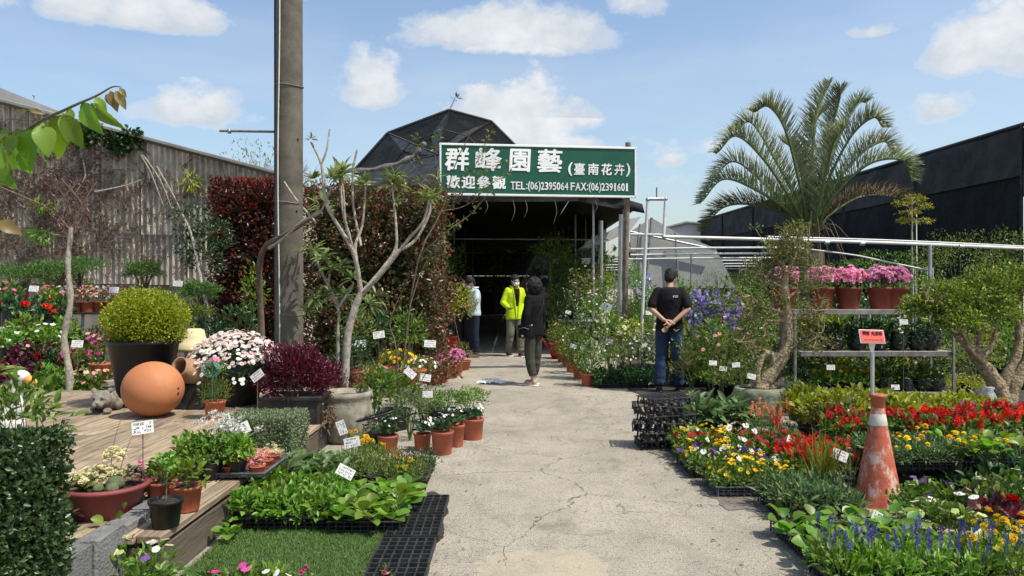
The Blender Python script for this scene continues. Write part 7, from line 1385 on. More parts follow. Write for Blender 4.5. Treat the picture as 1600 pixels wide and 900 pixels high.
bgs = [(1120, 438, 15, 70, 40, 'juniper', 'cloud-pruned juniper behind the lilac vine, path side', .03, .007, 1500, .03), (1165, 438, 15.2, 60, 36, 'juniper', 'cloud-pruned juniper behind the lilac vine, bonsai side', .03, .007, 1300, .03), (1240, 405, 16, 60, 36, 'juniper', 'cloud-pruned juniper behind the bonsai crown', .03, .007, 1100, .03),
       (1110, 550, 10.2, 90, 90, 'mid', 'dense green shrub right behind the man in black', .045, .018, 1100, None), (1080, 575, 10.3, 60, 60, 'yellowg', 'low yellow-green shrub by the right leg of the man in black', .04, .02, 500, None), (1150, 540, 9.6, 80, 70, 'olive', 'olive shrub left of the bonsai trunk', .03, .012, 1300, None), (1160, 585, 9.2, 80, 50, 'olive', 'low olive shrub at the left of the bonsai tub', .035, .014, 800, None), (1125, 590, 9.6, 60, 40, 'fresh', 'low fresh green plant beside the white tags', .04, .02, 500, None), (1255, 560, 9.9, 60, 80, 'dark', 'dark shrub between bonsai trunk and rack', .05, .025, 600, None),
       (1250, 625, 8.0, 60, 60, 'mid', 'feathery green plant right of the bonsai tub', .04, .01, 900, None), (1285, 630, 7.9, 50, 40, 'yellowg', 'yellow-green plant left of the cone pole', .04, .02, 400, None), (1275, 640, 7.4, 60, 40, 'mid', 'low green herbs between bonsai tub and cone', .04, .014, 600, None),
       (1380, 420, 14.5, 160, 50, 'mid', 'green hedge-like shrub above the rack', .05, .024, 1500, None), (1500, 405, 14.3, 150, 80, 'olive', 'broad olive shrub under the white main pipe', .05, .024, 1700, None), (1590, 400, 14.0, 90, 90, 'mid', 'tall green shrub at the photo edge under the pipe', .05, .024, 1200, None), (1440, 450, 13.6, 120, 60, 'mid', 'green shrub behind the spreading bonsai, rack side', .05, .024, 1000, None), (1520, 560, 10.2, 90, 60, 'olive', 'olive shrub behind the spreading bonsai trunk', .04, .018, 700, None), (1500, 600, 9.6, 90, 26, 'yellowg', 'low lime bedding plants left of the spreading bonsai tub', .035, .018, 700, None), (1480, 520, 11, 60, 80, 'dark', 'dark shrub between rack and spreading bonsai', .05, .02, 600, None),
       (1060, 470, 13.5, 60, 90, 'fresh', 'fresh green shrub hidden behind the man in black', .05, .024, 700, None), (1190, 470, 12.5, 70, 110, 'mid', 'green shrub behind the left bonsai branches', .05, .024, 800, None), (1180, 520, 11, 60, 70, 'dark', 'dark shrub between lilac vine and bonsai', .05, .024, 600, None), (1330, 445, 12, 220, 50, 'mid', 'long green shrub behind the pink bougainvillea', .05, .024, 1200, None), (1340, 530, 10.3, 240, 70, 'dark', 'dark shrubs mass behind the rack shelves', .06, .03, 1200, None), (1340, 590, 10.3, 240, 50, 'dark', 'dark low shrubs behind the bottom rack shelf', .06, .03, 900, None)]
for px, py, d, w_, h_, m_, lb, L_, W_, n, tr in bgs: shrub(px, py, d, w_, h_, m_, lb, L_, W_, T_S if n > 1000 else T_M, n, trunk=tr, lump=.28)
for k, px in enumerate(range(1345, 1470, 13)):
    q = MB(); tube(q, [(0, 0, 0), (rng.normal(0, .03), 0, 1.35)], .008, 4); obj_ = tag(obj('grafting_stake', q.mesh('grafting_stake', M_white), None, (gx(px, 13.2), 13.2 + rng.normal(0, .1), .45)), 'thin white stake above the bougainvillea shelf, %s from left' % (ORD + ['ninth', 'tenth'])[k], 'stake', 'white stakes in a row')
# little tree before the black shed
yt = tag(empty('young_tree', (gx(1425, 14.8), 14.8, 0)), 'slim young tree with flat yellow-green tiers before the black shed', 'tree'); q = MB(); q2 = MB(); oy = np.array([gx(1425, 14.8), 14.8, 0]); tube(q, curve([np.array(pt(1425, y, 14.8)) - oy for y in (560, 450, 380, 340, 310)], 12), np.linspace(.03, .008, 12), 7)
for x, y, r in ((1410, 318, .2), (1432, 312, .22), (1445, 322, .16), (1420, 332, .2), (1440, 345, .22), (1412, 345, .14), (1425, 308, .18)): c = np.array(pt(x, y, 14.8 + rng.uniform(-.2, .2))) - oy; foliage(q2, 110, (r, r, .04), c, .06, .022, T_M, 0, .2, -1, .1); tube(q, [np.array(pt(1425, y + 8, 14.8)) - oy, c], [.009, .004], 5)
obj('trunk', q.mesh('trunk', M_bark_pale), yt); obj('crown', q2.mesh('crown', G['yellowg']), yt)

T_PALM = template([0, .3, .7, 1], [.35, .5, .35, .02], .5, .12)
# ---- triangle palm
PA = 17.5
pm_ = tag(empty('triangle_palm', (gx(1270, PA), PA, 0)), 'large triangle palm with arching grey-green fronds before the black shed', 'palm tree'); op = np.array([gx(1270, PA), PA, 0])
def cp(cx, cy, y): return np.array(pt(1060 + .3375 * cx, 120 + .3375 * cy, PA + y)) - op
q = MB(); tube(q, [(0, 0, 0), (.02, 0, 1.2), (0, 0, 2.3)], [.3, .28, .24], 16); obj('trunk', q.mesh('trunk', M_bark), pm_)
fronds = [([(600, 720), (575, 560), (500, 260), (420, 140), (352, 165)], -.9, 0), ([(600, 720), (560, 600), (450, 390), (340, 215), (268, 250)], .3, 0), ([(600, 720), (540, 600), (400, 390), (270, 275), (180, 355)], -1.2, 0), ([(600, 720), (520, 620), (380, 480), (240, 395), (108, 565)], .6, 0), ([(600, 720), (520, 630), (370, 530), (210, 475), (105, 585)], -.5, 0), ([(590, 720), (500, 640), (330, 590), (200, 610), (120, 710)], .8, 1), ([(620, 720), (610, 560), (630, 250), (665, 110), (700, 40)], .5, 0), ([(620, 720), (640, 540), (710, 240), (745, 110), (750, 60)], -.5, 0), ([(620, 720), (650, 560), (750, 270), (830, 130), (870, 120)], .7, 0), ([(630, 720), (660, 560), (790, 290), (900, 190), (945, 235)], -.9, 0), ([(640, 720), (680, 570), (830, 370), (950, 300), (985, 355)], .4, 0), ([(640, 720), (700, 580), (870, 410), (1030, 385), (1078, 475)], -.8, 0), ([(640, 720), (700, 640), (850, 555), (1010, 560), (1065, 610)], .6, 2), ([(620, 720), (600, 600), (590, 380), (640, 200), (690, 150)], 1.2, 0), ([(620, 720), (640, 640), (690, 420), (720, 300), (770, 240)], -1.4, 0), ([(620, 720), (600, 620), (560, 420), (520, 330), (480, 300)], 1.5, 0)]
for k, (P, yo, kind) in enumerate(fronds):
    n = 96; C_ = curve([cp(x, y, yo * (i / (len(P) - 1)) ** 1.0) for i, (x, y) in enumerate(P)], n); T_ = unit(np.gradient(C_, axis=0)); q = MB(); tube(q, C_[::3], np.linspace(.05, .008, len(C_[::3])), 6, 1)
    side = unit(np.cross(T_, np.array([0, 0, 1.0]))); upv = np.cross(side, T_); s = np.linspace(0, 1, n); m0 = s > .16
    ll = .56 * np.clip((s - .1) * 4, .3, 1) * (1 - .62 * s ** 3)
    for sd_ in (-1, 1):
        for rep in range(2):
            idx = np.where(m0)[0]; nn = len(idx); D = unit(T_[idx] * .62 + sd_ * side[idx] * .42 + upv[idx] * .78 + rng.normal(0, .13, (nn, 3))); P_ = C_[idx] + T_[idx] * rng.uniform(0, .03, (nn, 1))
            leaves(q, P_, D, upv[idx] - sd_ * side[idx] * .4, ll[idx] * rng.uniform(.75, 1.15, nn), .019, T_PALM, 0 if kind == 0 else (2 if (kind == 2 or rep) else 0))
    obj('frond', q.mesh('frond', [G['palm'], M_stem, G['palmdry']]), pm_)
for k in range(26):
    a = rng.uniform(0, 6.28); r = rng.uniform(.2, .9); z1 = rng.uniform(1.9, 2.7); q = MB(); tube(q, curve([(0, 0, 2.6), (r * .5 * math.cos(a), r * .5 * math.sin(a), 2.9 + rng.normal(0, .1)), (r * math.cos(a), r * math.sin(a), z1)], 8), np.linspace(.012, .004, 8), 4); obj('dry_strand', q.mesh('dry_strand', mat('dry_palm_strand', (.22, .17, .11), .9)), pm_)
# ================================================================== LEFT MIDDLE GROUND
# plants along the shed wall
for k, (px, py, d, w_, h_, m_, lb, L_, W_, n, tr) in enumerate(((30, 430, 11.5, 130, 34, 'juniper', 'spreading juniper pad at the far left before the shed', .035, .012, 6500, .05), (85, 422, 11.7, 110, 26, 'juniper', 'spreading juniper pad, middle one before the shed', .035, .012, 5500, .05), (125, 412, 12, 70, 16, 'juniper', 'thin juniper pad behind the pale slim trunk', .035, .012, 2200, .03), (224, 424, 11, 60, 34, 'juniper', 'rounded juniper cloud behind the lime topiary bush', .035, .012, 3600, .04), (312, 456, 10.6, 62, 34, 'juniper', 'upper juniper cloud right of the lime topiary bush', .035, .012, 3600, .035), (300, 488, 10.4, 54, 34, 'olive', 'lower olive cloud right of the lime topiary bush', .035, .014, 2600, .03), (100, 444, 12.2, 90, 22, 'juniper', 'small juniper under the middle pad', .035, .012, 1800, .03))): shrub(px, py, d, w_, h_, m_, lb, L_, W_, T_S, n, trunk=tr, lump=.3)
# low bench with red pots along the shed
bn = tag(empty('plant_bench', (gx(130, 11), 11, 0)), 'long low steel bench with pots in front of the shed wall', 'bench')
zb_ = gz(487, 11)
q = MB(); bbox(q, (0, 0, zb_ - .02), (2.1, .36, .03), .005); obj('top', q.mesh('top', M_blk_d), bn)
for s in (-1, 0, 1): q = MB(); tube(q, [(s * .9, -.1, 0), (s * .95, 0, zb_ - .04)], .02, 6); obj('leg', q.mesh('leg', M_galv), bn)
PINKB = [[('foliage', bush_mesh(n=160, r=.14, rz=.13, z=.03, L=.045, W=.02, m='olive')), ('flower', flowers_mesh(U_cluster, 40, .14, .14, .03, .045, [c], zmin=-.1))] for c in ('salmon', 'pinkw', 'boug')] 
for k, px in enumerate((76, 98, 118, 137, 156, 175, 194, 213)):
    potted(px, 0, d=11 + .06 * math.sin(k * 2), z=zb_ - .004, r=.1, h=.15, plant=PINKB[k % 3], name='potted_kalanchoe', label='pink-flowered plant in a red pot on the shed bench, %s from left' % ('first', 'second', 'third', 'fourth', 'fifth', 'sixth', 'seventh', 'eighth')[k], group='pink pots on the low bench')
# poinsettia-like reds and mixed bedding behind the deck
BED = {}
for nm, m_, f, U_, sz, nf in (('scarlet', 'dark', 'redf', U_rosette, .085, 9), ('pink', 'mid', 'pink', U_vinca, .06, 12), ('magenta', 'mid', 'magenta', U_vinca, .06, 12), ('white', 'fresh', 'white', U_vinca, .055, 10), ('salmon', 'mid', 'salmon', U_vinca, .055, 12), ('leafy', 'fresh', None, None, 0, 0), ('dark-leaved', 'maroon', 'salmon', U_vinca, .04, 6)):
    BED[nm] = [('foliage', bush_mesh(n=200, r=.19, rz=.17, z=.06, L=.075, W=.036, T=T_M, m=m_, zmin=-.5))] + ([('flower', flowers_mesh(U_, nf, .19, .18, .08, sz, [f, 'centre'], zmin=0))] if f else [])
beds = [(18, 468, 9.6, 'scarlet'), (55, 472, 9.9, 'scarlet'), (90, 478, 10.2, 'scarlet'), (40, 500, 9.3, 'leafy'), (70, 515, 9.2, 'white'), (15, 520, 9.0, 'white'), (100, 505, 9.8, 'leafy'), (65, 550, 8.9, 'scarlet'), (100, 545, 9.2, 'magenta'), (120, 552, 9.0, 'magenta'), (40, 545, 8.8, 'dark-leaved'), (30, 575, 8.5, 'dark-leaved'), (75, 580, 8.6, 'leafy'), (130, 590, 8.5, 'salmon'), (150, 585, 8.8, 'salmon'), (95, 598, 8.4, 'leafy'), (165, 575, 9.2, 'salmon'), (150, 520, 10.2, 'pink'), (135, 530, 9.9, 'pink'), (12, 450, 10.4, 'pink'), (80, 460, 10.6, 'leafy'), (-15, 560, 8.6, 'scarlet'), (60, 530, 9.5, 'dark-leaved'), (110, 575, 8.9, 'dark-leaved')]
where = ('at the photo edge, topmost', 'left of the slim trunk, upper row', 'behind the slim trunk, upper row', 'under the upper scarlet row', 'left of the slim trunk, middle height', 'at the photo edge, middle height', 'below the red pot bench', 'left of the slim trunk, lower row', 'right behind the slim trunk', 'right of the slim trunk', 'behind the goose, upper one', 'behind the goose, lower one', 'left of the slim trunk foot', 'right of the slim trunk foot', 'beside the topiary pot', 'at the foot of the slim trunk', 'below the orange bowl pot', 'below the bench, right end', 'below the bench, middle', 'at the photo edge below the juniper', 'below the juniper pads', 'at the photo edge by the goose', 'in the middle of the bed', 'between slim trunk and concrete slab')
for k, (px, py, d, nm) in enumerate(beds):
    zb2 = max(.0, gz(py, d) - .25); spawn([('pot', pot_mesh(.11, max(.1, round(zb2, 2) + .08), .85, M_blk, False, 12))] + [(n, lift(m_, zb2)) for n, m_ in BED[nm]], 'bedding_plant', '%s bedding plant %s' % (nm if nm not in ('leafy',) else 'plain leafy', where[k]) if nm in ('leafy', 'dark-leaved') else '%s-flowered bedding plant %s' % (nm, where[k]), 'potted plant', (gx(px, d), d, 0), None, 1, 'bedding plants behind the deck')
q = MB(); tube(q, curve([(0, 0, 0), (.04, 0, .5), (-.02, 0, .9), (.05, 0, 1.3), (.02, 0, 1.7), (.06, 0, 2.1)], 18), np.linspace(.04, .024, 18) * (1 + .15 * np.sin(np.arange(18) * 2.4)), 9); t1 = q.mesh('trunk', M_bark_pale)
q = MB(); foliage(q, 80, (.28, .25, .3), (.0, 0, 2.35), .08, .022, T_M, 0, .2, -1, -.2); 
for k in range(8): tube(q, curve([(.06, 0, 2.05), (rng.normal(0, .15), rng.normal(0, .1), 2.3), (rng.normal(0, .3), rng.normal(0, .2), 2.6)], 6), .007, 4, 1)
spawn([('trunk', t1), ('crown', q.mesh('crown', [G['maroon'], M_twig]))], 'slim_tree', 'slim pale crooked trunk with a small dark red crown before the shed', 'tree', (gx(103, 8.25), 8.25, .0), 0)
q = MB()
for x_, z_ in ((0, 0),): bbox(q, (0, 0, .36), (.62, .42, .07), .01); bbox(q, (-.2, 0, .16), (.14, .38, .32), .01); bbox(q, (.2, 0, .16), (.14, .38, .32), .01)
tag(obj('concrete_bench', q.mesh('concrete_bench', M_conc), None, (gx(143, 8.9), 8.9, 0)), 'small grey concrete bench behind the deck', 'bench')
potted(157, 0, d=8.85, z=.396, r=.125, h=.19, pm=M_terra_o, plant=[('foliage', bush_mesh(n=120, r=.14, rz=.2, z=.05, L=.05, W=.02, T=T_M, m='olive')), ('flower', flowers_mesh(U_cluster, 22, .14, .2, .06, .05, ['magenta'], zmin=-.2))], label='orange clay pot with magenta flowers on the concrete bench', name='potted_shrub')
for px, py, d, lb in ((121, 537, 8.5, 'white price tag on the slim pale trunk'), (178, 453, 10.4, 'white price tag above the pink bench pots'), (53, 451, 10.2, 'white price tag under the juniper pad'), (278, 443, 10.3, 'white price tag right of the lime topiary bush')): tag_at(px, py, d, 0, lb, 3, 1.1, 0, 2)
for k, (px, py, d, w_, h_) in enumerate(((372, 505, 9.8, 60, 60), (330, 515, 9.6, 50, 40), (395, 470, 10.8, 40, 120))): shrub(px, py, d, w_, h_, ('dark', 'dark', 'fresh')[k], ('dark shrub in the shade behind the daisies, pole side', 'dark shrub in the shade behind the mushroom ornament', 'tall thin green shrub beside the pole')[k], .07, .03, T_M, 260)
tr_ = tag(empty('bent_tree', (gx(408, 9.6), 9.6, 0)), 'thin brown tree trunk bending right across the concrete pole', 'tree'); q = MB(); oo = np.array([gx(408, 9.6), 9.6, 0])
tube(q, curve([np.array(pt(x, y, d)) - oo for x, y, d in ((412, 600, 9.6), (408, 500, 9.6), (405, 420, 9.4), (415, 385, 9.0), (440, 370, 8.55), (480, 345, 8.4), (500, 330, 8.4))], 20), np.linspace(.045, .02, 20), 8); obj('trunk', q.mesh('trunk', M_bark), tr_)
q = MB(); foliage(q, 40, (.12, .1, .1), np.array(pt(502, 322, 8.4)) - oo, .09, .03, T_LONG, 0); obj('crown', q.mesh('crown', G['salix']), tr_)
tr3 = tag(empty('leaning_trunk', (gx(325, 10.6), 10.6, 0)), 'pale slanting tree trunk with dark leaves in front of the shed corner', 'tree'); q = MB(); oo = np.array([gx(325, 10.6), 10.6, 0])
tube(q, curve([np.array(pt(x, y, 10.6)) - oo for x, y in ((330, 600), (326, 500), (316, 450), (300, 370), (285, 335))], 14), np.linspace(.034, .012, 14), 7); obj('trunk', q.mesh('trunk', M_bark_pale), tr3)
q = MB()
for c in ((305, 390), (320, 410), (335, 370), (300, 350)): foliage(q, 260, (.28, .25, .28), np.array(pt(*c, 10.8)) - oo, .06, .03, T_M, 0)
obj('crown', q.mesh('crown', G['dark']), tr3)

# ---- creepers on the corrugated wall
wv_ = tag(empty('wall_creeper', (-8, SD - .08, 1.5)), 'tangle of dry brown creeper stems climbing over the corrugated wall', 'creeper')
q = MB(); q2 = MB(); q4 = MB(); ow = np.array([-8, SD - .08, 1.5])
def on_wall(x, z): return z < roof_z(x) - .05
for k in range(400):
    x, z = rng.uniform(-10.6, -4.6), rng.uniform(1.9, 4.2); a = rng.uniform(0, 6.28); P = []
    if rng.random() < .55: x = rng.uniform(-10.4, -7.4)
    for s in range(14):
        if not (on_wall(x, z) and z > 1.6): break
        P.append((x, SD - .06 - .03 * rng.random(), z)); a += rng.normal(0, .45); x += .11 * math.cos(a); z += .11 * math.sin(a) - .01
    if len(P) > 4:
        tube(q, np.array(P) - ow, np.linspace(rng.uniform(.004, .011), .002, len(P)), 4, cap=False)
        for p in P[::2]:
            if rng.random() < .4: foliage(q2, 6, (.06, .03, .06), np.array(p) - ow, .05, .03, T_S, 0, 0, -1, -.4)
for px0, py0, px1, py1 in ((120, 215, 175, 205), (190, 200, 255, 320), (210, 225, 270, 330), (150, 300, 225, 280), (245, 260, 300, 390), (130, 250, 120, 300)):
    P = curve([np.array(pt(px0, py0, SD - .1)) - ow, np.array(pt((px0 + px1) / 2 + 8, (py0 + py1) / 2, SD - .12)) - ow, np.array(pt(px1, py1, SD - .1)) - ow], 14); tube(q4, P, np.linspace(.02, .01, 14), 5)
obj('stem', q.mesh('stem', M_twig), wv_); obj('foliage', q2.mesh('foliage', G['dryleaf']), wv_); obj('pale_stem', q4.mesh('pale_stem', M_bark_pale), wv_)
iv = tag(empty('ivy_patch', (-7.3, SD - .1, 3.9)), 'patch of dark green ivy under the sloping roof edge of the shed', 'ivy'); q = MB(); oi_ = np.array([-7.3, SD - .1, 3.9])
for px, py, r in ((140, 207, .22), (155, 215, .25), (185, 222, .22), (200, 228, .26), (130, 222, .18), (205, 215, .2), (190, 235, .18)): foliage(q, 120, (r, .08, r * .8), np.array(pt(px, py, SD - .14)) - oi_, .085, .065, T_M, 0)
obj('foliage', q.mesh('foliage', G['dark']), iv); q = MB(); tube(q, curve([np.array(pt(x, y, SD - .1)) - oi_ for x, y in ((120, 215), (160, 210), (205, 222))], 10), .015, 5); obj('stem', q.mesh('stem', M_twig), iv)
for k, (px, py, m_, w_, h_, lb) in enumerate(((72, 322, 'fresh', 44, 22, 'bright green epiphyte tuft hanging on the corrugated wall'), (298, 284, 'yellowg', 26, 30, 'yellow-green epiphyte tuft on the wall near the red hedge'), (60, 368, 'fresh', 36, 18, 'pale green epiphyte low on the corrugated wall'))):
    c = np.array(pt(px, py, SD - .2)); q = MB(); foliage(q, 70, (w_ / F * SD / 2, .12, h_ / F * SD / 2), (0, 0, 0), .13, .03, T_LONG, 0, .1, -1, -.2); ep = tag(empty('wall_epiphyte', tuple(c)), lb, 'plant', 'epiphytes on the shed wall'); obj('foliage', q.mesh('foliage', G[m_]), ep); q = MB(); bbox(q, (0, .1, -.06), (.12, .14, .1), .02); obj('root_ball', q.mesh('root_ball', M_bark), ep)
# bare-twig tree behind
tw = tag(empty('bare_tree', (gx(450, 19), 19, 0)), 'bare twiggy tree rising behind the pole and red hedge', 'tree'); q = MB(); ot = np.array([gx(450, 19), 19, 0])
def twig(p, d, l, r, lev):
    e = p + d * l; tube(q, curve([p, (p + e) / 2 + rng.normal(0, l * .06, 3), e], 5), np.linspace(r, r * .55, 5), 4, cap=False)
    if lev:
        for _ in range(3 if lev > 1 else 4): twig(p + d * l * rng.uniform(.55, 1), unit(d + rng.normal(0, .42, 3) + np.array([0, 0, .15])), l * rng.uniform(.55, .8), r * .55, lev - 1)
for k in range(5): twig(np.array([rng.uniform(-.9, 1.2), 0, 2.4]), unit(np.array([rng.normal(0, .25), 0, 1])), 1.05, .035, 4)
tube(q, [(0, 0, 0), (0, 0, 2.6)], .12, 8); obj('trunk', q.mesh('trunk', M_twig), tw)
q = MB(); foliage(q, 260, (1.0, .5, .5), np.array([-.8, 0, 4.6]), .09, .04, T_S, 0, .2, -1); obj('crown', q.mesh('crown', G['olive']), tw)

# ================================================================== INSIDE THE GREENHOUSE
q = MB(); 
for k, (x, y, w_, l_, lb) in enumerate(((-2.4, 20.5, 1.4, 5.5, 'long plant bench in the dark left half of the greenhouse'), (1.7, 22, 1.2, 9, 'long plant bench in the right half of the greenhouse'), (-2.4, 28, 1.4, 7, 'plant bench deep in the dark left of the greenhouse'))):
    t = tag(empty('plant_bench', (x, y, 0)), lb, 'bench'); q = MB(); bbox(q, (0, 0, .7), (w_, l_, .04), .005); obj('top', q.mesh('top', M_galv), t)
    for sx in (-1, 1):
        for sy in (-1, 0, 1): q = MB(); tube(q, [(sx * w_ * .42, sy * l_ * .45, 0), (sx * w_ * .42, sy * l_ * .45, .69)], .02, 6); obj('leg', q.mesh('leg', M_galv), t)
    nn = int(l_ / .55)
    for i in range(nn):
        for j in range(2):
            r = .11; spawn([('pot', pot_mesh(.11, .17, .8, M_terra if (i + j) % 3 else M_blk))] + [(n_, lift(m_, .15)) for n_, m_ in POTP[(i * 2 + j + k) % 5]], 'bench_plant', ('leafy plant on the left bench inside the greenhouse', 'leafy plant on the right bench inside the greenhouse', 'leafy plant on the far left bench inside the greenhouse')[k] + ', %s from the entrance, %s row' % ((ORD + 'ninth tenth eleventh twelfth thirteenth fourteenth fifteenth sixteenth seventeenth'.split())[i], ('left', 'right')[j]), 'potted plant', (x - w_ * .25 + j * w_ * .5, y - l_ / 2 + .3 + i * .55, .721), None, rng.uniform(.8, 1.15), 'bench plants inside the greenhouse')
HANG = []
for k in range(3):
    q = MB(); foliage(q, 120, (.2, .2, .22), (0, 0, -.05), .1, .02, T_LONG, 0, .2, -1, -.5); HANG.append(q.mesh('foliage', G[('mid', 'fresh', 'dark')[k]]))
q = MB()
for s in range(3): a = s * 2.09; tube(q, [(.11 * math.cos(a), .11 * math.sin(a), .0), (0, 0, .4)], .003, 4)
tube(q, [(0, 0, .4), (0, 0, .9)], .003, 4); WIRE = q.mesh('wire', M_galv); HP = pot_mesh(.11, .13, .8, M_pvc)
wh = 'left middle right'.split()
for k in [*range(14), *range(17, 34)]:
    x = (-3.0 + .45 * (k % 4)) if k < 14 else (.75 + .4 * (k % 5)); y = 17.3 + .8 * (k % 17); z = rng.uniform(1.75, 2.3)
    t = tag(empty('hanging_basket', (x + rng.normal(0, .08), y, z), rng.uniform(0, 6)), 'white hanging basket in the %s half of the greenhouse, %s from the entrance' % ('left' if k < 14 else 'right', (ORD + 'ninth tenth eleventh twelfth thirteenth fourteenth fifteenth sixteenth seventeenth'.split())[k % 17]), 'hanging basket', 'hanging baskets in the greenhouse, ' + ('left' if k < 14 else 'right')); obj('pot', HP, t, (0, 0, -.13)); obj('wire', WIRE, t); obj('foliage', HANG[k % 3], t)
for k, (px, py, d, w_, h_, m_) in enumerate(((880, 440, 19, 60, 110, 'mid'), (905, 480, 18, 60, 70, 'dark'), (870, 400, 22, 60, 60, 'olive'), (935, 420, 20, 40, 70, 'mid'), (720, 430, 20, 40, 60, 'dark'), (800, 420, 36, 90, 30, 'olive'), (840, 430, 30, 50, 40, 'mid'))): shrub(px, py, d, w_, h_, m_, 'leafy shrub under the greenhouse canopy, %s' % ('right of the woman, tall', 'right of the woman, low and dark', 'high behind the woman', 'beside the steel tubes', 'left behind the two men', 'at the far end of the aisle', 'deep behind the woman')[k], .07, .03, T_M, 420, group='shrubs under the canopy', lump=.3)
# ================================================================== PEOPLE
M_skin = mat('skin', (.42, .245, .17), .55, var=.1, scale=9, bump=.05)
M_hair = mat('black_hair', (.006, .0055, .0055), .75, var=.4, scale=40, bump=.6, bdist=.004)
M_eye = mat('eye_dark', (.012, .01, .01), .25); M_mask = mat('white_mask', (.72, .73, .74), .8, var=.06)
def cloth(n, c, v=.22, rough=.85): return mat(n, c, rough, var=v, scale=6, bump=.7, bscale=10, bdist=.02, spec=.2)
def loft(q, rings, seg=18):
    """rings: centre, rx, ry (horizontal ellipses)"""
    a = np.linspace(0, 2 * math.pi, seg, endpoint=False); V = np.concatenate([np.stack([c[0] + rx * np.cos(a), c[1] + ry * np.sin(a), np.full(seg, c[2])], 1) for c, rx, ry in rings]); n = len(rings)
    f = [(i * seg + j, i * seg + (j + 1) % seg, (i + 1) * seg + (j + 1) % seg, (i + 1) * seg + j) for i in range(n - 1) for j in range(seg)] + [tuple(range(seg))[::-1], tuple(range((n - 1) * seg, n * seg))]
    q.add(V, f)
def limb(q, P, r, seg=10):
    tube(q, curve(P, 14), np.interp(np.linspace(0, 1, 14), np.linspace(0, 1, len(r)), r), seg)
    ball(q, P[0], r[0], seg, 6); ball(q, P[-1], r[-1], seg, 6)
def hand(q, w, d, nrm, curl=.5, s=1.0, side=1):
    """palm and five fingers from the wrist; d: direction of the fingers, nrm: palm normal"""
    w, d, nrm = np.array(w, float), unit(np.array(d, float)), unit(np.array(nrm, float)); t = unit(np.cross(d, nrm)) * side; nrm = unit(np.cross(t, d)) * side
    tube(q, [w - d * .02, w + d * .04 * s, w + d * .085 * s], [.024 * s, .034 * s, .036 * s], 10, sq=.55); 
    for k, L_ in enumerate((.07, .08, .075, .06)):
        b = w + d * .085 * s + t * (-.027 + .018 * k) * s; p, dd = b, d; pts = [b - d * .02]
        for j in range(3): dd = unit(dd + nrm * curl * (.35 + .25 * j)); p = p + dd * L_ / 3 * s; pts.append(p)
        tube(q, pts, [.0095 * s, .009 * s, .0085 * s, .007 * s], 7)
    b = w + d * .03 * s - t * .03 * s; tube(q, [b, b + unit(d * .7 - t * .8 + nrm * .3) * .035 * s, b + unit(d * 1.0 - t * .55 + nrm * .5) * .07 * s], [.013 * s, .011 * s, .009 * s], 7)
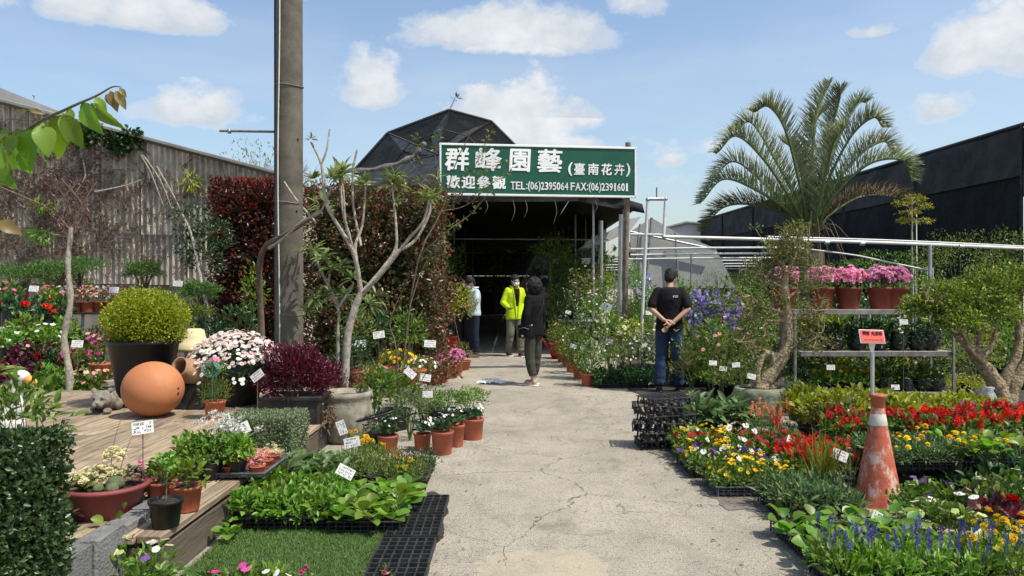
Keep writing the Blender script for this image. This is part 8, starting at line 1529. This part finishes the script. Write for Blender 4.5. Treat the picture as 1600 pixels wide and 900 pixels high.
def person(label, loc, yaw, height, J, top, bottom, shoe, sleeve='short', hair='short', mask=False, head_turn=(0, 0), top_hem=.80, hem_r=None, extra=None, leg_r=(.095, .08, .068), cuff=.09, group=None, arm_d=None, hands=True, torso=1.0, collar=None):
    D = dict(hipL=(.09, 0, .90), hipR=(-.09, 0, .90), knL=(.1, -.015, .48), knR=(-.1, -.015, .48), anL=(.1, .02, .075), anR=(-.1, .02, .075), shL=(.178, .005, 1.385), shR=(-.178, .005, 1.385), elL=(.225, .03, 1.11), elR=(-.225, .03, 1.11), wrL=(.225, -.04, .87), wrR=(-.225, -.04, .87), neck=(0, .01, 1.43), head=(0, -.01, 1.585), pel=(0, 0, .93), ch=(0, 0, 1.25), hdL=(0, -.1, -1), hdR=(0, -.1, -1), nmL=(-1, 0, 0), nmR=(1, 0, 0))
    D.update(J); s = height / 1.70; A = {k: np.array(v, float) for k, v in D.items()}
    t = tag(empty('person', loc, yaw, s), label, 'person', group)
    pel, ch, nk, hd = A['pel'], A['ch'], A['neck'], A['head']; Rh = np.array(Euler((head_turn[0], 0, head_turn[1])).to_matrix())
    def H_(v): return hd + Rh @ np.array(v, float)
    # skin: one continuous surface
    q = MB(); loft(q, [(pel + np.array([0, 0, -.09]), .13, .09), (pel, .14, .1), ((pel + ch) / 2, .115, .08), (ch, .14, .09), (ch + np.array([0, 0, .11]), .14, .075), (nk + np.array([0, 0, -.02]), .07, .06)])
    limb(q, [nk + np.array([0, .005, -.05]), nk + (hd - nk) * .6], [.056, .05])
    ball(q, hd, .1, 20, 14, sc=(.78, .95, 1.14)); ball(q, H_((0, -.03, -.06)), .062, 14, 9, sc=(.9, 1, .9)); ball(q, H_((0, -.105, -.012)), .015, 8, 6, sc=(.9, 1, 1.5)); ball(q, H_((0, -.088, -.055)), .022, 8, 6, sc=(1.2, .6, .5))
    for sd_ in (-1, 1): ball(q, H_((sd_ * .08, .012, -.01)), .024, 8, 6, sc=(.45, .8, 1.2)); ball(q, H_((sd_ * .035, -.083, .018)), .02, 8, 6, sc=(1, .5, .5))
    for S in 'LR':
        limb(q, [A['sh' + S] * np.array([.9, 1, 1]), A['el' + S]], [.045, .038]); limb(q, [A['el' + S], (A['el' + S] * .6 + A['wr' + S] * .4), A['wr' + S]], [.037, .036, .026]); hand(q, A['wr' + S], A['hd' + S], A['nm' + S], .45, 1.0, 1 if S == 'L' else -1)
        limb(q, [A['hip' + S], A['kn' + S]], [.075, .05]); limb(q, [A['kn' + S], A['kn' + S] * .65 + A['an' + S] * .35 + np.array([0, .012, 0]), A['an' + S]], [.05, .048, .034]); limb(q, [A['an' + S] + np.array([0, .02, -.03]), A['an' + S] + np.array([0, -.12, -.045])], [.034, .026])
    bd = obj('body', remesh(q, .0085, M_skin, 'body', 2), t)
    for sd_ in (-1, 1):
        q = MB(); ball(q, H_((sd_ * .034, -.0935, .016)), .0085, 8, 6, sc=(1.5, .6, .8)); obj('eye', q.mesh('eye', M_eye), t)
    # trousers
    q = MB(); loft(q, [(pel + np.array([0, 0, -.12]), .15, .105), (pel + np.array([0, 0, -.03]), .172, .122), (pel + np.array([0, 0, .06]), .155, .112), (pel + np.array([0, 0, .1]), .148, .108)])
    for S in 'LR': limb(q, [A['hip' + S] + np.array([0, 0, -.02]), A['kn' + S]], [leg_r[0], leg_r[1]]); tube(q, curve([A['kn' + S] + np.array([0, 0, .04]), A['kn' + S] * .5 + A['an' + S] * .5, A['an' + S] + np.array([0, 0, cuff - .05])], 10), np.linspace(leg_r[1], leg_r[2], 10) * (1 + .05 * np.sin(np.arange(10) * 2.5)), 12)
    obj('trousers', remesh(q, .011, bottom, 'trousers', 2), t)
    # top
    q = MB(); k = torso; hr = hem_r or .165; hz = top_hem - .93
    loft(q, [(pel + np.array([0, 0, hz]), hr * 1.06 * k, .128 * k), (pel + np.array([0, 0, hz + .05]), hr * 1.08 * k, .132 * k), (pel + np.array([0, 0, .08]), .163 * k, .122 * k), ((pel + ch) / 2 + np.array([0, 0, .03]), .158 * k, .118 * k), (ch, .182 * k, .128 * k), (ch + np.array([0, 0, .09]), .19 * k, .115 * k), (ch + np.array([0, 0, .15]), .155 * k, .095 * k), (nk + np.array([0, 0, .0]), .075, .068)])
    for S in 'LR':
        e, w_ = A['el' + S], A['wr' + S]; sh_ = A['sh' + S]
        if sleeve == 'short': limb(q, [sh_ * np.array([.85, 1, .99]), sh_ + (e - sh_) * .5, sh_ + (e - sh_) * .78], [.064, .062, .064])
        elif sleeve == 'half': limb(q, [sh_ * np.array([.85, 1, .99]), e], [.072, .06]); limb(q, [e, e + (w_ - e) * .5], [.06, .058])
        else: limb(q, [sh_ * np.array([.85, 1, .99]), e], [.075, .062]); limb(q, [e, e + (w_ - e) * .5, e + (w_ - e) * .93], [.062, .056, .046])
    tp = obj('top', remesh(q, .011, top, 'top', 2), t)
    # shoes
    for S in 'LR':
        q = MB(); a = A['an' + S]; ball(q, (a[0], a[1] - .06, .035), .05, 14, 8, sc=(.92, 2.55, .85)); ball(q, (a[0], a[1] + .02, .055), .046, 12, 8, sc=(.9, 1.1, 1.05)); box(q, (a[0], a[1] - .05, .009), (.082, .225, .018)); obj('shoe', remesh(q, .007, shoe[0], 'shoe', 2), t)
        if len(shoe) > 1: q = MB(); bbox(q, (a[0], a[1] - .055, .012), (.096, .26, .022), .009); obj('sole', q.mesh('sole', shoe[1]), t)
    # hair
    q = MB()
    if hair == 'short':
        ball(q, H_((0, .018, .032)), .103, 20, 12, sc=(.86, .98, 1.0)); ball(q, H_((0, .05, -.03)), .075, 14, 9, sc=(.95, .8, 1)); 
        for i in range(60):
            d_ = unit(rng.normal(size=3) + np.array([0, .35, .9])); ball(q, H_(np.array([0, .018, .032]) + d_ * np.array([.086, .098, .1])), .016, 6, 4)
    else:
        for i in range(170):
            d_ = unit(rng.normal(size=3) + np.array([0, .55, .15])); 
            if d_[1] < -.55 and d_[2] < .55: continue
            ball(q, H_(np.array([0, .025, -.005]) + d_ * np.array([.112, .112, .135])), .03, 7, 5)
        ball(q, H_((0, .02, .02)), .105, 16, 10, sc=(.95, 1, 1.05)); ball(q, H_((0, .07, -.07)), .075, 12, 8)
    obj('hair', remesh(q, .0085, M_hair, 'hair', 1), t)
    if mask:
        q = MB(); ball(q, H_((0, -.062, -.05)), .062, 16, 10, sc=(1.0, .92, .82)); obj('face_mask', q.mesh('face_mask', M_mask), t)
        for sd_ in (-1, 1): q = MB(); tube(q, curve([H_((sd_ * .05, -.085, -.03)), H_((sd_ * .078, -.04, -.01)), H_((sd_ * .086, .01, .01))], 8), .0025, 5); obj('mask_loop', q.mesh('mask_loop', M_mask), t)
    if extra: extra(t, A, tp)
    return t

def bag_on(t, A, tp):
    q = MB(); bbox(q, (.215, -.01, .86), (.1, .24, .22), .03, seg=3, rot=(0, .1, 0)); bg = obj('shoulder_bag', remesh(q, .008, cloth('bag_nylon', (.01, .01, .011), .4, .4), 'shoulder_bag', 2), t)
    q = MB(); bbox(q, (.272, -.01, .82), (.03, .19, .11), .012, seg=2); obj('front_pocket', q.mesh('front_pocket', MATS['bag_nylon']), bg); q = MB(); tube(q, curve([(.27, -.1, .9), (.285, 0, .925), (.27, .09, .9)], 8), .004, 5); obj('zip', q.mesh('zip', M_galv), bg)
    q = MB(); P = curve([(.2, .10, .95), (.12, .145, 1.08), (.02, .15, 1.2), (-.075, .125, 1.34), (-.1, .03, 1.425), (-.07, -.07, 1.38), (.02, -.15, 1.25), (.12, -.145, 1.08), (.2, -.1, .95)], 40); tube(q, P, .013, 6, sq=.45); obj('strap', q.mesh('strap', MATS['bag_nylon']), bg)
    q = MB(); ball(q, (.21, .1, .96), .016, 8, 6); obj('buckle', q.mesh('buckle', M_galv), bg)
    q = MB(); box(q, (.289, -.02, .80), (.002, .05, .012)); box(q, (.289, -.02, .782), (.002, .035, .01)); obj('bag_logo', q.mesh('bag_logo', M_white), bg)
person('woman in loose black top and olive trousers with black shoulder bag, seen from behind', (gx(834, 11.45), 11.45, 0), R(-125), 1.60, dict(elL=(.235, .02, 1.12), wrL=(.24, -.03, .87), head=(0, -.025, 1.575), knL=(.095, -.02, .48), anL=(.09, .05, .075), anR=(-.09, -.05, .075)), cloth('black_knit', (.005, .005, .0056), .35), cloth('olive_trousers', (.055, .058, .042)), (mat('beige_shoe', (.45, .36, .28), .6), M_white), sleeve='half', hair='curly', head_turn=(R(-14), R(10)), top_hem=.79, hem_r=.175, extra=bag_on, leg_r=(.1, .085, .062), cuff=.14, torso=1.1)
def jacket(t, A, tp):
    q = MB(); loft(q, [(np.array([0, -.112, .98]), .03, .012), (np.array([0, -.128, 1.15]), .05, .014), (np.array([0, -.13, 1.3]), .062, .014), (np.array([0, -.085, 1.42]), .07, .02)]); obj('black_shirt', remesh(q, .008, cloth('black_knit', (.005, .005, .0056)), 'black_shirt', 1), t)
    for sd_ in (-1, 1):
        q = MB(); tube(q, curve([(sd_ * .02, -.155, .80), (sd_ * .03, -.142, 1.0), (sd_ * .055, -.14, 1.2), (sd_ * .075, -.11, 1.38), (sd_ * .07, -.02, 1.47)], 14), .012, 6); obj('jacket_edge', q.mesh('jacket_edge', MATS['neon_jacket']), t)
        q = MB(); tube(q, curve([(sd_ * .07, -.06, 1.43), (sd_ * .085, .02, 1.46), (sd_ * .04, .08, 1.47), (0, .095, 1.47)], 10), .022, 8); obj('collar', q.mesh('collar', MATS['neon_jacket']), t)
    q = MB(); bbox(q, (-.2, -.2, 1.03), (.065, .012, .13), .004, rot=(R(-50), 0, 0)); obj('phone', q.mesh('phone', M_blk), t)
person('man in neon yellow jacket, khaki trousers and face mask facing the woman', (gx(804, 16.3), 16.3, 0), R(22), 1.72, dict(elR=(-.255, .02, 1.13), wrR=(-.2, -.17, 1.02), hdR=(.2, -1, -.1), nmR=(0, .2, 1), elL=(.25, .03, 1.12), wrL=(.23, -.1, .9), knL=(.1, -.09, .49), anL=(.1, -.08, .075), anR=(-.1, .1, .09), head=(0, -.03, 1.58)), cloth('neon_jacket', (.52, .70, .015), .1, .55), cloth('khaki_trousers', (.17, .17, .12)), (mat('dark_sneaker', (.03, .03, .035), .6), M_white), sleeve='long', mask=True, head_turn=(R(12), R(8)), top_hem=.78, extra=jacket, torso=1.1, leg_r=(.098, .088, .08))
def tee(t, A, tp):
    q = MB()
    for k in range(3): box(q, (-.09, .141, 1.315 - .011 * k), (.05 - .006 * k, .003, .006))
    box(q, (-.055, .142, 1.304), (.014, .003, .026)); obj('shirt_logo', q.mesh('shirt_logo', M_white), t)
    q = MB(); tube(q, curve([(-.13, .118, .86), (-.085, .14, .845), (-.05, .138, .87)], 8), .004, 5); tube(q, curve([(-.11, .125, .845), (-.085, .138, .83), (-.06, .138, .848)], 8), .004, 5); obj('pocket_stitching', q.mesh('pocket_stitching', mat('gold_thread', (.32, .26, .12), .7)), t)
person('man in black T-shirt and blue jeans seen from behind with hands clasped behind him', (gx(1046, 10.7), 10.7, 0), R(168), 1.74, dict(elL=(.245, .09, 1.13), elR=(-.25, .07, 1.13), wrL=(.07, .165, .985), wrR=(-.02, .185, .93), hdL=(-1, .1, -.15), hdR=(.75, .1, -.65), nmL=(0, -.5, -1), nmR=(0, 1, -.3), head=(-.02, -.07, 1.55), knL=(.105, -.03, .48), anL=(.135, .03, .075), knR=(-.11, -.02, .48), anR=(-.12, -.1, .075)), cloth('black_cotton', (.0075, .0075, .0085), .3), cloth('dark_denim', (.022, .042, .085), .4), (mat('black_shoe', (.02, .02, .022), .5),), sleeve='short', head_turn=(R(34), R(-18)), top_hem=.83, extra=tee, torso=1.06, leg_r=(.1, .085, .08), cuff=.065)
def polo(t, A, tp):
    q = MB(); tube(q, curve([(.06, -.06, 1.43), (.08, .02, 1.455), (.0, .085, 1.46), (-.08, .02, 1.455), (-.06, -.06, 1.43)], 16), .018, 8); obj('collar', q.mesh('collar', MATS['pale_blue_cotton']), t)
person('man in pale blue polo shirt and navy trousers bowing his head at the entrance', (gx(741, 16.1), 16.1, 0), R(-70), 1.70, dict(head=(0, -.09, 1.55), elL=(.235, -.03, 1.12), wrL=(.17, -.24, 1.06), hdL=(-.3, -1, 0), nmL=(0, 0, 1), elR=(-.235, -.03, 1.12), wrR=(-.15, -.25, 1.08), hdR=(.3, -1, 0), nmR=(0, 0, 1)), cloth('pale_blue_cotton', (.5, .62, .7), .1), cloth('navy_trousers', (.014, .018, .035)), (mat('brown_shoe', (.12, .07, .045), .6),), sleeve='short', mask=True, head_turn=(R(32), 0), top_hem=.87, extra=polo, torso=1.05)
person('person in black with white face mask standing in the dark behind the polo man', (gx(722, 17.8), 17.8, 0), R(35), 1.72, dict(head=(0, -.04, 1.57)), cloth('black_cotton', (.0075, .0075, .0085)), cloth('charcoal_trousers', (.02, .02, .022)), (mat('black_shoe', (.02, .02, .022), .5),), sleeve='half', mask=True, head_turn=(R(14), 0))
person('person in brown-grey shirt seen from behind, half hidden behind the woman', (gx(851, 18.8), 18.8, 0), R(175), 1.68, {}, cloth('taupe_shirt', (.2, .18, .155)), cloth('charcoal_trousers', (.02, .02, .022)), (mat('black_shoe', (.02, .02, .022), .5),), sleeve='short')
# ================================================================== nursery stock filling the ground under the pipes, far trees
blob_sheet('ground_nursery_bed', [(1.9, 9.0), (4, 8.6), (8, 8.6), (10.5, 12), (9.5, 30), (5, 36), (2.9, 34), (2.2, 16.5), (1.6, 12.8)], .005, mat('dark_nursery_soil', (.05, .042, .032), .95, var=.5, scale=6, bump=.8), .1)
STOCK = []
for k, (m_, f) in enumerate((('mid', None), ('fresh', None), ('olive', 'white'), ('dark', None), ('mid', 'salmon'), ('yellowg', None))):
    q = MB(); foliage(q, 420, (.34, .34, .42), (0, 0, .58), .075, .038, T_M, 0, .3, -.8, .5, .3)
    for i in range(6): tube(q, curve([(0, 0, 0), (rng.normal(0, .06), rng.normal(0, .06), .3), (rng.normal(0, .2), rng.normal(0, .2), .8)], 6), .008, 5, 1)
    STOCK.append([('foliage', q.mesh('foliage', [G[m_], M_bark])), ('pot', pot_mesh(.15, .2, .8, M_blk))] + ([('flower', flowers_mesh(U_vinca, 24, .34, .42, .4, .05, [f, 'centre'], zmin=-.2))] if f else []))
rows = [(9.9, 2.7, 5.0), (10.9, 2.6, 7.4), (11.9, 2.4, 8.0), (12.9, 2.5, 8.6), (14.2, 2.6, 9.0), (15.6, 2.7, 9.2), (17.5, 2.8, 9.2), (20, 3.0, 9.4), (23, 3.2, 9.6), (27, 3.2, 9.6), (31, 3.2, 9.4)]
for r_i, (y, xa, xb) in enumerate(rows):
    x = xa; cnt = 0
    while x < xb:
        s = rng.uniform(.75, 1.15) * (1.0 if y < 14 else 1.25)
        spawn(STOCK[int(rng.integers(0, 6))], 'nursery_shrub', 'leafy nursery shrub under the white pipes, %s row back, %s from the path' % ((ORD + ['ninth', 'tenth', 'eleventh'])[r_i], (ORD + 'ninth tenth eleventh twelfth thirteenth fourteenth'.split())[min(cnt, 13)]), 'shrub', (x + rng.normal(0, .12), y + rng.normal(0, .15), .006), None, s, 'crowded nursery shrubs under the pipes'); cnt += 1; x += rng.uniform(.62, .85) * (1 if y < 14 else 1.3)
for k, (px, d, w_, h_) in enumerate(((925, 46, 90, 40), (1000, 50, 110, 44), (1080, 52, 110, 36), (880, 48, 70, 36))):
    shrub(px, 425, d, w_, h_ + 40, 'dark', 'distant dark tree beyond the nursery, %s' % ('left of the sign post', 'behind the pale net house', 'behind the cream warehouse', 'at the end of the greenhouse')[k], .35, .2, T_S, 900, name='distant_tree', cat='tree', trunk=.15)

for k, (px, py, d, w_, h_, m_) in enumerate(((775, 440, 24, 44, 70, 'mid'), (835, 470, 26, 60, 50, 'dark'), (700, 470, 18.5, 40, 90, 'dark'), (815, 420, 38, 130, 60, 'dark'), (775, 400, 40, 110, 40, 'olive'), (885, 420, 20.5, 60, 90, 'fresh'), (705, 420, 19, 44, 80, 'mid'), (872, 480, 17.6, 44, 70, 'mid'), (860, 395, 18.2, 60, 50, 'mid'))):
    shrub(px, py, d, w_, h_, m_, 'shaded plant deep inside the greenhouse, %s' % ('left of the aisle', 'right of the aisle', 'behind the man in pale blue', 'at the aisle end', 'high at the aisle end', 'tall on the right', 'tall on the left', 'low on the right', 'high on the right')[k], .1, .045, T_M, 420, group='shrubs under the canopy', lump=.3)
# fallen leaves, crumbs of soil and petals along the edges of the path
q = MB(); n = 420; s_ = rng.random(n) < .5; y = rng.uniform(3.8, 13, n); e = np.abs(rng.normal(0, .22, n)); xl = np.interp(y, [3.8, 5.2, 6.5, 7.5, 9, 13], [-.5, -.42, -.55, -.45, -.9, -1.1]); xr = np.interp(y, [3.8, 5.2, 5.3, 7, 10, 13], [1.5, 1.5, 1.4, 1.2, 1.2, 1.0])
x = np.where(s_, xl + e, xr - e); m_ = rng.random(n) < .12; x[m_] = rng.uniform(-.4, 1.2, m_.sum())
P = np.stack([x, y, np.full(n, .008)], 1); a = rng.random(n) * 6.28; leaves(q, P, np.stack([np.cos(a), np.sin(a), rng.normal(.05, .12, n)], 1), np.stack([rng.normal(0, .3, n), rng.normal(0, .3, n), np.ones(n)], 1), rng.uniform(.008, .032, n), rng.uniform(.006, .016, n), T_S, 0)
tag(obj('leaf_litter', q.mesh('leaf_litter', leafmat('litter', [(.03, .022, .014), (.09, .06, .03), (.2, .15, .07), (.12, .14, .04), (.4, .3, .2)], .8, .1))), 'scattered fallen leaves and crumbs of soil along the path edges', 'litter', kind='stuff')
for k, (p0_, p1_) in enumerate(((pt(-60, 180, 18), pt(75, 218, 18)), (pt(-60, 236, 17.5), pt(80, 222, 17.5)))):
    q = MB(); a_, b_ = np.array(p0_), np.array(p1_); tube(q, curve([a_, (a_ + b_) / 2 - np.array([0, 0, .03]), b_], 8), .012, 5); tag(obj('overhead_wire', q.mesh('overhead_wire', M_blk)), 'thin dark overhead wire before the grey hall roof, %s of two' % ('upper', 'lower')[k], 'wire')
